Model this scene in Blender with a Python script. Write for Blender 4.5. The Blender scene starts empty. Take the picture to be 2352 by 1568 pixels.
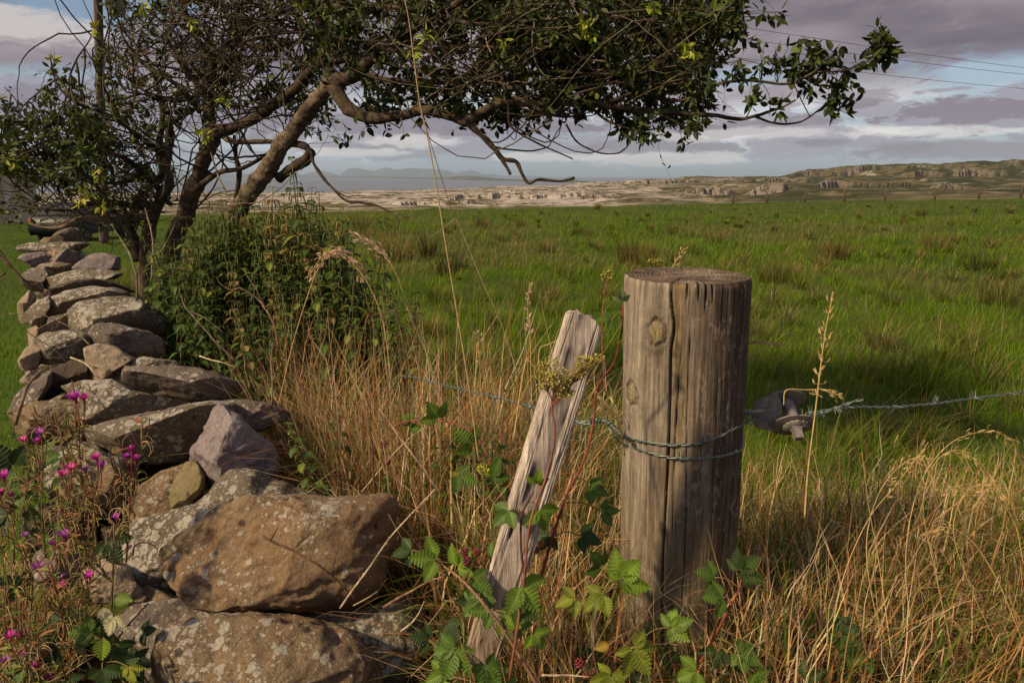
import bpy, math, random
import numpy as np
from mathutils import Vector, Matrix

# ------------------------------------------------------------------ camera, sky, sun
PI = math.pi
scene = bpy.context.scene
col = scene.collection
EYE = 2.2
PITCH = math.radians(13.6)
FPX = 1568.0            # focal length, in pixels of a 2352 x 1568 picture
cam_d = bpy.data.cameras.new("camera")
cam_d.sensor_width = 36.0
cam_d.lens = 36.0 * FPX / 2352.0
cam_d.clip_start = 0.05
cam_d.clip_end = 300000.0
cam = bpy.data.objects.new("camera", cam_d)
cam.location = (0, 0, EYE)
cam.rotation_euler = (PI / 2 - PITCH, 0, 0)
col.objects.link(cam)
scene.camera = cam
scene.view_settings.view_transform = 'Standard'
scene.view_settings.look = 'None'
scene.view_settings.exposure = 0.14
scene.view_settings.gamma = 1.0
scene.view_settings.use_curve_mapping = False

SUN_EL = math.radians(39)
SUN_H = (-0.85, -0.53)                       # horizontal direction towards the sun
_n = math.hypot(*SUN_H)
SDIR = Vector((SUN_H[0] / _n * math.cos(SUN_EL), SUN_H[1] / _n * math.cos(SUN_EL), math.sin(SUN_EL)))
sun_d = bpy.data.lights.new("sun", 'SUN')
sun_d.energy = 4.8
sun_d.angle = math.radians(3.0)
sun_d.color = (1.0, 0.77, 0.47)
sun = bpy.data.objects.new("sun", sun_d)
sun.rotation_euler = (-SDIR).to_track_quat('-Z', 'Y').to_euler()
sun.location = (-30, -14, 30)
col.objects.link(sun)


class NT:
    """small helper for writing node trees"""
    def __init__(s, tree):
        s.t = tree
        tree.nodes.clear()

    def n(s, kind, **kw):
        nd = s.t.nodes.new(kind)
        ins = kw.pop('ins', None)
        for k, v in kw.items():
            setattr(nd, k, v)
        if ins:
            for k, v in ins.items():
                s.put(nd.inputs[k], v)
        return nd

    def put(s, sock, v):
        if hasattr(v, 'is_output') or isinstance(v, bpy.types.NodeSocket):
            s.t.links.new(v, sock)
        else:
            if sock.type == 'RGBA' and len(v) == 3:
                v = (v[0], v[1], v[2], 1)
            sock.default_value = v

    def math(s, op, a, b=0.0, clamp=False, c=None):
        nd = s.n('ShaderNodeMath', operation=op)
        nd.use_clamp = clamp
        s.put(nd.inputs[0], a)
        s.put(nd.inputs[1], b)
        if c is not None:
            s.put(nd.inputs[2], c)
        return nd.outputs[0]

    def mix(s, f, a, b, blend='MIX'):
        nd = s.n('ShaderNodeMix', data_type='RGBA', blend_type=blend)
        nd.clamp_factor = True
        s.put(nd.inputs[0], f)
        s.put(nd.inputs[6], a)
        s.put(nd.inputs[7], b)
        return nd.outputs[2]

    def ramp(s, x, lo, hi, a=0.0, b=1.0):
        nd = s.n('ShaderNodeMapRange', interpolation_type='SMOOTHSTEP')
        s.put(nd.inputs[0], x)
        nd.inputs[1].default_value = lo
        nd.inputs[2].default_value = hi
        nd.inputs[3].default_value = a
        nd.inputs[4].default_value = b
        return nd.outputs[0]

    def noise(s, vec, scale, detail=4.0, rough=0.55, dist=0.0):
        nd = s.n('ShaderNodeTexNoise')
        if vec is not None:
            s.put(nd.inputs['Vector'], vec)
        nd.inputs['Scale'].default_value = scale
        nd.inputs['Detail'].default_value = detail
        nd.inputs['Roughness'].default_value = rough
        nd.inputs['Distortion'].default_value = dist
        return nd.outputs['Fac']

    def voro(s, vec, scale, feature='F1', out='Distance', rand=1.0):
        nd = s.n('ShaderNodeTexVoronoi', feature=feature)
        s.put(nd.inputs['Vector'], vec)
        nd.inputs['Scale'].default_value = scale
        nd.inputs['Randomness'].default_value = rand
        return nd.outputs[out]

    def scalev(s, vec, sc, loc=(0, 0, 0)):
        nd = s.n('ShaderNodeMapping')
        s.put(nd.inputs['Vector'], vec)
        nd.inputs['Scale'].default_value = sc
        nd.inputs['Location'].default_value = loc
        return nd.outputs[0]

    def addv(s, a, b, k=1.0):
        m = s.n('ShaderNodeVectorMath', operation='SCALE')
        s.put(m.inputs[0], b)
        m.inputs['Scale'].default_value = k
        nd = s.n('ShaderNodeVectorMath', operation='ADD')
        s.put(nd.inputs[0], a)
        s.put(nd.inputs[1], m.outputs[0])
        return nd.outputs[0]


# ---- world: Nishita sky seen through broken evening cloud
W = bpy.data.worlds.new("World")
scene.world = W
W.use_nodes = True
t = NT(W.node_tree)
SKY_STR = 0.1
sky = t.n('ShaderNodeTexSky', sky_type='NISHITA')
sky.sun_disc = False
sky.sun_elevation = SUN_EL
sky.sun_rotation = math.atan2(SDIR.x, SDIR.y)
sky.altitude = 60
sky.dust_density = 1.5
tc = t.n('ShaderNodeTexCoord')
sep = t.n('ShaderNodeSeparateXYZ', ins={0: tc.outputs['Generated']})
az = t.math('ARCTAN2', sep.outputs[0], sep.outputs[1])          # azimuth, 0 = straight ahead
el = t.math('ARCSINE', t.math('MAXIMUM', sep.outputs[2], -0.2))


def skyvec(sa, se, off=0.0):
    cb = t.n('ShaderNodeCombineXYZ')
    t.put(cb.inputs[0], t.math('MULTIPLY', az, sa))
    t.put(cb.inputs[1], t.math('MULTIPLY', el, se))
    cb.inputs[2].default_value = off
    return cb.outputs[0]


def K(r, g, b, k=1.0 / SKY_STR):
    return (r * k, g * k, b * k)


n_big = t.noise(skyvec(2.6, 13, 1.7), 1.0, 6, 0.55, 0.25)
n_mid = t.noise(skyvec(9, 31, 4.2), 1.0, 7, 0.62, 0.5)
n_fine = t.noise(skyvec(26, 84, 7.9), 1.0, 6, 0.66, 0.6)
deg = math.radians
# clear gaps: the physical sky, greyed a little towards the pale horizon
clear = t.mix(0.55, sky.outputs[0], K(0.34, 0.43, 0.53))
pale = t.mix(t.ramp(n_mid, 0.38, 0.62), K(0.56, 0.62, 0.67), K(0.92, 0.86, 0.80))
low = t.mix(t.ramp(n_big, 0.40, 0.62), clear, pale)
# low lilac stratus banks with brighter tops
bank = t.ramp(t.math('ADD', n_mid, t.math('MULTIPLY', n_fine, 0.35)), 0.655, 0.725)
bank = t.math('MULTIPLY', bank, t.ramp(el, deg(0.3), deg(1.6)))
low = t.mix(t.math('MULTIPLY', bank, 0.85), low, K(0.32, 0.285, 0.355))
# haze of cloud just over the horizon
low = t.mix(t.math('MULTIPLY', t.ramp(el, deg(2.4), deg(0.0)), 0.6), low, K(0.52, 0.60, 0.68))


def patch(a0, e0, wa, we, soft=0.5, amp=1.15):
    """one soft elongated cloud at azimuth a0, elevation e0 (degrees)"""
    da = t.math('DIVIDE', t.math('SUBTRACT', az, deg(a0)), deg(wa))
    de = t.math('DIVIDE', t.math('SUBTRACT', el, deg(e0)), deg(we))
    d = t.math('SQRT', t.math('ADD', t.math('MULTIPLY', da, da), t.math('MULTIPLY', de, de)))
    d = t.math('ADD', d, t.math('MULTIPLY', t.math('SUBTRACT', n_mid, 0.5), amp * 2.4))
    d = t.math('ADD', d, t.math('MULTIPLY', t.math('SUBTRACT', n_fine, 0.5), amp * 1.8))
    return t.ramp(d, 1.0 + soft * 0.22, 1.0 - soft * 0.38)


LILAC = K(0.235, 0.19, 0.235)
for a0, e0, wa, we, sf, st in ((33.5, 4.2, 6.5, 0.95, .4, .95), (25.6, 5.0, 2.4, .55, .5, .85), (22.3, 4.0, 2.6, .5, .5, .8),
                               (14.5, 3.6, 7.5, .65, .4, .9), (23.5, 2.4, 2.6, .4, .5, .75), (10.5, 2.0, 6.5, .95, .4, .8),
                               (-6.0, 3.9, 13, 1.1, .5, .9), (-10, 2.2, 6, .7, .5, .55), (33, 1.7, 7, .6, .6, .7),
                               (28.5, 2.0, 2.2, .5, .6, .6), (-27, 4.6, 14, 1.6, .6, .85)):
    low = t.mix(t.math('MULTIPLY', patch(a0, e0, wa, we, sf), st), low, LILAC)
for a0, e0, wa, we, st in ((12, 1.3, 7, .5, .6), (-8, 2.7, 6, .55, .5), (20, 3.1, 9, .5, .4), (-13, 1.9, 4, .35, .5), (3, 1.5, 5, .4, .5), (30, 3.0, 6, .4, .4)):
    low = t.mix(t.math('MULTIPLY', patch(a0, e0, wa, we, .9, .9), st), low, K(1.0, 0.93, 0.86))
# the high sheet of mauve grey cloud
shade = t.mix(t.ramp(n_big, 0.34, 0.66), K(0.15, 0.122, 0.155), K(0.33, 0.275, 0.305))
shade = t.mix(t.math('MULTIPLY', t.ramp(n_mid, 0.45, 0.75), 0.35), shade, K(0.42, 0.36, 0.38))
edge = t.math('ADD', el, t.math('MULTIPLY', t.math('SUBTRACT', n_big, 0.5), deg(7)))
edge = t.math('ADD', edge, t.math('MULTIPLY', t.math('SUBTRACT', n_mid, 0.5), deg(3)))
skyc = t.mix(t.ramp(edge, deg(5.2), deg(7.6)), low, shade)
# break of blue and a cream edge on the left
blue = t.mix(0.35, sky.outputs[0], K(0.17, 0.27, 0.43))
skyc = t.mix(t.math('MULTIPLY', patch(-29.5, 11.6, 6.0, 2.2, .9, .7), 0.9), skyc, blue)
skyc = t.mix(t.math('MULTIPLY', patch(18.0, 7.2, 3.2, .8, .9, .6), 0.75), skyc, K(0.36, 0.46, 0.56))
skyc = t.mix(t.math('MULTIPLY', patch(-38, 9.3, 9.0, 1.2, .9, .7), 0.85), skyc, K(0.60, 0.54, 0.52))
skyc = t.mix(t.math('MULTIPLY', patch(-38, 12.2, 6.0, 1.0, .9, .7), 0.6), skyc, K(0.50, 0.47, 0.52))
# overhead, out of the picture: broken cloud with blue between
over = t.mix(t.ramp(n_big, 0.42, 0.6), sky.outputs[0], K(0.46, 0.40, 0.41))
skyc = t.mix(t.ramp(el, deg(22), deg(40)), skyc, over)
# below the horizon
skyc = t.mix(t.ramp(el, deg(-0.1), deg(-1.5)), skyc, K(0.10, 0.10, 0.09))
bg = t.n('ShaderNodeBackground', ins={0: skyc, 1: SKY_STR})
wo = t.n('ShaderNodeOutputWorld', ins={0: bg.outputs[0]})
W.cycles.sampling_method = 'MANUAL'
W.cycles.sample_map_resolution = 512

# ------------------------------------------------------------------ helpers
RNG = np.random.default_rng(11)
random.seed(5)
_cp, _sp = math.cos(PITCH), math.sin(PITCH)


def ray(px, py):
    """direction of a picture point (2352 x 1568 frame)"""
    u = (px - 1176.0) / FPX
    v = (784.0 - py) / FPX
    return np.array([u, _cp + v * _sp, -_sp + v * _cp])


def P(px, py, Y):
    d = ray(px, py)
    return np.array([0, 0, EYE]) + d * (Y / d[1])


def _hash(ix, iy, iz, seed):
    h = (ix * 374761393 + iy * 668265263 + iz * 2147483647 + seed * 974634777).astype(np.int64)
    h = (h ^ (h >> 13)) * 1274126177
    h = h & 0x7fffffff
    h = (h ^ (h >> 16)) & 0xffff
    return h / 65535.0


def vnoise(p, seed=0):
    p = np.asarray(p, float)
    i = np.floor(p).astype(np.int64)
    f = p - i
    f = f * f * (3 - 2 * f)
    r = 0
    for dx in (0, 1):
        wx = f[..., 0] if dx else 1 - f[..., 0]
        for dy in (0, 1):
            wy = f[..., 1] if dy else 1 - f[..., 1]
            for dz in (0, 1):
                wz = f[..., 2] if dz else 1 - f[..., 2]
                r = r + wx * wy * wz * _hash(i[..., 0] + dx, i[..., 1] + dy, i[..., 2] + dz, seed)
    return r


def fbm(p, octv=4, seed=0, gain=0.5, lac=2.03):
    a, s, r = 1.0, 0.0, 0.0
    p = np.asarray(p, float)
    for k in range(octv):
        r = r + a * vnoise(p, seed + k * 17)
        s += a
        a *= gain
        p = p * lac + 3.7
    return r / s


def noise2(x, y, sc, seed=0, octv=3):
    return fbm(np.stack([np.asarray(x) * sc, np.asarray(y) * sc, np.zeros_like(np.asarray(x, float))], -1), octv, seed)


def sstep(a, b, x):
    k = np.clip((x - a) / (b - a), 0, 1)
    return k * k * (3 - 2 * k)


class MB:
    """collects numpy geometry; build() links it as one mesh object"""
    def __init__(s):
        s.V, s.Q, s.T, s.C, s.n = [], [], [], [], 0

    def add(s, v, q=None, t3=None, c=None):
        v = np.asarray(v, float).reshape(-1, 3)
        if q is not None and len(q):
            s.Q.append(np.asarray(q, np.int64) + s.n)
        if t3 is not None and len(t3):
            s.T.append(np.asarray(t3, np.int64) + s.n)
        s.V.append(v)
        if c is None:
            c = (1, 1, 1)
        c = np.asarray(c, float)
        if c.ndim == 1:
            c = np.tile(c, (len(v), 1))
        s.C.append(c)
        s.n += len(v)
        return s

    def merge(s, o, M=None):
        V = np.concatenate(o.V)
        if M is not None:
            M = np.array(M)
            V = V @ M[:3, :3].T + M[:3, 3]
        q = np.concatenate(o.Q) if o.Q else None
        t3 = np.concatenate(o.T) if o.T else None
        s.add(V, q, t3, np.concatenate(o.C))
        return s

    def tube(s, pts, rad, n=6, c=None, cap=True, flat=1.0):
        pts = np.asarray(pts, float)
        m = len(pts)
        rad = np.broadcast_to(np.asarray(rad, float), (m,))
        tan = np.gradient(pts, axis=0)
        tan /= np.linalg.norm(tan, axis=1, keepdims=True) + 1e-12
        ref = np.array([0.0, 0.0, 1.0]) if abs(tan[0][2]) < 0.9 else np.array([1.0, 0, 0])
        a = np.cross(tan[0], ref)
        a /= np.linalg.norm(a) + 1e-12
        A = np.zeros((m, 3))
        for k in range(m):
            a = a - tan[k] * np.dot(a, tan[k])
            a /= np.linalg.norm(a) + 1e-12
            A[k] = a
        B = np.cross(tan, A)
        th = np.arange(n) * 2 * PI / n
        ring = pts[:, None, :] + rad[:, None, None] * (A[:, None, :] * np.cos(th)[None, :, None] + flat * B[:, None, :] * np.sin(th)[None, :, None])
        i = np.arange(m - 1)[:, None] * n
        j = np.arange(n)[None, :]
        j2 = (j + 1) % n
        q = np.stack([i + j, i + j2, i + n + j2, i + n + j], -1).reshape(-1, 4)
        V = ring.reshape(-1, 3)
        t3 = []
        if cap:
            V = np.concatenate([V, pts[:1], pts[-1:]])
            e = m * n
            for k in range(n):
                t3.append((e, (k + 1) % n, k))
                t3.append((e + 1, (m - 1) * n + k, (m - 1) * n + (k + 1) % n))
        if c is not None:
            c = np.asarray(c, float)
            if c.ndim == 2 and len(c) == m:
                c = np.repeat(c, n, axis=0)
                if cap:
                    c = np.concatenate([c, c[:1], c[-1:]])
        return s.add(V, q, t3, c)

    def box(s, x0, x1, y0, y1, z0, z1, c=None):
        v = [(x, y, z) for z in (z0, z1) for y in (y0, y1) for x in (x0, x1)]
        q = [(0, 2, 3, 1), (4, 5, 7, 6), (0, 1, 5, 4), (2, 6, 7, 3), (0, 4, 6, 2), (1, 3, 7, 5)]
        return s.add(v, q, None, c)

    def mesh(s, name, m, smooth=True):
        V = np.concatenate(s.V)
        me = bpy.data.meshes.new(name)
        Q = np.concatenate(s.Q) if s.Q else np.zeros((0, 4), np.int64)
        T = np.concatenate(s.T) if s.T else np.zeros((0, 3), np.int64)
        me.vertices.add(len(V))
        me.vertices.foreach_set('co', V.astype(np.float32).ravel())
        loops = np.concatenate([Q.ravel(), T.ravel()]).astype(np.int32)
        me.loops.add(len(loops))
        me.loops.foreach_set('vertex_index', loops)
        nf = len(Q) + len(T)
        me.polygons.add(nf)
        st = np.concatenate([np.arange(len(Q)) * 4, len(Q) * 4 + np.arange(len(T)) * 3]).astype(np.int32)
        me.polygons.foreach_set('loop_start', st)
        me.polygons.foreach_set('use_smooth', np.full(nf, smooth, bool))
        C = np.concatenate(s.C)
        at = me.color_attributes.new('Col', 'FLOAT_COLOR', 'POINT')
        C4 = np.concatenate([C, np.ones((len(C), 1))], 1).astype(np.float32)
        at.data.foreach_set('color', C4.ravel())
        me.update(calc_edges=True)
        me.validate()
        if isinstance(m, (list, tuple)):
            for k in m:
                me.materials.append(k)
        else:
            me.materials.append(m)
        return me

    def build(s, name, m, parent=None, smooth=True, origin=None):
        o = bpy.data.objects.new(name, s.mesh(name, m, smooth))
        col.objects.link(o)
        if origin is not None:
            o.data.transform(Matrix.Translation(-Vector(origin)))
            o.location = origin
        if parent is not None:
            o.parent = parent
            if origin is None:
                o.matrix_parent_inverse = Matrix.Identity(4)
                o.location = -parent.location
        return o


def tag(o, label=None, cat=None, group=None, kind=None):
    if label: o['label'] = label
    if cat: o['category'] = cat
    if group: o['group'] = group
    if kind: o['kind'] = kind
    return o


def empty(name, loc, label, cat, group=None):
    o = bpy.data.objects.new(name, None)
    col.objects.link(o)
    o.location = Vector([float(k) for k in loc])
    o.empty_display_size = 0.1
    return tag(o, label, cat, group)


def copy_thing(o, loc, rz=0.0, sc=1.0, label=None, tilt=(0, 0)):
    c = o.copy()
    col.objects.link(c)
    c.location = Vector([float(k) for k in loc])
    c.rotation_euler = (tilt[0], tilt[1], rz)
    c.scale = (sc, sc, sc)
    if label: c['label'] = label
    for ch in list(o.children):
        d = ch.copy()
        col.objects.link(d)
        d.parent = c
        for g in list(ch.children):
            e = g.copy()
            col.objects.link(e)
            e.parent = d
    return c


def spline(pts, k=6):
    """Catmull-Rom through points (any dimension)"""
    pts = np.asarray(pts, float)
    if len(pts) < 3:
        f = np.linspace(0, 1, k + 1)[:, None]
        return pts[0] * (1 - f) + pts[-1] * f
    p = np.concatenate([[2 * pts[0] - pts[1]], pts, [2 * pts[-1] - pts[-2]]])
    out = []
    for i in range(1, len(p) - 2):
        for j in range(k):
            u = j / k
            out.append(0.5 * ((2 * p[i]) + (-p[i - 1] + p[i + 1]) * u + (2 * p[i - 1] - 5 * p[i] + 4 * p[i + 1] - p[i + 2]) * u * u
                              + (-p[i - 1] + 3 * p[i] - 3 * p[i + 1] + p[i + 2]) * u ** 3))
    out.append(pts[-1])
    return np.array(out)


# ------------------------------------------------------------------ materials
def new_mat(name):
    m = bpy.data.materials.new(name)
    m.use_nodes = True
    return m, NT(m.node_tree)


def finish(t, colr, rough=0.8, bump=None, bstr=0.5, bdist=0.01, spec=0.3, trans=0.0, metal=0.0, tcol=None):
    b = t.n('ShaderNodeBsdfPrincipled')
    t.put(b.inputs['Base Color'], colr)
    t.put(b.inputs['Roughness'], rough)
    b.inputs['Specular IOR Level'].default_value = spec
    b.inputs['Metallic'].default_value = metal
    if bump is not None:
        bn = t.n('ShaderNodeBump')
        bn.inputs['Strength'].default_value = bstr
        bn.inputs['Distance'].default_value = bdist
        t.put(bn.inputs['Height'], bump)
        t.put(b.inputs['Normal'], bn.outputs[0])
    out = b.outputs[0]
    if trans > 0:
        tr = t.n('ShaderNodeBsdfTranslucent')
        t.put(tr.inputs[0], tcol if tcol is not None else colr)
        mx = t.n('ShaderNodeMixShader')
        mx.inputs[0].default_value = trans
        t.t.links.new(out, mx.inputs[1])
        t.t.links.new(tr.outputs[0], mx.inputs[2])
        out = mx.outputs[0]
    o = t.n('ShaderNodeOutputMaterial')
    t.t.links.new(out, o.inputs[0])


def mat_vcol(name, rough=0.6, trans=0.3, nscale=0.0, namp=0.0, spec=0.3, bump=0.0):
    """colour comes from the blade or leaf itself (vertex colour), broken up by noise"""
    m, t = new_mat(name)
    a = t.n('ShaderNodeVertexColor', layer_name='Col')
    c = a.outputs[0]
    bmp = None
    if nscale:
        tc = t.n('ShaderNodeTexCoord')
        f = t.noise(tc.outputs['Object'], nscale, 3, 0.6)
        k = t.ramp(f, 0.3, 0.7, 1 - namp, 1 + namp)
        cb = t.n('ShaderNodeVectorMath', operation='SCALE')
        t.put(cb.inputs[0], c)
        t.put(cb.inputs['Scale'], k)
        c = cb.outputs[0]
        if bump: bmp = f
    finish(t, c, rough, trans=trans, spec=spec, bump=bmp, bstr=bump, bdist=0.004)
    return m


M = {}
M['grass'] = mat_vcol('grass_blade', 0.7, 0.35, spec=0.12)
M['leaf'] = mat_vcol('leaf', 0.5, 0.3, 30, 0.2)
M['stem'] = mat_vcol('stem', 0.6, 0.0, 60, 0.25)
M['petal'] = mat_vcol('petal', 0.6, 0.35)
# ------------------------------------------------------------------ the setting: ground, far land, sea, mountains
WALL = np.array([(-0.62, 1.55), (-1.05, 2.2), (-1.72, 3.0), (-3.15, 5.07), (-5.3, 8.2), (-8.5, 12.8)])

def wall_x(y):
    return np.interp(y, WALL[::-1][::-1][:, 1], WALL[:, 0])

def ground_z(x, y):
    x = np.asarray(x, float)
    y = np.asarray(y, float)
    wx = wall_x(np.clip(y, 1.55, 12.8))
    d = (x - wx) * 0.82                       # distance to the right of the wall line
    far = np.interp(x, [-60, -27, 56, 120], [-2.0, -1.6, -0.1, 0.6])
    field = far * sstep(12, 78, y) + 0.10 * (noise2(x, y, 0.35, 3) - 0.5) * sstep(3, 9, y) * 2
    drop = 1 - sstep(1.55, 3.9, y + 0.25 * (noise2(x, y, 1.1, 9) - 0.5) - 0.10 * np.clip(x, 0, 2))
    front = 1.02 * drop
    right = np.exp(-(np.clip(d - 0.15, 0, 9) / 1.15) ** 2) * 0.80
    left = np.exp(-(np.clip(-d - 0.3, 0, 9) / 0.45) ** 2) * 0.30
    side = np.where(d > 0, right, np.where(y < 1.75, 0.8, left)) * (1 - sstep(7, 12, y) * 0.6)
    blend = sstep(-0.25, 0.2, d)
    fr = (0.90 * (1 - sstep(1.6, 2.7, y)) * (1 - sstep(-1.7, -2.6, x))) * (1 - blend) + front * blend
    bank = np.maximum(fr, side)
    rough = 0.05 * (noise2(x, y, 3.0, 5) - 0.5) * (1 - sstep(3, 8, y))
    return field + bank + rough

def edge_y(x):
    """distance of the far fence at the end of the field"""
    return 74 + 2.0 * np.sin(np.asarray(x) * 0.05)

# soil under the grass
m, t = new_mat('soil_and_turf')
tc = t.n('ShaderNodeTexCoord')
geo = t.n('ShaderNodeNewGeometry')
n1 = t.noise(geo.outputs['Position'], 0.22, 5, 0.6)
n2 = t.noise(geo.outputs['Position'], 6.0, 5, 0.7)
c = t.mix(t.ramp(n1, 0.35, 0.65), (0.035, 0.060, 0.008), (0.065, 0.085, 0.014))
c = t.mix(t.ramp(n2, 0.5, 0.75), c, (0.05, 0.04, 0.015))
sp = t.n('ShaderNodeSeparateXYZ', ins={0: geo.outputs['Position']})
c = t.mix(t.ramp(sp.outputs[2], 0.25, 0.6), c, (0.030, 0.023, 0.010))
finish(t, c, 0.95, n2, 0.6, 0.05, 0.1)
M['soil'] = m

ys = np.concatenate([np.linspace(-3, 9, 121), np.geomspace(9.2, 84, 110)])
us = np.linspace(-1, 1, 241)
YY, UU = np.meshgrid(ys, us, indexing='ij')
XX = UU * (9 + 1.25 * np.clip(YY, 0, None))
# denser across the middle near the camera
ZZ = ground_z(XX, YY)
ZZ = ZZ - 6.0 * sstep(0, 8, YY - edge_y(XX)) 
b = MB()
nr, nc = YY.shape
i = np.arange(nr - 1)[:, None] * nc
j = np.arange(nc - 1)[None, :]
b.add(np.stack([XX, YY, ZZ], -1), np.stack([i + j, i + j + 1, i + nc + j + 1, i + nc + j], -1).reshape(-1, 4))
g = b.build('ground', M['soil'])
tag(g, kind='structure')

# ---- limestone country beyond the field
SEA = -53.0
COLS = [-1400, 0, 740, 1200, 1440, 1600, 1790, 1830, 1900, 2000, 2200, 2352, 3600]
RR = [60, 90, 150, 260, 420, 600, 800, 1050, 1400, 1800, 2500, 3300]
TAB = {
    -1400: [500, 494, 484, 476, 470, 464, 459, 454, 449, 446, 443, 441],
    0:    [500, 494, 484, 476, 469, 464, 459, 453, 449, 445, 441.5, 440],
    740:  [500, 494, 484, 476, 469, 464, 459, 453, 449, 445, 441, 440],
    1200: [495, 490, 481, 474, 466, 459, 451, 443, 436, 431, 427, 433],
    1440: [490, 483, 477, 470, 461, 452, 442, 432, 423, 415, 419, 428],
    1600: [488, 479, 474, 466, 456, 442, 430, 421, 411, 405, 410, 424],
    1790: [484, 474, 468, 461, 450, 438, 427, 420, 412, 405, 408, 420],
    1830: [484, 473, 467, 459, 448, 437, 428, 420, 409, 393, 396, 420],
    1900: [482, 471, 464, 456, 445, 435, 429, 421, 406, 384, 388, 420],
    2000: [480, 468, 461, 452, 442, 434, 429, 420, 403, 377, 381, 420],
    2200: [476, 463, 456, 448, 440, 434, 430, 418, 402, 374, 379, 420],
    2352: [474, 460, 453, 446, 439, 433, 429, 417, 401, 371, 376, 420],
    3600: [470, 458, 450, 444, 437, 431, 427, 415, 399, 370, 375, 420],
}
azs, zt = [], []
for cx in COLS:
    dd = ray(cx, 430)
    azs.append(math.atan2(dd[0], dd[1]))
    row = []
    for r_, y_ in zip(RR, TAB[cx]):
        e = ray(cx, y_)
        row.append(EYE + r_ * e[2] / math.hypot(e[0], e[1]))
    zt.append(row)
azs = np.array(azs)
zt = np.array(zt)
A = np.concatenate([np.linspace(-1.15, -0.66, 60, endpoint=False), np.linspace(-0.66, -0.28, 120, endpoint=False),
                    np.linspace(-0.28, 0.68, 900, endpoint=False), np.linspace(0.68, 1.2, 60)])
R = np.geomspace(60, 3400, 380)
AA, R2 = np.meshgrid(A, R, indexing='ij')
lr = np.log(R2)
LR = np.log(np.array(RR))
# bilinear interpolation of the height table, smoothed with neighbours
ZT = np.zeros_like(AA)
for k in range(len(RR)):
    pass
colz = np.stack([np.interp(A, azs, zt[:, k]) for k in range(len(RR))], 1)
for k in range(len(A)):
    ZT[k] = np.interp(lr[k], LR, colz[k])
X_, Y_ = R2 * np.sin(AA), R2 * np.cos(AA)
q3 = lambda s, z=0.0: np.stack([X_ * s, Y_ * s, np.full_like(X_, z)], -1)
warp = (fbm(q3(1 / 260.), 5, 21) - 0.5) * 1.0
warp2 = (fbm(q3(1 / 60.), 4, 31) - 0.5)
amp = np.interp(R2, [60, 120, 400, 1500, 3400], [0.3, 1.2, 6, 15, 12])
warp = (fbm(q3(1 / 420.), 4, 21, 0.45) - 0.5) * 1.2
zz = ZT + warp * amp + warp2 * amp * 0.14
H = np.interp(R2, [60, 150, 400, 900, 1500, 3400], [1.0, 2.2, 5.5, 9.5, 14, 14])
# terraces whose height grows with distance range: evaluate in a slowly varying step
Hs = np.exp(np.round(np.log(H) * 3) / 3)
tt = zz / Hs
fl = np.floor(tt)
fr_ = tt - fl
st = sstep(0.70, 0.93, fr_) * 0.92 + fr_ * 0.08
mixk = np.clip(fbm(q3(1 / 300.), 3, 77) * 3.0 - 0.7, 0, 1)
zter = (fl + st) * Hs
# keep terraces, relax elsewhere
Z = zz * (1 - 0.9 * mixk) + zter * 0.9 * mixk
Z += (fbm(q3(1 / 14.), 3, 51) - 0.5) * np.interp(R2, [60, 300, 1500], [0.4, 1.0, 1.6])
Z += np.clip(fbm(q3(1 / 32.), 3, 91) - 0.6, 0, 1) * np.interp(R2, [60, 300, 1500], [2, 7, 10])
for x0_, x1_, r0_, h_, L_ in ((1040, 1360, 760, 7.5, 160), (1130, 1420, 1250, 6, 200), (1572, 1686, 600, 9.5, 70), (1722, 1815, 560, 10, 60), (1872, 1960, 640, 8, 60),
                         (1822, 2010, 1560, 15, 200), (2080, 2320, 1330, 15, 160), (1438, 1600, 1450, 13, 220), (1700, 1860, 1180, 8, 120),
                         (2020, 2400, 1700, 9, 200), (1340, 1400, 520, 8, 60), (1960, 2090, 700, 6, 60), (900, 1130, 420, 3.5, 60), (2130, 2260, 520, 6, 40)):
    a0_ = math.atan2(*ray(x0_, 430)[:2])
    a1_ = math.atan2(*ray(x1_, 430)[:2])
    win = sstep(a0_ - .016, a0_ + .012, AA) * sstep(a1_ + .016, a1_ - .012, AA)
    r0n = r0_ * (1 + 0.16 * (fbm(np.stack([AA * 60, AA * 0 + r0_, AA * 0], -1), 4, 5) - 0.5))
    hv = 0.35 + 0.9 * fbm(np.stack([AA * 45 + x0_, AA * 0, AA * 0], -1), 3, 8)
    Z += win * h_ * 0.85 * hv * np.where(R2 > r0n, np.exp(-np.clip(R2 - r0n, 0, None) / L_), 0.0)
Z -= 7.0 * sstep(92, 80, Y_)
low_shore = sstep(2300, 2650, R2 + 150 * warp) * sstep(0.26, 0.08, AA)
Z = Z * (1 - low_shore) + (SEA - 6) * low_shore
b = MB()
nr, nc = AA.shape
i = np.arange(nr - 1)[:, None] * nc
j = np.arange(nc - 1)[None, :]
b.add(np.stack([X_, Y_, Z], -1), np.stack([i + j, i + nc + j, i + nc + j + 1, i + j + 1], -1).reshape(-1, 4))

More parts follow.
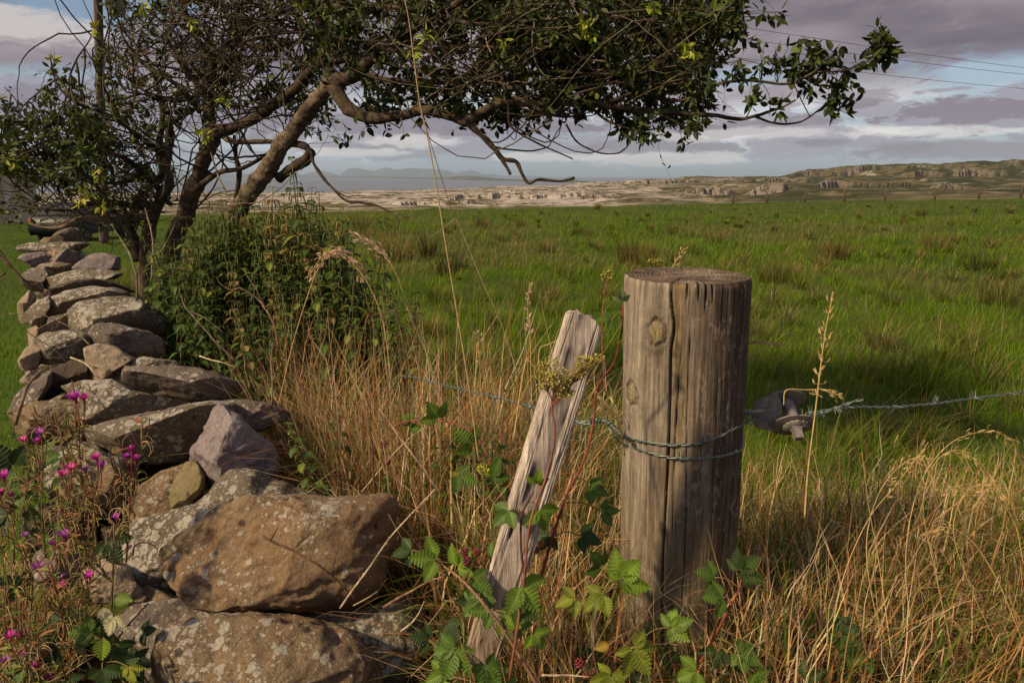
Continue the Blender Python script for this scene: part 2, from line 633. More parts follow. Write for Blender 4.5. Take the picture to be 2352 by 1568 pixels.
m, t = new_mat('limestone_country')
geo = t.n('ShaderNodeNewGeometry')
pos = geo.outputs['Position']
nz = t.n('ShaderNodeSeparateXYZ', ins={0: geo.outputs['True Normal']}).outputs[2]
steep = t.ramp(nz, 0.93, 0.72)
patches = t.noise(pos, 0.012, 6, 0.62, 0.4)
streak = t.noise(t.scalev(pos, (0.011, 0.011, 0.30)), 1.0, 6, 0.65, 0.3)
fine = t.noise(pos, 0.11, 5, 0.7)
vert = t.noise(t.scalev(pos, (0.22, 0.22, 0.02)), 1.0, 5, 0.7)
rock = t.mix(t.ramp(fine, 0.35, 0.65), (0.30, 0.255, 0.225), (0.50, 0.44, 0.385))
turf = t.mix(t.ramp(fine, 0.35, 0.65), (0.050, 0.048, 0.018), (0.125, 0.100, 0.042))
scrub = (0.028, 0.034, 0.012)
k = t.ramp(t.math('ADD', t.math('MULTIPLY', streak, 0.55), t.math('MULTIPLY', fine, 0.45)), 0.455, 0.53)
flat = t.mix(k, turf, rock)
# the bare pavement lies to the left, the right hill gets turf, with its cloud shadow put into the colour
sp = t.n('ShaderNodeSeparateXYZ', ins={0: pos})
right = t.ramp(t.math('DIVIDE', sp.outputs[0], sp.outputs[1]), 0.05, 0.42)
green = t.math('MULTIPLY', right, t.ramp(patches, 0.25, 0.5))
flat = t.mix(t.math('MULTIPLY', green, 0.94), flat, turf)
cliff = t.mix(t.ramp(vert, 0.40, 0.56), (0.065, 0.054, 0.046), t.mix(right, (0.35, 0.305, 0.265), (0.20, 0.17, 0.145)))  # right hand cliffs darker: the hill's cloud shadow painted into the rock colour
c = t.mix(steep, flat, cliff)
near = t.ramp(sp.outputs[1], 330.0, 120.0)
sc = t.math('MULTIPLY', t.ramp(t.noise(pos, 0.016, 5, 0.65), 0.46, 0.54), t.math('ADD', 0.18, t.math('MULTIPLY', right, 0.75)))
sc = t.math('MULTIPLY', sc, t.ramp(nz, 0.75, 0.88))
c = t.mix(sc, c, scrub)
c = t.mix(t.math('MULTIPLY', near, 0.6), c, t.mix(t.ramp(fine, 0.4, 0.6), (0.06, 0.065, 0.02), (0.22, 0.19, 0.12)))
finish(t, c, 0.95, fine, 0.7, 2.5, 0.1)
M['limestone'] = m
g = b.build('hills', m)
tag(g, kind='structure')

# ---- sea
m, t = new_mat('sea')
geo = t.n('ShaderNodeNewGeometry')
w1 = t.noise(t.scalev(geo.outputs['Position'], (0.0008, 0.004, 0.01)), 1.0, 5, 0.6)
w2 = t.noise(t.scalev(geo.outputs['Position'], (0.05, 0.12, 0.1)), 1.0, 3, 0.6)
c = t.mix(t.ramp(w1, 0.35, 0.65), (0.10, 0.125, 0.16), (0.15, 0.165, 0.19))
finish(t, c, 0.35, w2, 0.5, 1.5, 0.5)
M['sea'] = m
b = MB()
b.add([(-90000, 900, SEA), (60000, 900, SEA), (60000, 90000, SEA), (-90000, 90000, SEA)], [(0, 1, 2, 3)])
tag(b.build('sea', m), kind='structure')
b = MB()   # the land under and behind the camera, closing the sheet
b.add([(-400, -400, -14), (400, -400, -14), (400, 90, -14), (-400, 90, -14)], [(0, 1, 2, 3)])
tag(b.build('lowland', M['soil']), kind='structure')

# ---- far coast and mountains: ridges with their own distance and depth
def ridge(name, pts, dist, base_z, depth, matl, rough, n=500, seed=1):
    px = np.array([p[0] for p in pts], float)
    py = np.array([p[1] for p in pts], float)
    xs = np.linspace(px[0], px[-1], n)
    yp = np.interp(xs, px, py)
    ds = np.interp(xs, px, dist) if hasattr(dist, '__len__') else np.full(n, float(dist))
    b = MB()
    prof = np.array([-1, -0.75, -0.5, -0.25, 0, 0.3, 0.7, 1.0])
    V = []
    for k in range(n):
        e = ray(xs[k], yp[k])
        hd = math.hypot(e[0], e[1])
        zt_ = EYE + ds[k] * e[2] / hd
        ux, uy = e[0] / hd, e[1] / hd
        for p_ in prof:
            r_ = ds[k] + p_ * depth
            f = 1 - abs(p_)
            nn = float(vnoise(np.array([xs[k] * 0.03, p_ * 3, seed]), seed)) - 0.5
            z = base_z + (zt_ - base_z) * (f ** 0.8) * (1 + (rough * nn if 0 < abs(p_) < 1 else 0)) - (3 if abs(p_) == 1 else 0)
            V.append((ux * r_, uy * r_, z))
    m_ = len(prof)
    i = np.arange(n - 1)[:, None] * m_
    j = np.arange(m_ - 1)[None, :]
    b.add(V, np.stack([i + j, i + m_ + j, i + m_ + j + 1, i + j + 1], -1).reshape(-1, 4))
    o = b.build(name, matl)
    tag(o, kind='structure')
    return o

m, t = new_mat('mountain_heath')
geo = t.n('ShaderNodeNewGeometry')
f = t.noise(geo.outputs['Position'], 0.0012, 5, 0.6)
c = t.mix(t.ramp(f, 0.35, 0.65), (0.055, 0.06, 0.05), (0.11, 0.10, 0.075))
finish(t, c, 0.95, f, 0.5, 100, 0.1)
M['mountain'] = m
zx = lambda a, b_: (a * .3386 + 673.75, b_ * .3386 + 343)
mt = [(-300, 400), (0, 398), (300, 396), (450, 401), (560, 398), (640, 402), zx(-20, 185), zx(60, 172), zx(120, 158), zx(180, 143), zx(240, 156), zx(310, 178), zx(345, 150), zx(380, 128), zx(430, 127), zx(540, 150), zx(600, 130),
      zx(640, 124), zx(680, 138), zx(740, 134), zx(800, 126), zx(880, 131), zx(950, 133), zx(1030, 140), zx(1070, 150), zx(1100, 165), zx(1150, 150), zx(1200, 141), zx(1240, 148), zx(1290, 170),
      zx(1340, 165), zx(1400, 176), zx(1500, 180), zx(1600, 178), zx(1700, 185), zx(1850, 195), zx(2000, 203), zx(2200, 208), (1600, 412)]
ridge('mountains', mt, 36000, SEA, 5000, m, 0.5, 700, 4)
cp = [(-300, 403.5), (400, 403.5), zx(60, 178), zx(300, 181), zx(600, 185), zx(900, 191), zx(1050, 186), zx(1180, 180), zx(1300, 190), zx(1450, 202), zx(1600, 206), zx(1900, 212), zx(2100, 222), (1470, 421)]
cd = [26000, 25000, 24000, 21000, 17000, 13500, 11500, 10500, 9500, 8600, 7800, 6500, 5400, 5000]
ridge('coast', cp, cd, SEA, 700, m, 0.3, 400, 9)

# ---- the air between
m = bpy.data.materials.new('haze')
m.use_nodes = True
t = NT(m.node_tree)
pv = t.n('ShaderNodeVolumePrincipled')
pv.inputs['Color'].default_value = (0.57, 0.76, 1.0, 1)
pv.inputs['Density'].default_value = 3.6e-5
pv.inputs['Anisotropy'].default_value = 0.0
o_ = t.n('ShaderNodeOutputMaterial')
t.t.links.new(pv.outputs[0], o_.inputs['Volume'])
b = MB()
b.box(-95000, 65000, -2000, 95000, SEA - 20, 560)
HAZE = True
if HAZE:
    hz = b.build('haze', m, smooth=False)
    tag(hz, kind='stuff')
# ------------------------------------------------------------------ stones of the dry stone wall
def mat_stone(name, a, b_, dark, lich, lich_amt, orange=0.0):
    m, t = new_mat(name)
    tc = t.n('ShaderNodeTexCoord')
    ob = t.n('ShaderNodeObjectInfo')
    p = t.addv(tc.outputs['Object'], ob.outputs['Random'], 0.0)
    cbr = t.n('ShaderNodeCombineXYZ')
    t.put(cbr.inputs[0], t.math('MULTIPLY', ob.outputs['Random'], 37.0))
    t.put(cbr.inputs[1], t.math('MULTIPLY', ob.outputs['Random'], 91.0))
    p = t.addv(tc.outputs['Object'], cbr.outputs[0])
    n1 = t.noise(p, 4.5, 6, 0.65, 0.3)
    n2 = t.noise(p, 24, 6, 0.7)
    n3 = t.noise(p, 110, 4, 0.7)
    c = t.mix(t.ramp(n1, 0.36, 0.64), a, b_)
    c = t.mix(t.math('MULTIPLY', t.ramp(n2, 0.52, 0.70), 0.75), c, dark)
    c = t.mix(t.math('MULTIPLY', t.ramp(t.noise(p, 13, 7, 0.75), 0.53, 0.62), 0.42), c, dark)
    c = t.mix(t.math('MULTIPLY', t.ramp(t.voro(p, 150), 0.30, 0.20), 0.55), c, dark)
    c = t.mix(t.math('MULTIPLY', t.ramp(t.noise(p, 230, 3, 0.7), 0.55, 0.64), 0.35), c, tuple(min(1, q * 1.7) for q in b_))
    if orange:
        c = t.mix(t.math('MULTIPLY', t.ramp(t.noise(p, 3.0, 4, 0.6), 0.46, 0.62), orange), c, (0.27, 0.145, 0.065))
    # speckle of grains
    c = t.mix(t.math('MULTIPLY', t.ramp(n3, 0.42, 0.66), 0.35), c, dark)
    # crustose lichen: pale round patches in colonies, more on faces turned to the sky
    wob = t.n('ShaderNodeTexNoise')
    t.put(wob.inputs['Vector'], p)
    wob.inputs['Scale'].default_value = 60
    wob.inputs['Detail'].default_value = 3
    pw = t.addv(p, wob.outputs['Color'], 0.016)
    nz = t.n('ShaderNodeSeparateXYZ', ins={0: t.n('ShaderNodeNewGeometry').outputs['True Normal']}).outputs[2]
    up = t.ramp(nz, -0.2, 0.8)
    colony = t.noise(p, 7, 4, 0.6)
    thr = t.math('ADD', t.math('MULTIPLY', t.math('SUBTRACT', colony, 0.5), 1.3), t.math('MULTIPLY', up, 0.22))
    tot = None
    for sc, base in ((28, 0.26), (60, 0.25), (120, 0.22)):
        vd = t.voro(pw, sc)
        rad = t.math('ADD', base + lich_amt, thr)
        e = t.math('SUBTRACT', rad, vd)
        k = t.ramp(e, 0.0, 0.06)
        k = t.math('MULTIPLY', k, t.ramp(t.voro(pw, sc, out='Color'), 0.42, 0.50))
        tot = k if tot is None else t.math('MAXIMUM', tot, k)
    lc = t.mix(t.ramp(n3, 0.35, 0.65), lich, tuple(x * 0.72 for x in lich))
    c2 = t.mix(t.math('MULTIPLY', tot, 0.88), c, lc)
    # a few black lichen spots
    vb = t.voro(t.addv(pw, (5.1, 2.2, 3.3)), 19)
    kb = t.math('MULTIPLY', t.ramp(vb, 0.20, 0.12), t.ramp(t.voro(t.addv(pw, (5.1, 2.2, 3.3)), 19, out='Color'), 0.62, 0.66))
    c2 = t.mix(t.math('MULTIPLY', kb, 0.75), c2, (0.035, 0.028, 0.028))
    h = t.math('ADD', t.math('MULTIPLY', n2, 1.0), t.math('MULTIPLY', n3, 0.45))
    h = t.math('ADD', h, t.math('MULTIPLY', t.noise(p, 60, 6, 0.8, 0.6), 0.6))
    h = t.math('ADD', h, t.math('MULTIPLY', tot, 0.10))
    finish(t, c2, 0.92, h, 0.95, 0.012, 0.12)
    return m


LW = (0.43, 0.40, 0.34)
M['st_brown'] = mat_stone('stone_brown', (0.185, 0.135, 0.085), (0.25, 0.18, 0.11), (0.085, 0.062, 0.045), LW, -0.10, 0.25)
M['st_orange'] = mat_stone('stone_orange_brown', (0.205, 0.143, 0.088), (0.265, 0.19, 0.118), (0.088, 0.062, 0.046), LW, -0.14, 0.36)
M['st_lichen'] = mat_stone('stone_lichened', (0.135, 0.112, 0.085), (0.185, 0.152, 0.115), (0.075, 0.06, 0.05), (0.45, 0.42, 0.36), 0.0)
M['st_grey'] = mat_stone('stone_grey', (0.135, 0.110, 0.095), (0.19, 0.155, 0.13), (0.07, 0.056, 0.05), LW, -0.16)
M['st_purple'] = mat_stone('stone_purple_grey', (0.20, 0.165, 0.17), (0.29, 0.245, 0.25), (0.10, 0.08, 0.09), (0.42, 0.36, 0.36), -0.22)
M['st_pale'] = mat_stone('stone_pale', (0.28, 0.22, 0.16), (0.37, 0.295, 0.22), (0.22, 0.165, 0.12), (0.56, 0.5, 0.42), -0.28)
M['st_dark'] = mat_stone('stone_dark', (0.060, 0.046, 0.035), (0.10, 0.078, 0.058), (0.035, 0.028, 0.022), (0.30, 0.27, 0.22), -0.22)
M['st_olive'] = mat_stone('stone_olive', (0.20, 0.165, 0.085), (0.26, 0.215, 0.12), (0.12, 0.10, 0.06), LW, -0.26)


def stone(outline, Y, thick, mat_, parent, label=None, top=None, front=None, p=0.62, seed=0, disp=1.0, res=(120, 60), smooth=9, cy=None, name='stone', facets=3):
    """a solid rock whose contour follows the outline (picture points), Y metres ahead, 'thick' m half depth.
    top: (height fraction, tilt) trims the upper front into a flatter sloping face."""
    rng = np.random.default_rng(seed + 100)
    pts = np.array(outline, float)
    c = pts.mean(0)
    # resample the outline by angle, smoothing
    cl = np.concatenate([pts, pts[:1]])
    seg = np.linalg.norm(np.diff(cl, axis=0), axis=1)
    s = np.concatenate([[0], np.cumsum(seg)])
    u = np.linspace(0, s[-1], 720, endpoint=False)
    xo = np.interp(u, s, cl[:, 0])
    yo = np.interp(u, s, cl[:, 1])
    k = np.ones(smooth * 2 + 1) / (smooth * 2 + 1)
    pad = lambda a: np.convolve(np.concatenate([a[-smooth:], a, a[:smooth]]), k, 'valid')
    xo, yo = pad(xo), pad(yo)
    c = np.array([xo.mean(), yo.mean()])
    C3 = P(c[0], c[1], Y)
    dpt = (C3 - np.array([0, 0, EYE]))
    depth = abs(dpt[1] * _cp - (dpt[2]) * _sp)   # along the view axis
    pxm = depth / FPX
    dx = (xo - c[0]) * pxm
    dz = -(yo - c[1]) * pxm
    nu = res[0]
    idx = (np.arange(nu) * 720 // nu)
    dx, dz = dx[idx], dz[idx]
    nv = res[1]
    # plane through the centre facing the camera; thickness along the view direction
    vd = dpt / np.linalg.norm(dpt)
    rt = np.array([1.0, 0, 0]) - vd * vd[0]
    rt /= np.linalg.norm(rt)
    up = np.cross(rt, vd)
    ph = np.linspace(-PI / 2, PI / 2, nv + 1)
    cr = np.abs(np.cos(ph)) ** p
    dp = np.sign(np.sin(ph)) * np.abs(np.sin(ph)) ** 0.85
    L = np.zeros((nv + 1, nu, 3))
    L[..., 0] = cr[:, None] * dx[None, :]
    L[..., 1] = cr[:, None] * dz[None, :]
    L[..., 2] = dp[:, None] * thick              # + = away from the camera
    loc = L[..., 0:1] * rt + L[..., 2:3] * vd + L[..., 1:2] * up
    size = max(np.ptp(dx), np.ptp(dz))
    hmin = min(np.ptp(dx), np.ptp(dz))
    # facets: cutting planes leave broad worn faces with soft edges
    cuts = []
    if top:
        cuts.append(np.array(top, float))
    if front:
        cuts.append(np.array(front, float))
    for k_ in range(facets):
        a_ = rng.uniform(0, 2 * PI)
        cuts.append(np.array([math.cos(a_) * 0.8, -1.0, math.sin(a_) * 0.8, rng.uniform(0.62, 0.85)]))
    flatv = loc.reshape(-1, 3)
    for q_ in cuts:
        nrm = q_[:3] / np.linalg.norm(q_[:3])
        ext = (flatv @ nrm).max()
        lim = ext * q_[3]
        over = flatv @ nrm - lim
        # only cut what faces the camera so the contour stays
        w = np.clip(over, 0, None)
        flatv = flatv - nrm[None, :] * (w * 0.9)[:, None]
    # displacement
    nn = flatv / (np.linalg.norm(flatv, axis=1, keepdims=True) + 1e-9)
    d = (fbm(flatv * 5.5 / max(0.35, 1) + seed * 3.1, 3, seed + 1) - 0.5) * 0.085 * hmin * 1.6
    rid = 1 - np.abs(fbm(flatv * 13 + seed, 4, seed + 5) * 2 - 1)
    d += (rid - 0.75) * 0.030 * min(1, hmin * 3)
    d += (fbm(flatv * 42 + seed, 3, seed + 9) - 0.5) * 0.012
    cre = np.clip(fbm(flatv * np.array([7, 7, 20]) + seed * 1.7, 3, seed + 13) - 0.60, 0, 1)
    d -= cre * 0.10 * min(1, hmin * 3)
    flatv = flatv + nn * (d * disp)[:, None]
    V = flatv.reshape(nv + 1, nu, 3)
    b = MB()
    i = np.arange(nv)[:, None] * nu
    j = np.arange(nu)[None, :]
    j2 = (j + 1) % nu
    q = np.stack([i + j, i + j2, i + nu + j2, i + nu + j], -1).reshape(-1, 4)
    b.add(V + C3, q)
    o = b.build(name, mat_, parent, origin=tuple(C3))
    o.parent = parent
    o.location = Vector(C3) - parent.location
    if label:
        o['label'] = label
    return o


wall = empty('dry_stone_wall', (-1.05, 2.2, 0.6), 'rough dry stone wall of lichen spotted rocks running away to the left', 'stone wall')
r5 = lambda L: [(x * .4167, y * .4167 + 980) for x, y in L]
r4 = lambda L: [(x * .3359, y * .3359 + 477.75) for x, y in L]
r7 = lambda L: [(x * .2344, y * .2344 + 857.5) for x, y in L]
TOPC = (0.0, -0.45, 1.0, 0.80)
ST = [
    (r5([(935, 700), (990, 640), (1090, 560), (1190, 490), (1290, 420), (1370, 395), (1600, 395), (1850, 380), (2080, 362), (2160, 385), (2182, 440), (2165, 560), (2125, 720), (2110, 850), (2060, 940), (1930, 985), (1680, 1008), (1420, 985), (1240, 995), (1150, 970), (1060, 900), (970, 800)]),
     1.55, .19, 'st_orange', 'large rounded orange brown boulder on top', (-.25, -.75, 1, .83), None, .50),
    (r5([(1215, 210), (1300, 220), (1400, 260), (1550, 310), (1760, 380), (1800, 450), (1600, 620), (1300, 850), (1100, 950), (1060, 965), (880, 975), (800, 900), (720, 850), (705, 760), (745, 640), (770, 520), (950, 470), (1080, 420), (1150, 330), (1190, 240)]),
     1.86, .20, 'st_lichen', 'humped boulder thick with white lichen', (-.2, -.6, 1, .72), None, .6),
    (r5([(870, 1220), (900, 1160), (1000, 1110), (1150, 1090), (1400, 1070), (1650, 1085), (1850, 1140), (1960, 1230), (2060, 1320), (2100, 1450), (2080, 1800), (860, 1800), (850, 1400)]),
     1.30, .20, 'st_brown', None, (0, -.5, 1, .80), (0, -1, -.1, .75), .42),
    (r5([(1090, 1090), (1130, 1040), (1250, 1000), (1330, 970), (1500, 985), (1680, 1010), (1920, 1010), (2060, 990), (2180, 935), (2270, 1000), (2330, 1080), (2350, 1200), (2300, 1320), (2250, 1420), (2240, 1750), (1500, 1750), (1200, 1400), (1100, 1200)]),
     1.52, .24, 'st_lichen', None, (0, -.5, 1, .8), None, .45),
    (r5([(625, 1190), (640, 1080), (720, 990), (820, 965), (1000, 955), (1180, 970), (1300, 1000), (1250, 1200), (1050, 1400), (870, 1440), (780, 1370), (680, 1260), (625, 1230)]),
     1.58, .20, 'st_grey', None, (0, -.5, 1, .74), None, .5),
    ([(487, 935), (505, 928), (530, 945), (570, 975), (610, 1005), (634, 1035), (634, 1095), (600, 1125), (540, 1125), (500, 1120), (470, 1100), (441, 1072), (445, 1030), (462, 1000), (478, 960)],
     2.02, .15, 'st_purple', 'small pointed purple grey stone', (-.6, -.7, .6, .7), (.6, -.7, .2, .7), .6),
    ([(215, 985), (260, 973), (350, 948), (430, 925), (480, 920), (520, 925), (520, 1000), (480, 1045), (450, 1062), (330, 1065), (262, 1040), (222, 1032)],
     2.20, .26, 'st_lichen', 'long tilted lichened slab', (-.15, -.55, 1, .66), (0.2, -1, -.3, .7), .36),
    ([(480, 922), (560, 920), (610, 925), (664, 945), (655, 965), (610, 985), (560, 1000), (500, 1000), (478, 960)],
     2.34, .2, 'st_grey', None, (0, -.5, 1, .7), None, .5),
    (r4([(470, 1220), (600, 1190), (780, 1180), (900, 1250), (1060, 1290), (1285, 1340), (1100, 1380), (860, 1455), (720, 1490), (600, 1430), (550, 1300)]),
     2.46, .24, 'st_lichen', None, (0, -.45, 1, .6), (0, -1, 0, .75), .45),
    (r4([(888, 1075), (1010, 1085), (1200, 1080), (1340, 1095), (1500, 1145), (1680, 1215), (1600, 1275), (1500, 1315), (1290, 1342), (1100, 1315), (940, 1275), (888, 1190)]),
     2.62, .22, 'st_grey', None, (0.1, -.45, 1, .62), (0, -1, -.1, .8), .34),
    (r4([(760, 1140), (870, 1050), (980, 1020), (1180, 1040), (1215, 1090), (1100, 1130), (920, 1180), (890, 1225), (800, 1190)]),
     2.80, .22, 'st_lichen', None, (0, -.45, 1, .7), None, .5),
    (r4([(588, 960), (680, 922), (760, 940), (910, 1030), (850, 1075), (770, 1125), (700, 1200), (590, 1240), (585, 1100), (605, 1050)]),
     2.74, .18, 'st_pale', 'smooth pale cream wedge stone', (.3, -.5, 1, .7), None, .6),
    (r4([(240, 1300), (260, 1230), (330, 1120), (480, 1045), (560, 1038), (595, 1090), (590, 1220), (480, 1240), (420, 1270), (330, 1330)]),
     2.70, .18, 'st_dark', None, (0, -.4, 1, .7), (.3, -1, -.3, .5), .5),
    (r4([(95, 1390), (130, 1270), (200, 1200), (260, 1150), (330, 1105), (330, 1200), (270, 1330), (180, 1440), (110, 1460)]),
     2.58, .16, 'st_grey', None, None, None, .6),
    (r4([(258, 900), (330, 855), (440, 838), (560, 850), (610, 900), (600, 1040), (480, 1050), (400, 1070), (340, 1075), (280, 1060), (258, 980)]),
     3.02, .22, 'st_lichen', None, (0, -.5, 1, .7), None, .5),
    (r4([(140, 1040), (180, 960), (225, 922), (265, 935), (275, 1020), (250, 1090), (170, 1115), (148, 1080)]),
     2.96, .16, 'st_pale', None, None, None, .6),
    (r4([(595, 940), (640, 840), (690, 785), (800, 790), (900, 815), (1010, 845), (1080, 895), (1100, 1000), (1000, 1030), (880, 1015), (760, 960), (690, 940)]),
     3.02, .20, 'st_grey', None, (.2, -.5, 1, .72), (0, -1, 0, .7), .5),
    (r4([(518, 700), (600, 638), (760, 612), (900, 618), (965, 640), (975, 720), (1085, 745), (1092, 870), (1000, 860), (800, 820), (690, 840), (600, 890), (525, 810)]),
     3.30, .28, 'st_lichen', 'broad slab nearly covered in white lichen', (0, -.5, 1, .6), None, .45),
    (r4([(955, 690), (1080, 705), (1105, 780), (1095, 880), (1000, 850), (950, 760)]), 3.45, .18, 'st_brown', None, None, None, .6),
    (r4([(312, 690), (380, 615), (480, 565), (620, 535), (760, 540), (855, 575), (875, 630), (760, 640), (640, 650), (540, 690), (460, 720), (360, 745)]),
     3.62, .22, 'st_lichen', None, (0, -.5, 1, .7), None, .5),
    (r4([(195, 710), (260, 635), (330, 595), (355, 640), (320, 740), (290, 825), (230, 810), (197, 770)]), 3.50, .18, 'st_lichen', None, None, None, .6),
    (r4([(275, 830), (400, 755), (500, 695), (530, 720), (535, 840), (430, 865), (330, 870), (290, 890)]), 3.42, .22, 'st_brown', None, None, None, .5),
    (r4([(295, 600), (420, 535), (520, 495), (640, 480), (740, 500), (840, 545), (912, 585), (800, 565), (700, 535), (600, 535), (500, 565), (400, 600), (330, 630)]),
     3.88, .26, 'st_dark', 'thin dark arched slab', None, None, .45),
    (r4([(268, 520), (330, 485), (480, 435), (600, 420), (730, 425), (805, 450), (765, 485), (600, 500), (480, 540), (420, 555), (360, 560), (278, 556)]),
     4.22, .30, 'st_lichen', 'flat pale grey topped slab', (0, -.4, 1, .5), None, .45),
    (r4([(478, 440), (560, 365), (640, 315), (720, 305), (805, 335), (800, 420), (740, 440), (600, 440)]), 4.90, .26, 'st_purple', None, (0, -.4, 1, .75), None, .6),
    (r4([(155, 470), (200, 425), (300, 395), (345, 440), (340, 490), (290, 530), (285, 580), (210, 565), (162, 520)]), 4.30, .22, 'st_grey', None, None, None, .6),
    (r4([(345, 395), (400, 318), (460, 275), (525, 305), (515, 360), (420, 385)]), 5.25, .22, 'st_purple', None, None, None, .6),
    (r4([(158, 265), (220, 238), (400, 232), (560, 232), (585, 248), (500, 300), (440, 300), (330, 300), (200, 305), (158, 290)]), 5.80, .34, 'st_lichen', None, (0, -.3, 1, .7), None, .4),
    (r4([(335, 235), (400, 168), (470, 132), (540, 142), (595, 200), (570, 240)]), 6.50, .30, 'st_grey', None, None, None, .6),
    (r4([(146, 345), (180, 315), (300, 295), (355, 330), (345, 385), (220, 405), (188, 372)]), 5.55, .26, 'st_purple', None, None, None, .6),
    (r4([(240, 430), (300, 380), (400, 370), (470, 380), (480, 440), (330, 490), (250, 480)]), 4.85, .2, 'st_brown', None, None, None, .6),
    (r4([(300, 315), (380, 285), (470, 290), (480, 340), (400, 400), (320, 380)]), 5.6, .2, 'st_brown', None, None, None, .6),
    (r4([(132, 650), (200, 560), (245, 600), (215, 700), (195, 795), (135, 795)]), 4.0, .18, 'st_pale', None, None, None, .6),
    (r4([(196, 830), (250, 800), (268, 900), (258, 960), (203, 950)]), 3.3, .12, 'st_pale', None, None, None, .6),
    (r4([(150, 1180), (200, 1110), (260, 1140), (230, 1200), (160, 1205)]), 2.85, .1, 'st_pale', None, None, None, .6),
    (r7([(600, 900), (700, 650), (900, 690), (1000, 765), (1180, 825), (1210, 1000), (1200, 1350), (1000, 1400), (800, 1370), (640, 1180)]), 2.02, .18, 'st_brown', None, (-.6, -.8, .4, .7), None, .6),
    (r7([(430, 820), (600, 760), (700, 680), (640, 900), (680, 1170), (520, 1230), (430, 950)]), 2.14, .16, 'st_lichen', None, None, None, .6),
    (r7([(1290, 1260), (1400, 1100), (1560, 950), (1780, 880), (1880, 1000), (1850, 1320), (1600, 1430), (1370, 1480)]), 2.02, .18, 'st_brown', None, (-.5, -.7, .8, .75), None, .6),
    (r7([(1690, 1200), (1720, 1050), (1800, 870), (1900, 840), (2000, 980), (2020, 1130), (1850, 1300), (1710, 1330)]), 1.98, .12, 'st_olive', 'olive green angular stone', (-.7, -.7, .4, .65), None, .6),
    (r5([(465, 800), (560, 735), (680, 770), (730, 850), (790, 910), (700, 960), (560, 965), (485, 870)]), 1.62, .13, 'st_pale', None, (0, -.5, 1, .7), None, .6),
    (r5([(160, 720), (300, 640), (400, 690), (430, 850), (300, 890), (175, 820)]), 1.72, .15, 'st_grey', None, None, None, .6),
    (r5([(700, 960), (750, 895), (815, 935), (800, 975), (740, 990)]), 1.62, .08, 'st_pale', None, None, None, .6),
    (r4([(105, 1420), (250, 1320), (560, 1310), (640, 1430), (620, 1560), (480, 1620), (130, 1600)]), 2.48, .2, 'st_brown', None, None, None, .5),
    (r5([(130, 470), (330, 400), (520, 470), (560, 620), (330, 680), (150, 620)]), 2.05, .16, 'st_dark', None, None, None, .6),
    (r5([(560, 560), (760, 500), (800, 640), (720, 800), (600, 760)]), 1.98, .16, 'st_dark', None, None, None, .6),
]
for k, (ol, Y, th, mt_, lab, top, front, p) in enumerate(ST):
    big = Y < 1.7
    stone(ol, Y, th, M[mt_], wall, lab, top, front, p, seed=k * 7 + 3, facets=1 if k < 2 else 3, disp=.8 if k == 0 else 1.0, res=(200, 100) if big else (130, 64) if Y < 3.2 else (80, 40))
# more weathered blocks closing the left face and the gaps of the far part
rng = np.random.default_rng(18)
for k in range(46):
    f = (k + 0.5) / 46
    y = 2.35 + (9.5 - 2.35) * f ** 1.2
    x = wall_x(y) + rng.uniform(-0.30, -0.02) * (1.15 if k % 2 else 1)
    sz = rng.uniform(0.11, 0.19)
    z = np.interp(y, [2.2, 3, 4, 5, 6.5, 12], [1.20, 1.26, 1.34, 1.34, 1.40, 1.1]) - rng.uniform(0.0, 0.42)
    e = np.array([x, y, z - EYE])
    dep = e[1] * _cp - e[2] * _sp
    px, py, rr = 1176 + FPX * e[0] / dep, 784 - FPX * (e[1] * _sp + e[2] * _cp) / dep, sz / dep * FPX
    th_ = np.sort(rng.uniform(0, 2 * PI, 9))
    stone([(px + rr * 1.35 * math.cos(a) * rng.uniform(.8, 1.05), py + rr * 0.72 * math.sin(a) * rng.uniform(.8, 1.05)) for a in th_], y, sz * .9,
          M[['st_grey', 'st_lichen', 'st_brown', 'st_purple'][k % 4]], wall, None, (0, -.45, 1, .7), None, .5, seed=900 + k, res=(64, 32))
# hearting: smaller stones packed under and behind the face stones
rng = np.random.default_rng(8)
for k in range(120):
    f = (k + 0.5) / 120
    y = 1.62 + (12.2 - 1.62) * f ** 1.5
    x = wall_x(y) + rng.uniform(-0.24, 0.10)
    sz = rng.uniform(0.15, 0.24)
    topz = np.interp(y, [1.5, 2.2, 3, 4, 5, 6.5, 12], [1.15, 1.26, 1.30, 1.36, 1.36, 1.42, 1.1])
    z = topz - rng.uniform(0.12, 0.75) if y < 6.6 else topz - rng.uniform(0, 0.6)
    ctr = np.array([x, y, z])
    e = ctr - np.array([0, 0, EYE])
    dep = e[1] * _cp - e[2] * _sp
    px = 1176 + FPX * e[0] / dep
    py = 784 - FPX * (e[1] * _sp + e[2] * _cp) / dep
    rr = sz / dep * FPX
    th_ = np.sort(rng.uniform(0, 2 * PI, 8))
    ol = [(px + rr * 1.15 * math.cos(a) * rng.uniform(.8, 1.05), py + rr * 0.8 * math.sin(a) * rng.uniform(.8, 1.05)) for a in th_]
    stone(ol, y, sz * 0.8, M[['st_dark', 'st_grey', 'st_brown'][k % 3]], wall, None, None, None, .6, seed=500 + k, res=(48, 24))
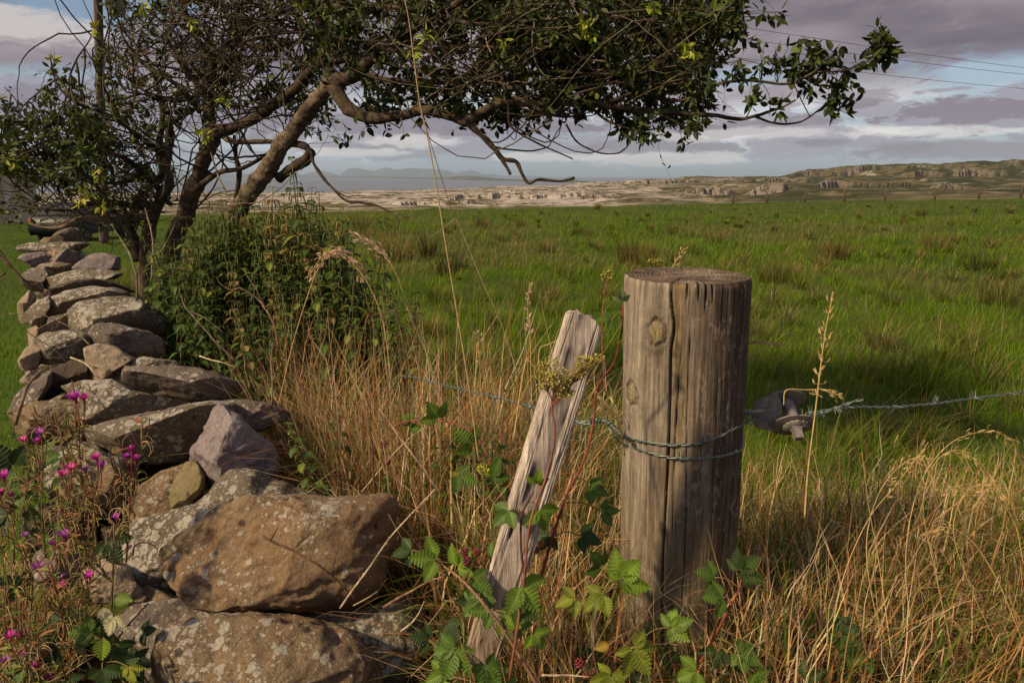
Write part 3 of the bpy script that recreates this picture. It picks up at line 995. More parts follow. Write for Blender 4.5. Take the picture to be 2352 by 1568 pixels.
# ------------------------------------------------------------------ round strainer post
def mat_wood(name, spots, scale_h, streak_k=1.0):
    """old wood: vertex colour carries cracks and knots, the shader adds grain"""
    m, t = new_mat(name)
    a = t.n('ShaderNodeVertexColor', layer_name='Col')
    tc = t.n('ShaderNodeTexCoord')
    p = tc.outputs['Object']
    g1 = t.noise(t.scalev(p, (55, 55, 3.0)), 1.0, 6, 0.7, 0.6)
    g2 = t.noise(t.scalev(p, (190, 190, 9)), 1.0, 5, 0.7, 0.4)
    g3 = t.noise(p, 26, 5, 0.7)
    k = t.ramp(g1, 0.32, 0.68, 0.62, 1.28)
    k = t.math('MULTIPLY', k, t.ramp(g2, 0.36, 0.62, 0.72, 1.15))
    k = t.math('MULTIPLY', k, t.ramp(g3, 0.35, 0.7, 0.85, 1.15))
    cb = t.n('ShaderNodeVectorMath', operation='SCALE')
    t.put(cb.inputs[0], a.outputs[0])
    t.put(cb.inputs['Scale'], k)
    c = cb.outputs[0]
    if spots:
        # flaking pale patches of weathered skin
        f = t.noise(t.scalev(p, (70, 70, 34)), 1.0, 5, 0.7, 0.8)
        big = t.noise(p, 9, 3, 0.6)
        c = t.mix(t.math('MULTIPLY', t.math('MULTIPLY', t.ramp(f, 0.56, 0.61), t.ramp(big, 0.38, 0.55)), 0.7), c, (0.27, 0.22, 0.17))
    h = t.math('ADD', t.math('MULTIPLY', g1, 0.8), g2)
    finish(t, c, 0.88, h, 0.8, 0.004, 0.2)
    return m


M['post_wood'] = mat_wood('post_wood', True, 1)
M['plank_wood'] = mat_wood('plank_wood', False, 1)

PT = P(1577, 632, 1.42)
PR = 0.1285
PB = np.array([PT[0] + 0.030, 1.42, 0.92])


def post_axis(z):
    f = (PT[2] - z) / (PT[2] - PB[2])
    return PT[0] + (PB[0] - PT[0]) * f, PT[1] + (PB[1] - PT[1]) * f


def on_post(px, py, off=0.0):
    """where the sight line through a picture point meets the front of the post (off = out from the bark)"""
    lo, hi = 1.42 - PR - 0.02, 1.42
    r = PR + off
    best = None
    for Y in np.linspace(1.42 - r - .004, 1.46, 400):
        q = P(px, py, Y)
        ax, ay = post_axis(q[2])
        if math.hypot(q[0] - ax, q[1] - ay) <= r:
            return q
    q = P(px, py, 1.42)
    return q


nth, nz_ = 420, 330
th = np.linspace(0, 2 * PI, nth, endpoint=False)       # 0 faces the camera, positive to the right
zz_ = np.linspace(PT[2], PB[2], nz_)
TH, ZZp = np.meshgrid(th, zz_)
THs = (TH + PI) % (2 * PI) - PI
rad = np.full_like(TH, PR)
hdep = PT[2] - ZZp
pc = np.stack([np.sin(TH) * 6, np.cos(TH) * 6, ZZp * 3], -1)
rad += (fbm(pc, 3, 3) - 0.5) * 0.007
fib = fbm(np.stack([np.sin(TH) * 48, np.cos(TH) * 48, ZZp * 4], -1), 4, 8)
rad += (fib - 0.5) * 0.0036
base = np.array([0.180, 0.142, 0.110])
pale = np.array([0.30, 0.255, 0.205])
brown = np.array([0.085, 0.060, 0.046])
ylw = np.array([0.235, 0.165, 0.065])
n1 = fbm(np.stack([np.sin(TH) * 3.0, np.cos(TH) * 3.0, ZZp * 3.5], -1), 4, 12)
n2 = fbm(np.stack([np.sin(TH) * 14, np.cos(TH) * 14, ZZp * 2.0], -1), 4, 15)
C = base + (pale - base) * np.clip(sstep(0.05, -0.75, THs) * 0.9, 0, 1)[..., None]  # paler left flank: its sunlit side put into the wood colour
dk = np.clip(sstep(0.42, 0.60, n1) * 0.65 * sstep(-1.1, -0.4, THs) + sstep(-0.15, 0.45, THs) * 0.62 + sstep(.45, .65, n2) * .25, 0, 0.92)  # random blotches, plus the shaded right flank painted in darker
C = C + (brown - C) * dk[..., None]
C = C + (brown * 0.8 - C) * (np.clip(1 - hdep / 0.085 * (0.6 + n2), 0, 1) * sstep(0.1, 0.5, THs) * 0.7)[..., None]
yk = np.exp(-((THs + 0.32 + 0.05 * np.sin(ZZp * 17)) / 0.085) ** 2) * sstep(0.36, 0.5, n2) * 0.75
C = C + (ylw - C) * yk[..., None]
lowt = sstep(.34, .62, hdep)[..., None]
C = C * (1 - lowt * .45) + np.array([0.15, 0.115, 0.055]) * lowt * .45
# drying cracks
cr = np.zeros_like(TH)
for a0, z0, z1, w, dpt in ((-.455, 0, 1.1, .0135, .016), (-.325, .12, .60, .0065, .007), (-.155, .08, .75, .006, .006), (.31, .30, 1.1, .006, .006), (-1.02, .0, .09, .008, .006),
                           (-.83, .14, .62, .007, .006), (-.21, 0, .05, .012, .008), (-.05, 0, .045, .012, .009), (.04, 0, .07, .016, .010), (.16, 0, .05, .010, .008), (.75, .05, .9, .005, .005), (-1.2, .3, .8, .006, .005),
                           (-.62, .17, .33, .005, .004), (1.9, 0, .8, .02, .02), (3.0, 0, .9, .015, .015), (-2.2, 0, .9, .015, .015)):
    wander = 0.022 * np.sin(ZZp * 9 + a0 * 30) + 0.05 * (vnoise(np.stack([ZZp * 9, ZZp * 0 + a0 * 50, ZZp * 0], -1), 3) - 0.5) * 0.6
    if a0 == -.455:
        wander = wander + 0.055 * np.exp(-((hdep - 0.085) / 0.035) ** 2)
    taper = sstep(z0 - .001, z0 + .05, hdep) if z0 > 0 else 1.0
    taper = taper * sstep(z1, z1 - .12 if z1 > .2 else 0, hdep)
    prof = np.exp(-((THs - a0 - wander) / (w * (0.35 + 0.65 * taper) + 1e-4)) ** 2) * (taper > 0.02) * np.clip(taper * 1.6, 0, 1)
    rad -= dpt * prof
    cr = np.maximum(cr, prof)
C = C * (1 - 0.88 * cr[..., None])
# knots
for a0, hk, ra, rz in ((-.66, .098, .135, .0255), (-1.16, .245, .15, .024)):
    e = np.sqrt(((THs - a0) / ra) ** 2 + ((hdep - hk) / rz) ** 2)
    e = e * (1 + 0.7 * (fbm(np.stack([TH * 12, ZZp * 60, TH * 0], -1), 3, 6) - 0.5))
    ring = np.exp(-((e - 1.0) / 0.16) ** 2)
    swell = np.exp(-(e / 1.9) ** 2)
    rad += swell * 0.006 - ring * 0.006 + (e < 0.8) * (vnoise(np.stack([TH * 60, ZZp * 300, TH * 0], -1), 2) - 0.5) * 0.003
    C = C * (1 - (0.25 + 0.6 * sstep(.35, .6, vnoise(np.stack([TH * 9, ZZp * 45, TH * 0], -1), 44)))[..., None] * ring[..., None])
    inn = sstep(0.95, 0.8, e)[..., None]
    C = C * (1 - inn) + np.array([0.23, 0.185, 0.105]) * (0.8 + 0.4 * vnoise(np.stack([TH * 50, ZZp * 160, TH * 0], -1), 9))[..., None] * inn
    sweep = np.exp(-((e - 1.7) / 0.5) ** 2)[..., None] * (0.5 + 0.5 * np.sin(e * 22))[..., None]
    C = C * (1 - 0.25 * sweep)
# rim wear
rad = np.where(hdep < 0.008, rad - 0.004 * (1 - hdep / 0.008) * (0.4 + vnoise(np.stack([np.sin(TH) * 20, np.cos(TH) * 20, TH * 0], -1), 5)), rad)
axx = PT[0] + (PB[0] - PT[0]) * hdep / (PT[2] - PB[2])
topz = 0.004 * (fbm(np.stack([np.sin(TH) * 9, np.cos(TH) * 9, TH * 0], -1), 3, 2) - 0.5)
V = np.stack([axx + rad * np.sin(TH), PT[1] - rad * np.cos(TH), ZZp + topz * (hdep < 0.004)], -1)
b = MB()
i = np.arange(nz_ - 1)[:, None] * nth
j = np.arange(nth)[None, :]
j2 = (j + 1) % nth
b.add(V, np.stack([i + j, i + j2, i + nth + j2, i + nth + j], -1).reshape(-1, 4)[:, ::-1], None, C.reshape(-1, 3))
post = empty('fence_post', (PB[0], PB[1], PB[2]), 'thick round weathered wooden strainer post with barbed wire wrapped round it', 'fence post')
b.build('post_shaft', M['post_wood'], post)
# end grain: growth rings
nrg = 90
rr = np.linspace(0, 1, nrg)
TH2, RR2 = np.meshgrid(th, rr)
edge = rad[0][None, :]
ecc = RR2
wob = 1 + 0.03 * np.sin(TH2 * 3 + 1) + 0.04 * (fbm(np.stack([np.sin(TH2) * 2, np.cos(TH2) * 2, RR2 * 2], -1), 3, 4) - 0.5)
gr = np.sin(RR2 * wob * 2 * PI * 15)
X2 = PT[0] + edge * RR2 * np.sin(TH2)
Y2 = PT[1] - edge * RR2 * np.cos(TH2)
cx2 = fbm(np.stack([X2 * 30, Y2 * 120, X2 * 0], -1), 4, 31)
zt2 = PT[2] + (V[0, :, 2] - PT[2])[None, :] * RR2 + 0.0016 * gr * sstep(0.1, 0.4, RR2) * sstep(1.0, 0.96, RR2) + 0.005 * (cx2 - 0.5) * sstep(1.0, 0.93, RR2)
chk = np.zeros_like(TH2)
for a0 in (-.455, .9, 2.2, 3.4, 5.0):
    dd = np.abs(((TH2 - a0 + PI) % (2 * PI)) - PI) * RR2 * PR
    chk = np.maximum(chk, np.exp(-(dd / 0.0016) ** 2) * sstep(0.25, 0.5, RR2))
zt2 -= chk * 0.006 * sstep(1.0, 0.97, RR2)
Ct = np.array([0.125, 0.092, 0.070]) * (0.80 + 0.18 * gr + 0.5 * (cx2 - 0.3))[..., None]
Ct = Ct * (1 - 0.7 * chk[..., None])
Ct = Ct + (np.array([0.30, 0.25, 0.20]) - Ct) * (0.5 * sstep(0.55, 0.7, fbm(np.stack([X2 * 12, Y2 * 45, X2 * 0], -1), 3, 77)))[..., None]
b = MB()
i = np.arange(nrg - 1)[:, None] * nth
b.add(np.stack([X2, Y2, zt2 + 0.0004], -1), np.stack([i + j, i + nth + j, i + nth + j2, i + j2], -1).reshape(-1, 4)[:, ::-1], None, Ct.reshape(-1, 3))
b.build('end_grain', M['plank_wood'], post)

# ------------------------------------------------------------------ leaning stake
ax0 = P(1346, 722, 1.10)
ax1 = P(1098, 1530, 1.12)
dirv = ax1 - ax0
Ls = np.linalg.norm(dirv)
dirv /= Ls
vw = (ax0 + ax1) / 2 - np.array([0, 0, EYE])
vw /= np.linalg.norm(vw)
rt_ = np.cross(dirv, -vw)
rt_ /= np.linalg.norm(rt_)
fr_n = np.cross(rt_, dirv)
if np.dot(fr_n, vw) > 0:
    fr_n = -fr_n
if rt_[0] < 0:
    rt_ = -rt_
yaw = math.radians(-13)
wv = rt_ * math.cos(yaw) - fr_n * math.sin(yaw) * -1
wv = wv - dirv * np.dot(wv, dirv)
wv /= np.linalg.norm(wv)
nvv = np.cross(dirv, wv)
if np.dot(nvv, vw) > 0:
    nvv = -nvv
hw, ht = 0.0315, 0.014
na, nl = 200, 460
s_ = np.linspace(0, 1, na, endpoint=False)
# rounded rectangle section as a superellipse
ang = s_ * 2 * PI
sx = np.sign(np.cos(ang)) * np.abs(np.cos(ang)) ** 0.28 * hw
sy = np.sign(np.sin(ang)) * np.abs(np.sin(ang)) ** 0.28 * ht
lt = np.linspace(0, 1, nl)
SX, LT = np.meshgrid(sx, lt)
SY, _ = np.meshgrid(sy, lt)
wid = 1.0 + 0.06 * np.sin(LT * 5) + 0.10 * LT
grain = fbm(np.stack([SX * 300, SY * 300, LT * 9], -1), 4, 61)
gro = fbm(np.stack([SX * 210, SY * 160, LT * 2.6 + 4], -1), 4, 63)
dsp = (grain - 0.5) * 0.0035 + np.minimum(0, (0.40 - np.abs(gro - 0.5) * 4) * -1) * 0
grv = np.exp(-((gro - 0.5) / 0.035) ** 2)
dsp -= grv * 0.0017
# two slots rotted along the grain
slot = np.zeros_like(SX)
for c_l, w_l, c_x in ((.44, .055, -.35), (.56, .035, -.50), (.80, .03, -.45), (.15, .12, .1), (.35, .2, .45)):
    depth_ = 1.0 if c_x < 0 else .4
    slot = np.maximum(slot, depth_ * np.exp(-((LT - c_l) / w_l) ** 4) * np.exp(-((SX / hw - c_x - 0.2 * (LT - c_l)) / 0.07) ** 2) * (SY > 0))
dsp -= slot * 0.009
rn = np.sqrt(SX ** 2 + SY ** 2) + 1e-9
fx, fy = SX / hw, SY / ht
nrmx = np.sign(fx) * np.abs(fx) ** 6
nrmy = np.sign(fy) * np.abs(fy) ** 6
nl_ = np.sqrt(nrmx ** 2 + nrmy ** 2) + 1e-9
SXd = SX * wid + nrmx / nl_ * dsp
SYd = SY * wid + nrmy / nl_ * dsp
endj = 0.020 * (fbm(np.stack([SX * 90, SY * 40, SX * 0], -1), 3, 4) - 0.5) + 0.011 * (np.abs(SX / hw) ** 2) + 0.006 * SX / hw
off = endj * sstep(0.05, 0.0, LT) * 1.0
V = ax0 + (LT * Ls + off)[..., None] * dirv + SXd[..., None] * wv + SYd[..., None] * nvv
Cp = np.array([0.56, 0.475, 0.42]) * (0.62 + 0.75 * grain)[..., None]
Cp = Cp * (1 - 0.45 * grv[..., None]) * (1 - 0.9 * np.clip(slot, 0, 1)[..., None])
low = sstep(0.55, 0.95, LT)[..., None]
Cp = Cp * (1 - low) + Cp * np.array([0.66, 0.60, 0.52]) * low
b = MB()
i = np.arange(nl - 1)[:, None] * na
j = np.arange(na)[None, :]
j2 = (j + 1) % na
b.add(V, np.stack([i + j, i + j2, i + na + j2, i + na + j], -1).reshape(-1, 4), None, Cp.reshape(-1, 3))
# top end: rings of the same section drawn in
nc_ = 14
caps = []
capc = []
for k in range(nc_):
    f = 1 - (k + 1) / nc_
    rise = 0.004 * (1 - f ** 3) + 0.003 * (fbm(np.stack([SX[0] * 260 * f, SY[0] * 260 * f, SX[0] * 0 + 3], -1), 2, 8) - 0.5)
    ringv = ax0 + (off[0] * f ** 2 + off[0].mean() * (1 - f ** 2))[:, None] * dirv - rise[:, None] * dirv + (SXd[0] * f)[:, None] * wv + (SYd[0] * f)[:, None] * nvv
    caps.append(ringv)
    capc.append(np.tile(np.array([0.40, 0.335, 0.285]), (na, 1)) * (0.7 + 0.5 * fbm(np.stack([SX[0] * 300 * f, SY[0] * 300 * f, SX[0] * 0], -1), 2, 3))[:, None])
rings = [V[0]] + caps
cols = [Cp[0]] + capc
VV = np.concatenate(rings)
i = np.arange(nc_)[:, None] * na
b.add(VV, np.stack([i + j, i + na + j, i + na + j2, i + j2], -1).reshape(-1, 4), None, np.concatenate(cols))
o = b.build('wooden_stake', M['plank_wood'], None, origin=tuple(ax1))
tag(o, 'bleached grey split wooden stake leaning to the right of the wall', 'stake')

# ------------------------------------------------------------------ barbed wire
m, t = new_mat('galvanised_wire')
tc = t.n('ShaderNodeTexCoord')
f = t.noise(tc.outputs['Object'], 120, 4, 0.6)
c = t.mix(t.ramp(f, 0.4, 0.65), (0.20, 0.25, 0.225), (0.10, 0.125, 0.115))
finish(t, c, 0.45, f, 0.3, 0.001, 0.5, metal=0.55)
M['wire'] = m
m, t = new_mat('cast_iron')
tc = t.n('ShaderNodeTexCoord')
f = t.noise(tc.outputs['Object'], 90, 6, 0.7)
g_ = t.noise(tc.outputs['Object'], 260, 4, 0.7)
c = t.mix(t.ramp(f, 0.35, 0.65), (0.15, 0.135, 0.135), (0.27, 0.245, 0.235))
c = t.mix(t.math('MULTIPLY', t.ramp(f, 0.60, 0.72), 0.5), c, (0.19, 0.10, 0.06))
finish(t, c, 0.6, g_, 0.5, 0.0006, 0.4, metal=0.3)
M['iron'] = m


def resample(pts, step):
    pts = np.asarray(pts)
    s = np.concatenate([[0], np.cumsum(np.linalg.norm(np.diff(pts, axis=0), axis=1))])
    n = max(4, int(s[-1] / step))
    u = np.linspace(0, s[-1], n)
    return np.stack([np.interp(u, s, pts[:, k]) for k in range(3)], 1), u


def frames(p):
    tan = np.gradient(p, axis=0)
    tan /= np.linalg.norm(tan, axis=1, keepdims=True) + 1e-12
    up = np.array([0, 0, 1.0])
    A = np.cross(tan, up)
    A /= np.linalg.norm(A, axis=1, keepdims=True) + 1e-9
    return tan, A, np.cross(A, tan)


def strand(pts, pitch=0.052, r=0.00145, rt=0.0018, step=0.0035):
    p, u = resample(spline(pts, 12), step)
    tan, A, B_ = frames(p)
    b = MB()
    for ph in (0, PI):
        a = u / pitch * 2 * PI + ph
        q = p + rt * (np.cos(a)[:, None] * A + np.sin(a)[:, None] * B_)
        b.tube(q, r, 6)
    return b, p, tan, A, B_, u


def barb_mesh(p, tan, A, B_, rng, tw=0.0030, ln=0.0175, r=0.0013):
    b = MB()
    for s in (0, 1):
        a0 = rng.uniform(0, 2 * PI)
        offs = (s - 0.5) * 0.0032
        q = []
        n = 22
        for k in range(n):
            a = a0 + k / (n - 1) * 2 * PI * 1.75
            q.append(p + tan * (offs + 0.0026 * (k / n - .5)) + tw * (math.cos(a) * A + math.sin(a) * B_))
        d0 = (q[0] - q[1]); d0 /= np.linalg.norm(d0)
        d1 = (q[-1] - q[-2]); d1 /= np.linalg.norm(d1)
        e0 = (q[0] - p) / np.linalg.norm(q[0] - p)
        e1 = (q[-1] - p) / np.linalg.norm(q[-1] - p)
        s0 = q[0] + (d0 * .85 + e0 * .55) * ln
        s1 = q[-1] + (d1 * .85 + e1 * .55) * ln
        pts = [s0] + q + [s1]
        b.tube(pts, [0.0003] + [r] * n + [0.0003], 6)
    return b


rng = np.random.default_rng(77)
W_POST_U = [on_post(x, y, 0.0035) for x, y in ((1424, 1000), (1450, 1008), (1476, 1013), (1518, 1020), (1560, 1021), (1604, 1017), (1655, 1000), (1690, 982))]
bw = empty('barbed_wire', tuple(P(1577, 1015, 1.29)), 'green grey twisted barbed wire wrapped twice round the post and stretched right', 'barbed wire')
ptsA = [P(1372, 962, 1.40), P(1396, 972, 1.37)] + W_POST_U + [P(1708, 974, 1.37), P(1728, 964, 1.40), P(1760, 958, 1.43)]
ptsB = [P(1398, 980, 1.37), P(1412, 1002, 1.36)] + [on_post(x, y, 0.0035) for x, y in ((1432, 1019), (1476, 1035), (1540, 1050), (1604, 1052), (1664, 1045), (1697, 1033))] + [P(1706, 1020, 1.42), P(1706, 1000, 1.50)]
ptsC = [P(1828, 962, 1.44), P(1845, 956, 1.44), P(1881, 949, 1.445), P(1937, 936, 1.45), P(1971, 934, 1.46), P(2052, 934, 1.48), P(2150, 926, 1.52), P(2244, 913, 1.56), P(2352, 900, 1.62), P(2560, 872, 1.75), P(2560, 872, 1.75) + np.array([2.2, .75, .02]), P(2560, 872, 1.75) + np.array([4.6, 1.6, .06])]
ptsD = [P(1850, 949, 1.443), P(1885, 944, 1.447), P(1915, 938, 1.447), P(1937, 930, 1.447), P(1960, 922, 1.445), P(1984, 917, 1.44)]
for pts, barbs in ((ptsA, (1483, 1612, 1716)), (ptsB, (1440, 1566, 1690)), (ptsC, (1838, 1885, 1945, 2054, 2147, 2238, 2318, 2420)), (ptsD, (1862, 1920,))):
    b, p, tan, A_, B_, u = strand(pts)
    b.build('wire_strand', M['wire'], bw)
    for bx in barbs:
        # nearest point of the strand to the picture column
        e = p - np.array([0, 0, EYE])
        dep = e[:, 1] * _cp - e[:, 2] * _sp
        px = 1176 + FPX * e[:, 0] / dep
        k = int(np.argmin(abs(px - bx)))
        barb_mesh(p[k], tan[k], A_[k], B_[k], rng).build('barb', M['wire'], bw)
# second wire going back to the left behind the stake
bw2 = empty('barbed_wire', tuple(P(1236, 940, 1.5)), 'green grey barbed wire running left from the post through dry grass behind the stake', 'barbed wire')
ptsE = [P(1366, 968, 1.40), P(1340, 968, 1.41), P(1309, 965, 1.43), P(1236, 940, 1.52), P(1166, 919, 1.64), P(1060, 894, 1.85), P(1004, 880, 1.98), P(935, 864, 2.1), P(915, 872, 2.15), P(895, 900, 2.2)]
ptsF = [P(1372, 974, 1.395), P(1345, 974, 1.405), P(1312, 971, 1.43), P(1260, 962, 1.5)]
for pts, barbs in ((ptsE, (1220, 1140, 1058, 985, 940)), (ptsF, (1300,))):
    b, p, tan, A_, B_, u = strand(pts)
    b.build('wire_strand', M['wire'], bw2)
    for bx in barbs:
        e = p - np.array([0, 0, EYE])
        dep = e[:, 1] * _cp - e[:, 2] * _sp
        px = 1176 + FPX * e[:, 0] / dep
        k = int(np.argmin(abs(px - bx)))
        barb_mesh(p[k], tan[k], A_[k], B_[k], rng).build('barb', M['wire'], bw2)
# the tied knot of wire beside the post
b = MB()
kp = spline([P(1352, 966, 1.40), P(1372, 965, 1.39), P(1394, 968, 1.375), P(1412, 985, 1.355), P(1424, 1000, 1.33)], 30)
p, u = resample(kp, 0.0012)
tan, A_, B_ = frames(p)
for ph, pit, r0 in ((0, .0075, .0055), (2, .011, .0045), (4, .02, .003)):
    a = u / pit * 2 * PI + ph
    q = p + r0 * (1 + .25 * np.sin(u * 900 + ph))[:, None] * (np.cos(a)[:, None] * A_ + np.sin(a)[:, None] * B_)
    b.tube(q, 0.0013, 6)
b.build('wire_knot', M['wire'], bw)
b = MB()
for x_, y_, dx_, dy_ in ((1395, 962, -1, -14), (1412, 978, 8, 12), (1380, 974, -6, 10), (1400, 966, 16, -6)):
    b.tube([P(x_, y_, 1.375), P(x_ + dx_, y_ + dy_, 1.365)], [0.0012, 0.0003], 6)
b.build('barb', M['wire'], bw)

# staple holding the wire
b = MB()
st0 = on_post(1441, 975, 0.001)
b.tube(spline([st0 + np.array([-.004, .004, .012]), st0 + np.array([-.002, -.010, .006]), st0 + np.array([.002, -.011, -.004]), st0 + np.array([.005, .002, -.014])], 8), 0.0022, 8)
b.build('staple', M['iron'], post)

# ------------------------------------------------------------------ ratchet wire strainer
SR = lambda x, y: (1653.75 + x * .1328, 845.25 + y * .1328)
wsr = empty('wire_strainer', tuple(P(*SR(1150, 800), 1.43)), 'rusty grey iron ratchet wire strainer bolted to the right side of the post', 'wire strainer')
nax = np.array([0.02, 0.78, 0.63]); nax /= np.linalg.norm(nax)
e1 = np.array([1.0, 0, 0]) - nax * nax[0]; e1 /= np.linalg.norm(e1)
e2 = np.cross(nax, e1)
C0 = P(*SR(1200, 770), 1.43)         # centre of the spool
PXM = 1.50 / FPX * .1328             # metres per zoom pixel there
top_c = C0 + nax * 205 * PXM * 1.22
bot_c = C0 - nax * 200 * PXM * 1.22 + e1 * 45 * PXM


def lathe(b, c, ax, u1, u2, prof, n=40, ph=0, sq=None, c_=None):
    V, Q = [], []
    for (r_, h_) in prof:
        for k in range(n):
            a = 2 * PI * k / n + ph
            rr_ = r_ * (sq(a) if sq else 1)
            V.append(c + ax * h_ + (u1 * math.cos(a) + u2 * math.sin(a)) * rr_)
    for i in range(len(prof) - 1):
        for k in range(n):
            k2 = (k + 1) % n
            Q.append((i * n + k, i * n + k2, (i + 1) * n + k2, (i + 1) * n + k))
    b.add(V, Q, None, c_)


mmz = 0.001
egg = lambda a: 1.0 + 0.22 * max(0.0, -math.cos(a)) ** 2          # flange drawn out towards the back plate
for cc, nm in ((top_c, 'flange'), (bot_c, 'flange')):
    b = MB()
    R_ = 330 * PXM
    lathe(b, cc, nax, e1, e2, [(0, .0016), (R_ * .97, .0016), (R_, .0010), (R_, -.0010), (R_ * .97, -.0016), (0, -.0016)], 64, 0, egg)
    b.build(nm, M['iron'], wsr)
b = MB()
hs = np.linalg.norm(top_c - bot_c)
axs = (top_c - bot_c) / hs
lathe(b, bot_c, axs, e1, np.cross(axs, e1), [(0, 0), (125 * PXM, 0), (112 * PXM, hs * .2), (105 * PXM, hs * .5), (112 * PXM, hs * .85), (128 * PXM, hs), (0, hs)], 36)
b.build('spool', M['iron'], wsr)
b = MB()
q = []
for k in range(150):
    a = k / 150 * 2 * PI * 3.6
    q.append(bot_c + axs * (.004 + .0042 * k / 150 * 2.2) + (e1 * math.cos(a) + np.cross(axs, e1) * math.sin(a)) * (132 * PXM + .0008 * math.sin(k)))
b.tube(q, .0014, 6)
b.build('wound_wire', M['wire'], wsr)
# toothed ratchet wheel and square nut below
b = MB()
tooth = lambda a: 1.0 - 0.10 * ((a * 14 / (2 * PI)) % 1.0)
lathe(b, bot_c - nax * .0045, nax, e1, e2, [(0, .0022), (225 * PXM, .0022), (225 * PXM, -.0028), (0, -.0028)], 112, 0, tooth)
b.build('ratchet_wheel', M['iron'], wsr)
b = MB()
sqf = lambda a: 1 / max(abs(math.cos(a)), abs(math.sin(a)))
lathe(b, bot_c - nax * .007, -nax, e1, e2, [(0, 0), (80 * PXM, 0), (80 * PXM, .0045), (66 * PXM, .006), (66 * PXM, .026), (60 * PXM, .028), (0, .028)], 48, .25, sqf)
b.build('square_nut', M['iron'], wsr, smooth=False)
b = MB()
pw_ = bot_c - nax * .006 + e1 * .010 - e2 * .012
b.tube([pw_, pw_ + e1 * .012 + e2 * .004, pw_ + e1 * .019 + e2 * .014], [.0035, .003, .002], 8)
b.build('pawl', M['iron'], wsr)


def prism(b, outline, Y0, th, dY=None):
    """plate with a contour given by picture points; dY(x, y) bends it"""
    f = []
    for (x, y) in outline:
        Yv = Y0 + (dY(x, y) if dY else 0)
        f.append(P(x, y, Yv))
    f = np.array(f)
    n = len(f)
    c = f.mean(0)
    vd = c - np.array([0, 0, EYE])
    vd /= np.linalg.norm(vd)
    bk = f + vd * th
    inner = c + (f - c) * 0.94 - vd * 0.0006
    V = np.concatenate([f, bk, inner, [inner.mean(0)], [bk.mean(0)]])
    Q = [(k, (k + 1) % n, n + (k + 1) % n, n + k) for k in range(n)] + [(k, 2 * n + k, 2 * n + (k + 1) % n, (k + 1) % n) for k in range(n)]
    T = [(2 * n + k, 3 * n, 2 * n + (k + 1) % n) for k in range(n)] + [(n + k, n + (k + 1) % n, 3 * n + 1) for k in range(n)]
    b.add(V, Q, T)


b = MB()
ol = spline([SR(*q) for q in ((985, 440), (940, 440), (780, 500), (610, 570), (575, 640), (560, 760), (562, 880), (590, 985), (660, 1040), (800, 1065), (880, 1072), (960, 1035), (1020, 960), (1055, 850), (1072, 700), (1050, 560), (1020, 490))], 4)[:-4]
prism(b, [tuple(q) for q in ol], 1.418, .003, lambda x, y: -0.00022 * (x - 1745) * 0.6)
b.build('back_plate', M['iron'], wsr)
b = MB()
b.tube([on_post(1698, 948, -.03), P(*SR(380, 768), 1.40), P(*SR(600, 750), 1.402), P(*SR(800, 728), 1.404)], [.0050, .0050, .0050, .0052], 16)
b.tube([P(*SR(795, 728), 1.404), P(*SR(835, 728), 1.408)], [.0058, .0054], 16)
b.build('eye_bolt', M['iron'], wsr)
# brown blade of grass caught on it is part of the dry grass
# ------------------------------------------------------------------ grass
def blades(b, x, y, z, h, w, az, bend, c0, c1, segs=3, phi0=None, twist=None, wob=0.0, rng=RNG, tip=True, orient=None):
    n = len(x)
    t_ = np.linspace(0, 1, segs + 1)
    tm = (t_[1:] + t_[:-1]) / 2
    phi0 = np.zeros(n) if phi0 is None else phi0
    twist = np.zeros(n) if twist is None else twist
    ph = phi0[:, None] + bend[:, None] * tm[None, :] ** 1.25
    aa = az[:, None] + twist[:, None] * tm[None, :]
    if wob:
        ph = ph + rng.normal(0, wob, ph.shape)
        aa = aa + rng.normal(0, wob * 1.5, ph.shape)
    sl = (h / segs)[:, None]
    st = np.stack([np.sin(ph) * np.cos(aa), np.sin(ph) * np.sin(aa), np.cos(ph)], -1) * sl[..., None]
    pos = np.concatenate([np.zeros((n, 1, 3)), np.cumsum(st, 1)], 1) + np.stack([x, y, z], -1)[:, None, :]
    # blades turn a broad side roughly across the lean
    oa = (az + PI / 2 if orient is None else orient)[:, None] + np.linspace(0, 1, segs + 1)[None, :] * twist[:, None]
    wd = np.stack([np.cos(oa), np.sin(oa), np.zeros_like(oa)], -1)
    prof = np.interp(t_, [0, .35, 1], [.75, 1.0, 0.0 if tip else .7])
    hw_ = (w[:, None] * prof[None, :] * 0.5)[..., None] * wd
    m = segs + 1
    if tip:
        V = np.concatenate([pos[:, :-1] - hw_[:, :-1], pos[:, :-1] + hw_[:, :-1], pos[:, -1:]], 1)   # n, 2*segs+1
        nvp = 2 * segs + 1
        o = (np.arange(n) * nvp)[:, None]
        qs = []
        for k in range(segs - 1):
            qs.append(np.concatenate([o + k, o + segs + k, o + segs + k + 1, o + k + 1], 1))
        T = np.concatenate([o + segs - 1, o + 2 * segs - 1, o + 2 * segs], 1)
        tt_ = np.concatenate([t_[:-1], t_[:-1], [1.0]])
    else:
        V = np.concatenate([pos - hw_, pos + hw_], 1)
        nvp = 2 * m
        o = (np.arange(n) * nvp)[:, None]
        qs = [np.concatenate([o + k, o + m + k, o + m + k + 1, o + k + 1], 1) for k in range(segs)]
        T = None
        tt_ = np.concatenate([t_, t_])
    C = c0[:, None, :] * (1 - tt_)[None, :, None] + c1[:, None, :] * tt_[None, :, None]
    b.add(V.reshape(-1, 3), np.concatenate(qs) if qs else None, T, C.reshape(-1, 3))


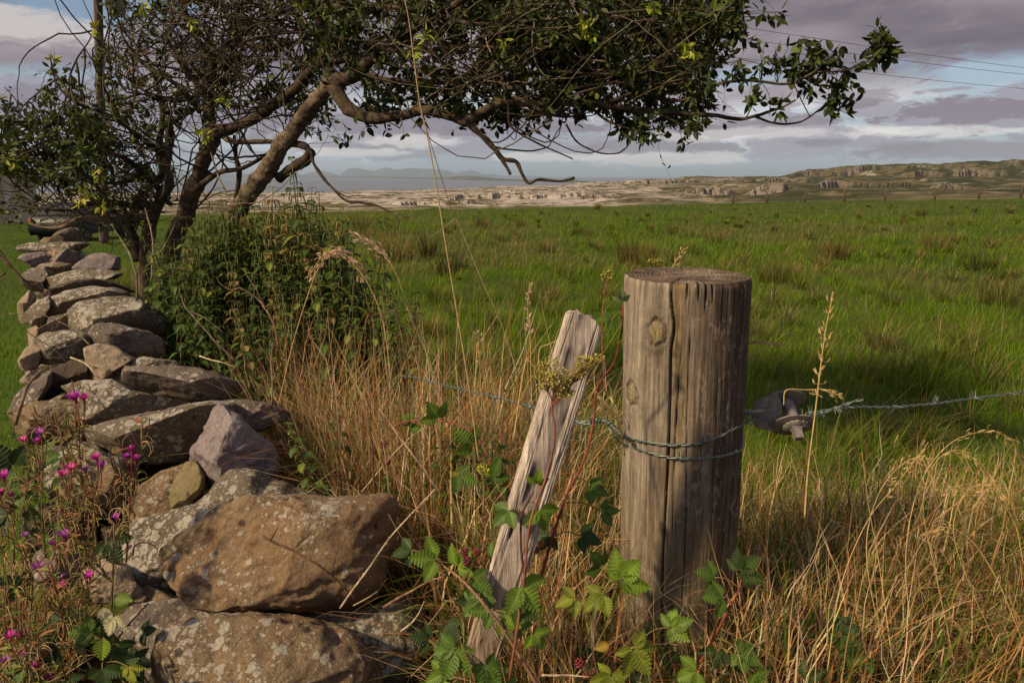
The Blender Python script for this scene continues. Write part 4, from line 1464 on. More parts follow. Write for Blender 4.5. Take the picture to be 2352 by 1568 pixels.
def pick(pal, n, rng, jit=0.18):
    pal = np.array(pal)
    c = pal[rng.integers(0, len(pal), n)]
    return np.clip(c * (1 + rng.normal(0, jit, (n, 1))) * (1 + rng.normal(0, 0.05, (n, 3))), 0.004, 0.9)


def lerp(a, b_, f):
    return a * (1 - f[:, None]) + b_ * f[:, None]


rng = np.random.default_rng(3)
GREEN = [(0.135, 0.27, 0.004), (0.175, 0.32, 0.006), (0.085, 0.19, 0.004), (0.22, 0.34, 0.010)]
OLIVE = [(0.15, 0.19, 0.02), (0.21, 0.22, 0.035), (0.11, 0.15, 0.015), (0.25, 0.215, 0.07)]
STRAW = [(0.40, 0.31, 0.13), (0.32, 0.24, 0.09), (0.46, 0.37, 0.18), (0.27, 0.20, 0.08)]

# the meadow
b = MB()
for (y0, y1, n, sg, hh, ww) in ((2.6, 7, 52000, 4, .22, .0042), (7, 16, 60000, 3, .24, .006), (16, 36, 60000, 2, .26, .012), (36, 77, 50000, 1, .27, .026)):
    y = np.exp(rng.uniform(math.log(y0), math.log(y1), n))
    x = rng.uniform(-1, 1, n) * (y * 0.92 + 1.2)
    wx = wall_x(np.clip(y, 1.55, 12.8))
    ok = (np.abs(x - wx) > 0.45) | (y > 12)
    ok &= ~((x > wx) & (x < wx + 0.8) & (y < 5))
    ok &= y < edge_y(x) + 1.5
    x, y = x[ok], y[ok]
    n = len(x)
    z = ground_z(x, y) - 0.01
    lawn = (x < wall_x(np.clip(y, 1.55, 12.8))) & (y < 40)
    clump = noise2(x, y, 0.9, 41, 3)
    pat = noise2(x, y, 0.22, 43, 3)
    h = hh * (0.28 + 2.3 * clump ** 1.8) * rng.uniform(.6, 1.25, n)
    h = np.where(lawn, 0.08 + 0.04 * rng.random(n), h)
    straw = sstep(0.46, 0.60, pat + 0.25 * (clump - .5)) * np.interp(y, [3, 8, 12, 30, 50, 80], [0.08, .22, .6, .6, .3, .2])
    f = rng.random(n)
    cg = pick(GREEN, n, rng)
    co = pick(OLIVE, n, rng)
    cs = pick(STRAW, n, rng)
    w1 = np.clip(straw * 1.2, 0, 1)
    c = np.where((f < w1 * 0.35)[:, None], cs, np.where((f < w1 * 0.95 + 0.06)[:, None], co, cg))
    c = np.where(lawn[:, None], cg * np.array([.8, .95, .7]), c)
    tall = (rng.random(n) < 0.03 + 0.10 * straw) & ~lawn
    h = np.where(tall, h * 1.9, h)
    c = np.where(tall[:, None], cs * 0.9, c)
    az = rng.normal(0.3, 1.0, n)
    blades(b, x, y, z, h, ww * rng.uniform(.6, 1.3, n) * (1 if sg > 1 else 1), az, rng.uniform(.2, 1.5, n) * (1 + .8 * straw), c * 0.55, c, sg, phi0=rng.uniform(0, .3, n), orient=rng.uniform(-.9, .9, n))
# tussocks: long arching blades from one crown
nc2 = 420
cy = np.exp(rng.uniform(math.log(4.5), math.log(60), nc2))
cx_ = rng.uniform(-1, 1, nc2) * (cy * .9 + .5)
ok = cx_ > wall_x(np.clip(cy, 1.55, 12.8)) + 1.3
cx_, cy = cx_[ok], cy[ok]
nb = 90
cid = np.repeat(np.arange(len(cx_)), nb)
a_ = rng.uniform(0, 2 * PI, len(cid))
sz_ = np.repeat(rng.uniform(.6, 1.5, len(cx_)), nb)
r_ = .09 * np.sqrt(rng.random(len(cid))) * sz_
x, y = cx_[cid] + r_ * np.cos(a_), cy[cid] + r_ * np.sin(a_)
kind_c = np.repeat(rng.random(len(cx_)), nb)
cO, cS, cG = pick(OLIVE, len(cid), rng), pick(STRAW, len(cid), rng), pick(GREEN, len(cid), rng)
rr_ = rng.random(len(cid))
c = np.where((rr_ < kind_c * .6)[:, None], cS * .85, np.where((rr_ < .55 + kind_c * .4)[:, None], cO, cG * .9))
blades(b, x, y, ground_z(x, y) - .01, rng.uniform(.25, .55, len(cid)) * sz_, (.0035 + .00042 * y) * rng.uniform(.7, 1.3, len(cid)), a_ + rng.normal(0, .4, len(cid)), rng.uniform(.5, 1.9, len(cid)), c * .5, c, 4, phi0=rng.uniform(.05, .6, len(cid)), rng=rng)
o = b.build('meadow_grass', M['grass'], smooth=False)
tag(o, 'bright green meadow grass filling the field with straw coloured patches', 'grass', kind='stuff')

# rank dry grass on the bank
DRY = [(0.44, 0.25, 0.125), (0.34, 0.165, 0.08), (0.54, 0.36, 0.21), (0.12, 0.15, 0.02), (0.10, 0.13, 0.015), (0.24, 0.12, 0.045), (0.66, 0.52, 0.30), (0.30, 0.115, 0.04), (0.14, 0.085, 0.035), (0.56, 0.36, 0.15), (0.62, 0.47, 0.25)]
GRN = [(0.125, 0.20, 0.016), (0.165, 0.24, 0.025), (0.085, 0.125, 0.018), (0.20, 0.21, 0.04)]


def bank_height(x, y):
    """how tall the grass stands above the bank"""
    wx = wall_x(np.clip(y, 1.55, 12.8))
    d = (x - wx) * .82
    a = 0.27 + 0.16 * noise2(x, y, 1.7, 71)
    a = a + 0.40 * np.exp(-((d - 0.8) / 0.5) ** 2) * sstep(1.7, 2.3, y) * (1 - sstep(3.6, 5.0, y))
    a = a + 0.06 * sstep(.4, 1.2, x) * sstep(1.2, 1.6, y)
    a = a * (1 - 0.22 * sstep(1.3, .95, y)) + 0.10 * np.exp(-((x - .05) / .5) ** 2) * sstep(1.2, 1.6, y)
    return a


def bank_points(n, rng, y0=0.8, y1=3.9):
    y = rng.uniform(y0, y1, n)
    x = rng.uniform(-1, 1.55, n) * (y * 0.95 + 0.35)
    wx = wall_x(np.clip(y, 1.55, 12.8))
    d = (x - wx) * .82
    ok = (d > np.where(y > 1.3, 0.26, 0.42)) | ((y < 2.1) & (d < -0.42) & (x > -2.2))
    ok &= ~((np.hypot(x - .37, y - 1.42) < .15))
    ok &= ~((x < -.10) & (x > -.75) & (y < 1.85))
    dens = np.where(d > 0, np.where(y < 1.9, 1.0, np.exp(-((d - .7) / .75) ** 2) + 0.45 * sstep(2.8, 1.9, y)), .6)
    ok &= rng.random(n) < dens
    return x[ok], y[ok]


b = MB()
x, y = bank_points(50000, rng)
n = len(x)
z = ground_z(x, y) - 0.01
hb = bank_height(x, y)
h = hb * rng.uniform(.45, 1.35, n)
cl = noise2(x, y, 3.2, 88, 3)
c = pick(DRY, n, rng)
az = rng.uniform(0, 2 * PI, n)
bend = np.abs(rng.normal(1.2, 1.0, n))
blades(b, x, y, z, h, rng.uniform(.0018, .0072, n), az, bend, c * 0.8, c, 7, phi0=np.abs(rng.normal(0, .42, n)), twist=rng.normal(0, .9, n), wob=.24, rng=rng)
# tall straw standing against the thicket and between stake and post
for (x0, x1, y0, y1, n, h0, h1) in ((-1.7, .15, 1.9, 3.1, 11500, .62, 1.12), (-.45, .35, 1.5, 2.2, 2300, .34, .66), (.5, 2.2, 1.45, 2.2, 1800, .28, .5), (-.05, .8, 1.0, 1.32, 1700, .34, .60)):
    x = rng.uniform(x0, x1, n)
    y = rng.uniform(y0, y1, n)
    d = (x - wall_x(np.clip(y, 1.55, 12.8))) * .82
    ok = (d > .34) & (d < np.where(x0 < -1, 1.55, 9)) & (np.hypot(x - .37, y - 1.42) > .15)
    ok &= rng.random(n) < 0.25 + 1.1 * sstep(.38, .6, noise2(x, y, 3.6, 12, 2))
    x, y = x[ok], y[ok]
    n = len(x)
    sel = rng.random(n) < .85
    x, y = x[sel], y[sel]
    n = len(x)
    c = pick([(0.74, 0.52, 0.28), (0.66, 0.40, 0.18), (0.80, 0.64, 0.42), (0.56, 0.27, 0.11), (0.72, 0.50, 0.26), (0.34, 0.15, 0.07), (0.16, 0.20, 0.03), (0.12, 0.17, 0.02), (0.20, 0.10, 0.05)], n, rng)
    blades(b, x, y, ground_z(x, y) - .02, rng.uniform(h0 * .8, h1, n), rng.uniform(.0018, .0066, n), rng.uniform(0, 2 * PI, n), np.abs(rng.normal(.65, .8, n)), c * .75, c, 8, phi0=np.abs(rng.normal(0, .22, n)), twist=rng.normal(0, .6, n), wob=.13, rng=rng)
# fallen, matted straw
x, y = bank_points(40000, rng)
n = len(x)
z = ground_z(x, y) + bank_height(x, y) * rng.uniform(0.0, 0.55, n)
c = pick(DRY, n, rng)
blades(b, x, y, z, rng.uniform(.10, .30, n), rng.uniform(.0014, .0036, n), rng.uniform(0, 2 * PI, n), rng.normal(0, .9, n), c * .8, c, 6, phi0=rng.uniform(1.0, 1.9, n), twist=rng.normal(0, 1.5, n), wob=.3, rng=rng)
# pale threads curling right round
x, y = bank_points(7500, rng, 1.2, 3.0)
n = len(x)
z = ground_z(x, y) + bank_height(x, y) * rng.uniform(0.3, 0.9, n)
c = pick([(0.55, 0.40, 0.20), (0.62, 0.48, 0.27), (0.44, 0.26, 0.11)], n, rng)
blades(b, x, y, z, rng.uniform(.08, .20, n), rng.uniform(.0011, .0018, n), rng.uniform(0, 2 * PI, n), rng.uniform(4, 8.5, n), c, c, 14, phi0=rng.uniform(-.5, .5, n), twist=rng.normal(0, .8, n), rng=rng)
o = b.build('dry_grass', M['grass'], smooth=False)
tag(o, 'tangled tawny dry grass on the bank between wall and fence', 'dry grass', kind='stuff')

b = MB()
x, y = bank_points(58000, rng)
n = len(x)
z = ground_z(x, y) - 0.01
keep = rng.random(n) < 0.62 + 1.1 * sstep(.42, .62, noise2(x, y, 1.7, 19))
x, y, z = x[keep], y[keep], z[keep]
n = len(x)
c = pick(GRN, n, rng)
blades(b, x, y, z, bank_height(x, y) * rng.uniform(.4, 1.15, n), rng.uniform(.002, .0062, n), rng.uniform(0, 2 * PI, n), np.abs(rng.normal(1.1, .7, n)), c * .6, c, 7, phi0=rng.uniform(0, .4, n), twist=rng.normal(0, .6, n), rng=rng)
x, y = bank_points(1500, rng, 1.0, 3.2)
n = len(x)
blades(b, x, y, ground_z(x, y), rng.uniform(.28, .5, n), rng.uniform(.006, .0095, n), rng.uniform(0, 2 * PI, n), rng.uniform(.6, 2.1, n), pick(GRN, n, rng) * .7, pick(GRN, n, rng), 9, phi0=rng.uniform(.1, .7, n), twist=rng.normal(0, .5, n), rng=rng)
o = b.build('bank_grass', M['grass'], smooth=False)
tag(o, 'green grass blades growing up through the dry grass on the bank', 'grass', kind='stuff')

# ------------------------------------------------------------------ rush tufts in the field


def ground_hit(px, py, y0=1.0):
    d = ray(px, py)
    Y = y0
    while Y < 90:
        q = np.array([0, 0, EYE]) + d * (Y / d[1])
        if q[2] <= ground_z(q[0], q[1]):
            return q
        Y *= 1.01
    return q


def rush_mesh(seed, n=130, hh=.6, spread=.16, pal=((0.13, 0.13, 0.03), (0.20, 0.15, 0.05), (0.30, 0.21, 0.08), (0.09, 0.10, 0.02)), w=.011):
    rng = np.random.default_rng(seed)
    b = MB()
    r = spread * np.sqrt(rng.random(n))
    a = rng.uniform(0, 2 * PI, n)
    c = pick(pal, n, rng)
    blades(b, r * np.cos(a), r * np.sin(a), np.zeros(n) - .03, hh * rng.uniform(.5, 1.1, n), np.full(n, w) * rng.uniform(.6, 1.2, n), a + rng.normal(0, .5, n), rng.uniform(0, .7, n), c * .5, c, 4,
           phi0=r / spread * rng.uniform(.1, .55, n), orient=rng.uniform(-.8, .8, n), rng=rng)
    return b


RUSH = [rush_mesh(1).mesh('rush', M['grass'], False), rush_mesh(2, 170, .5, .26).mesh('rush', M['grass'], False), rush_mesh(3, 120, .45, .2, ((0.05, 0.055, 0.015), (0.09, 0.08, 0.025), (0.12, 0.10, 0.035))).mesh('rush', M['grass'], False)]
rushes = [(1105, 527, 0, 1.2, 'brown rush tuft below the cliffs, right of the two tall stems'), (1197, 524, 0, 1.1, 'rush tuft just right of the similar brown one under the sea shore'),
          (1328, 541, 2, .9, 'small dark rush tuft alone in green grass above the stake'), (1475, 612, 1, 1.5, 'wide olive rush tuft right behind the round post top'),
          (1440, 606, 0, 1.2, 'rush tuft behind the left edge of the round post top'), (905, 600, 1, 1.9, 'broad brown rush clump beside the nettles'),
          (1035, 632, 2, 1.25, 'dark rush clump in the field behind the tall leaning stem'), (830, 532, 0, 1.6, 'tall brown rushes rising beside the nettle tops'),
          (985, 590, 0, 1.3, 'rush clump left of the dark one in the meadow'), (2116, 498, 2, 1.2, 'dark bushy rush tuft near the far fence on the right'),
          (2250, 622, 2, 1.3, 'low dark rush clump at the right side of the field'), (1915, 595, 1, 1.2, 'olive rush tuft in the field right of the post'),
          (2150, 580, 1, 1.3, 'olive rush tuft in the middle of the right hand field'), (1372, 482, 0, 1.2, 'rush tuft on the far edge of the field under the pale cliffs'),
          (1640, 560, 1, 1.0, 'faint rush tuft beyond the post in the middle field'), (1780, 650, 1, .9, 'rush tuft right of the post top in straw coloured grass'),
          (1255, 580, 1, .9, 'low olive tuft between the stems and the small dark rush'), (2290, 700, 1, .9, 'low tuft close to the right edge of the field')]
for k, (px, py, kind_, sc, lab) in enumerate(rushes):
    q = ground_hit(px, py)
    o = bpy.data.objects.new('rush_tuft', RUSH[kind_])
    col.objects.link(o)
    o.location = Vector(q)
    o.scale = (sc * 1.2, sc * 1.2, sc * 1.3)
    o.rotation_euler = (0, 0, k * 1.7)
    tag(o, lab, 'rush tuft', 'rush tufts scattered over the field')
# ------------------------------------------------------------------ trees
def mat_bark():
    m, t = new_mat('bark')
    a = t.n('ShaderNodeVertexColor', layer_name='Col')
    tc = t.n('ShaderNodeTexCoord')
    p = tc.outputs['Object']
    n1 = t.noise(p, 14, 5, 0.65)
    n2 = t.noise(p, 60, 5, 0.7, 0.5)
    k = t.math('MULTIPLY', t.ramp(n1, 0.35, 0.65, 0.6, 1.35), t.ramp(n2, 0.35, 0.62, 0.65, 1.2))
    cb = t.n('ShaderNodeVectorMath', operation='SCALE')
    t.put(cb.inputs[0], a.outputs[0])
    t.put(cb.inputs['Scale'], k)
    c = t.mix(t.math('MULTIPLY', t.ramp(n1, 0.56, 0.66), 0.4), cb.outputs[0], (0.085, 0.088, 0.04))
    finish(t, c, 0.9, n2, 0.8, 0.008, 0.15)
    return m


M['bark'] = mat_bark()
M['tree_leaf'] = mat_vcol('tree_leaf', 0.55, 0.22, 0, 0, 0.25)
BARK = np.array([0.105, 0.078, 0.056])
BARKD = np.array([0.045, 0.033, 0.026])
BARKL = np.array([0.17, 0.128, 0.090])


def project(v):
    v = np.asarray(v, float)
    e = v - np.array([0, 0, EYE])
    dep = e[..., 1] * _cp - e[..., 2] * _sp
    return 1176 + FPX * e[..., 0] / dep, 784 - FPX * (e[..., 1] * _sp + e[..., 2] * _cp) / dep, dep


def in_poly(px, py, poly):
    px = np.asarray(px, float)
    py = np.asarray(py, float)
    r = np.zeros(px.shape, bool)
    j = len(poly) - 1
    for i in range(len(poly)):
        xi, yi = poly[i]
        xj, yj = poly[j]
        c = ((yi > py) != (yj > py)) & (px < (xj - xi) * (py - yi) / (yj - yi + 1e-9) + xi)
        r ^= c
        j = i
    return r


class Tree:
    def __init__(s, base, label, cat='tree', seed=1):
        s.root = empty('windswept_tree', base, label, cat, None)
        s.rng = np.random.default_rng(seed)
        s.pool = []       # skeleton points for attaching twigs
        s.twig = MB()
        s.leafb = MB()
        s.lv = []

    def limb(s, pts, name='limb', colr=BARK * .72, n=12, knots=0.5, pool=True, k=7, into=None):
        """pts: (picture x, picture y, metres ahead, width in picture points)"""
        q = np.array([list(P(a[0], a[1], a[2])) + [a[3] * 0.5 / FPX * a[2] * (0.72 if name == 'trunk' else 0.80)] for a in pts])
        sp_ = spline(q, k)
        p3, r = sp_[:, :3], np.clip(sp_[:, 3], 0.0012, 1)
        m_ = len(p3)
        u = np.linspace(0, 1, m_)
        wig = (fbm(np.stack([p3[:, 0] * 5, p3[:, 1] * 5, p3[:, 2] * 5], -1), 3, int(pts[0][0])) - 0.5)
        wig2 = (fbm(np.stack([p3[:, 2] * 6, p3[:, 0] * 6, p3[:, 1] * 6], -1), 3, int(pts[0][1]) + 9) - 0.5)
        fade = np.sin(np.clip(u, 0, 1) * PI) ** 0.5
        p3 = p3 + np.stack([wig, wig2 * .5, wig2], -1) * (r * 0.8 + .012)[:, None] * fade[:, None]
        r = r * (1 + knots * 0.28 * (vnoise(np.stack([u * m_ * 0.35, u * 0 + pts[0][0], u * 0], -1), 7) - 0.5))
        b = into or MB()
        ringc = (0.70 + 0.35 * vnoise(np.stack([u * m_ * .2, u * 0, u * 0], -1), 5) + 0.45 * vnoise(np.stack([u * m_ * .9, u * 0 + 5, u * 0], -1), 6) ** 2)
        b.tube(p3, r, n, np.tile(colr, (m_, 1)) * ringc[:, None])
        Vt = b.V[-1]
        body = Vt[:m_ * n].reshape(m_, n, 3)
        out = body - p3[:, None, :]
        body += out * (0.55 * (fbm(body * 16, 3, 4) - .5) + 0.16 * (fbm(body * 60, 2, 7) - .5))[..., None] * sstep(.006, .03, r)[:, None, None]
        if n > 12:
            cc_ = b.C[-1]
            cc_[:m_ * n] *= (0.65 + 0.7 * fbm(body * np.array([22, 22, 40]), 3, 14).reshape(-1, 1))
        if into is None:
            b.build(name, M['bark'], s.root)
        if pool:
            for a_, rr_ in zip(p3[m_ // 5:], r[m_ // 5:]):
                s.pool.append((a_[0], a_[1], a_[2], rr_))
        return p3

    def leaves_along(s, pts, n, size, pal, droop=0.6):
        rng = s.rng
        for k in range(n):
            f = rng.uniform(0.35, 1.0)
            i = min(len(pts) - 2, int(f * (len(pts) - 1)))
            p = pts[i] + (pts[i + 1] - pts[i]) * rng.random()
            s.lv.append((p, size * rng.uniform(.6, 1.2), pal[rng.integers(0, len(pal))]))

    def flush_leaves(s):
        """each leaf: two halves folded on the midrib"""
        rng = s.rng
        n = len(s.lv)
        p = np.array([l[0] for l in s.lv])
        sz = np.array([l[1] for l in s.lv])
        c = np.array([l[2] for l in s.lv]) * rng.uniform(.7, 1.35, (n, 1)) * (1 + rng.normal(0, .06, (n, 3)))
        d = rng.normal(0, 1, (n, 3))
        d[:, 2] -= 0.55
        d[:, 0] += 0.25
        d /= np.linalg.norm(d, axis=1, keepdims=True)
        r = rng.normal(0, 1, (n, 3))
        w = np.cross(d, r)
        w /= np.linalg.norm(w, axis=1, keepdims=True) + 1e-9
        nn = np.cross(w, d)
        asp = rng.uniform(.38, .6, n)
        L, Wd = sz[:, None], (sz * asp * .5)[:, None]
        st = p + d * 0.012
        fold = rng.uniform(.1, .5, n)[:, None] * Wd
        curl = rng.uniform(-.25, .1, n)[:, None] * L
        base = st
        tip = st + d * L + nn * curl
        a1 = st + d * L * .28 + w * Wd * .9 + nn * fold
        a2 = st + d * L * .62 + w * Wd * .85 + nn * (fold + curl * .4)
        b1 = st + d * L * .28 - w * Wd * .9 + nn * fold
        b2 = st + d * L * .62 - w * Wd * .85 + nn * (fold + curl * .4)
        V = np.stack([base, a1, a2, tip, b2, b1], 1).reshape(-1, 3)
        o = (np.arange(n) * 6)[:, None]
        Q = np.concatenate([o + np.array([[0, 1, 2, 3]]), o + np.array([[0, 3, 4, 5]])])
        s.leafb.add(V, Q, None, np.repeat(np.clip(c, .003, .8), 6, axis=0))

    def arc(s, a, e, bow, r0, r1, n=10, colr=BARKD, wobble=0.05, nside=4):
        rng = s.rng
        a, e = np.asarray(a, float), np.asarray(e, float)
        L = np.linalg.norm(e - a)
        bv = rng.normal(0, 1, 3)
        bv[2] += rng.choice([-1, 1]) * 0.6
        ax = (e - a) / (L + 1e-9)
        bv -= ax * np.dot(bv, ax)
        bv /= np.linalg.norm(bv) + 1e-9
        u = np.linspace(0, 1, n)
        p = a + (e - a) * u[:, None] + bv * (np.sin(u * PI) * bow * L)[:, None]
        jit = rng.normal(0, wobble * L / n * 1.6, (n, 3))
        jit[0] = 0
        p = p + jit
        s.twig.tube(p, np.linspace(r0, r1, n), nside, np.tile(colr * rng.uniform(.5, 1.3), (n, 1)), cap=False)
        return p

    def fill(s, poly, N, yr, leaves=9, size=.055, pal=None, maxlen=1.6, r0=.0045, bare=0, dens=None):
        rng = s.rng
        poly = np.array(poly, float)
        att = []
        while len(att) < N:
            x = rng.uniform(poly[:, 0].min(), poly[:, 0].max(), N)
            y = rng.uniform(poly[:, 1].min(), poly[:, 1].max(), N)
            k = in_poly(x, y, poly)
            if dens is not None:
                k &= rng.random(N) < dens(x, y)
            for a, b_ in zip(x[k], y[k]):
                att.append(P(a, b_, rng.uniform(*yr)))
        att = np.array(att[:N])
        pool = np.array(s.pool)
        # order by distance from the present skeleton so growth spreads outwards
        dmin = np.array([np.min(np.sum((pool[:, :3] - q) ** 2, 1)) for q in att])
        buf = np.zeros((len(pool) + N * 8 + 10, 3))
        rb = np.zeros(len(buf))
        buf[:len(pool)] = pool[:, :3]
        rb[:len(pool)] = pool[:, 3]
        m_ = len(pool)
        for k in np.argsort(dmin):
            q = att[k]
            d2 = np.sum((buf[:m_] - q) ** 2, 1)
            # prefer attaching from the trunk side
            i = int(np.argmin(d2 * (1 + 0.5 * (buf[:m_, 0] > q[0] + .1))))
            a = buf[i]
            L = math.sqrt(d2[i])
            if L > maxlen:
                a = q + (a - q) * (maxlen / L)
            rr0 = min(max(.0016, rb[i] * .62), r0 * (1 + 2.2 * L))
            p = s.arc(a, q, rng.uniform(-.28, .28), rr0, .0011, n=8 if L < .5 else 12)
            if rng.random() < (1 - bare):
                s.leaves_along(p, int(leaves * rng.uniform(.5, 1.5)), size, pal)
            # a side twig or two
            for z in range(rng.integers(0, 3)):
                j = rng.integers(len(p) // 2, len(p))
                e = p[j] + rng.normal(0, .11, 3)
                pp = s.arc(p[j], e, .2, .0018, .0008, n=5, nside=3)
                if rng.random() < (1 - bare):
                    s.leaves_along(pp, int(leaves * .5), size, pal)
            stp = p[2::2][:8]
            buf[m_:m_ + len(stp)] = stp
            rb[m_:m_ + len(stp)] = np.linspace(rr0 * .9, .0012, len(p))[2::2][:8]
            m_ += len(stp)
        s.pool = [tuple(buf[i]) + (rb[i],) for i in range(m_)]

    def loops(s, poly, N, yr, Lr=(.4, 1.1), bow=(.15, .5), r=(.0035, .006), colr=BARKL):
        """long arching bare shoots"""
        rng = s.rng
        poly = np.array(poly, float)
        pool = np.array(s.pool)
        k = 0
        while k < N:
            x = rng.uniform(poly[:, 0].min(), poly[:, 0].max())
            y = rng.uniform(poly[:, 1].min(), poly[:, 1].max())
            if not in_poly(np.array([x]), np.array([y]), poly)[0]:
                continue
            q = P(x, y, rng.uniform(*yr))
            d = np.linalg.norm(pool[:, :3] - q, axis=1)
            c = np.where((d > Lr[0]) & (d < Lr[1]))[0]
            if len(c) == 0:
                k += 1
                continue
            a = pool[rng.choice(c), :3]
            s.arc(a, q, rng.uniform(*bow) * rng.choice([-1, 1]), rng.uniform(*r), .0018, n=16, colr=colr * rng.uniform(.45, 1.1), wobble=.06, nside=5)
            k += 1

    def done(s):
        s.flush_leaves()
        s.twig.build('twig_mass', M['bark'], s.root)
        s.leafb.build('crown', M['tree_leaf'], s.root, smooth=False)


DKL = [(0.034, 0.048, 0.010), (0.025, 0.036, 0.009), (0.045, 0.064, 0.012), (0.038, 0.044, 0.015), (0.08, 0.105, 0.016)]
MDL = [(0.075, 0.105, 0.018), (0.055, 0.080, 0.015), (0.10, 0.135, 0.025), (0.12, 0.14, 0.03), (0.07, 0.08, 0.03)]
YLL = [(0.30, 0.33, 0.04), (0.22, 0.28, 0.03), (0.36, 0.33, 0.05)]

# --- the leaning tree whose crown reaches far to the right
A = Tree(tuple(P(430, 905, 5.3)), 'large windswept tree leaning right, its crown reaching across the top of the view')
A.limb([(430, 905, 5.3, 62), (440, 740, 5.25, 60), (480, 600, 5.1, 58), (545, 490, 4.95, 56), (600, 408, 4.85, 53), (665, 318, 4.72, 49), (720, 238, 4.62, 46), (766, 186, 4.55, 44)], 'trunk', BARK * 1.2, 40, k=34)
A.limb([(762, 195, 4.56, 34), (750, 140, 4.56, 27), (740, 85, 4.52, 25), (734, 45, 4.5, 24), (748, 20, 4.47, 20), (800, 16, 4.4, 17), (860, 14, 4.3, 14), (930, 20, 4.2, 9)], n=14)
A.limb([(762, 190, 4.56, 40), (810, 172, 4.5, 36), (850, 140, 4.45, 30), (885, 108, 4.4, 26), (940, 75, 4.3, 22), (1000, 38, 4.2, 19), (1080, -10, 4.1, 15), (1200, -60, 4, 9)], n=14)
A.limb([(764, 190, 4.55, 46), (784, 228, 4.5, 40), (815, 258, 4.45, 34), (860, 272, 4.4, 30), (915, 265, 4.35, 27), (975, 255, 4.3, 26), (1030, 264, 4.25, 28), (1072, 280, 4.2, 27), (1105, 256, 4.18, 24), (1160, 232, 4.15, 23), (1230, 238, 4.1, 21),
        (1300, 236, 4.1, 19), (1400, 244, 4.05, 17), (1510, 254, 4.0, 14), (1582, 262, 4, 12), (1640, 264, 4, 11), (1695, 274, 4, 10), (1735, 268, 3.95, 9), (1770, 255, 3.9, 8), (1800, 245, 3.9, 6), (1828, 230, 3.9, 4)], n=14)
A.limb([(1075, 282, 4.2, 20), (1111, 316, 4.15, 17), (1135, 343, 4.1, 15), (1155, 366, 4.1, 14), (1185, 373, 4.08, 11), (1198, 396, 4.05, 10), (1215, 419, 4, 9), (1239, 411, 4, 8), (1286, 416, 3.95, 7), (1319, 409, 3.9, 9)], 'dead_branch', BARKD * 1.2, 8, 1.2, False)
A.limb([(1153, 364, 4.1, 12), (1163, 382, 4.08, 9), (1172, 400, 4.05, 9)], 'dead_branch', BARKD * 1.2, 8, 1, False)
A.limb([(1151, 172, 4.15, 10), (1166, 232, 4.12, 9), (1170, 285, 4.1, 8), (1190, 305, 4.08, 7), (1222, 322, 4.05, 6), (1272, 346, 4, 5), (1316, 366, 4, 4)], 'dead_branch', BARKD * 1.2, 8, 1, False)
A.limb([(1125, 335, 4.1, 7), (1160, 342, 4.1, 5), (1212, 346, 4.05, 5), (1255, 340, 4.02, 4), (1268, 325, 4, 3), (1282, 300, 4, 3), (1290, 288, 4, 2)], 'dead_branch', BARKD * 1.2, 7, 1, False)
A.limb([(1300, 285, 4.0, 6), (1326, 326, 4, 5), (1373, 349, 3.95, 4.5), (1417, 353, 3.9, 4.5), (1432, 345, 3.9, 4), (1442, 336, 3.9, 4)], 'dead_branch', BARKD * 1.2, 7, 1, False)
A.limb([(1165, 205, 4.15, 16), (1195, 205, 4.1, 13), (1215, 235, 4.05, 11), (1260, 262, 4, 9), (1310, 268, 4, 7), (1355, 250, 3.95, 5)], n=8)
A.limb([(1400, 235, 4.05, 11), (1470, 212, 4, 10), (1545, 232, 4, 9), (1590, 225, 3.95, 9), (1620, 210, 3.92, 8.5), (1650, 193, 3.9, 8), (1700, 185, 3.9, 8), (1755, 189, 3.85, 7), (1807, 192, 3.85, 7), (1860, 172, 3.8, 6.5), (1885, 152, 3.8, 4), (1895, 140, 3.8, 2)], n=9)
A.limb([(1870, 166, 3.8, 5), (1910, 165, 3.8, 5), (1946, 161, 3.78, 5), (1987, 144, 3.75, 4.5), (2012, 128, 3.75, 3.5), (2030, 105, 3.75, 2)], n=8)
A.limb([(1735, 268, 3.95, 7), (1770, 281, 3.92, 6), (1807, 287, 3.9, 5.5), (1840, 280, 3.9, 5), (1864, 266, 3.88, 4.5), (1884, 250, 3.88, 4), (1895, 238, 3.87, 2)], n=8)
A.limb([(1825, 198, 3.85, 3), (1842, 232, 3.85, 3), (1860, 268, 3.88, 2.5)], 'dead_branch', BARKD, 6, .5, False)
A.limb([(672, 330, 4.75, 22), (700, 336, 4.7, 20), (713, 350, 4.68, 12), (720, 375, 4.65, 10), (735, 398, 4.6, 9), (758, 427, 4.55, 8.5), (795, 462, 4.5, 8), (829, 465, 4.45, 7.5), (869, 472, 4.4, 7), (900, 490, 4.35, 5), (916, 507, 4.3, 4), (913, 527, 4.3, 2.5)], 'dead_branch', BARKD * 1.3, 8, 1.3, False)
A.limb([(716, 350, 4.68, 30), (700, 372, 4.72, 30), (672, 385, 4.78, 26), (640, 410, 4.85, 26)], 'limb', BARKD * 1.4, 10, 1, False)
A.limb([(758, 427, 4.55, 5), (775, 440, 4.52, 4), (800, 452, 4.5, 3), (812, 448, 4.5, 3)], 'dead_branch', BARKD * 1.3, 6, 1, False)
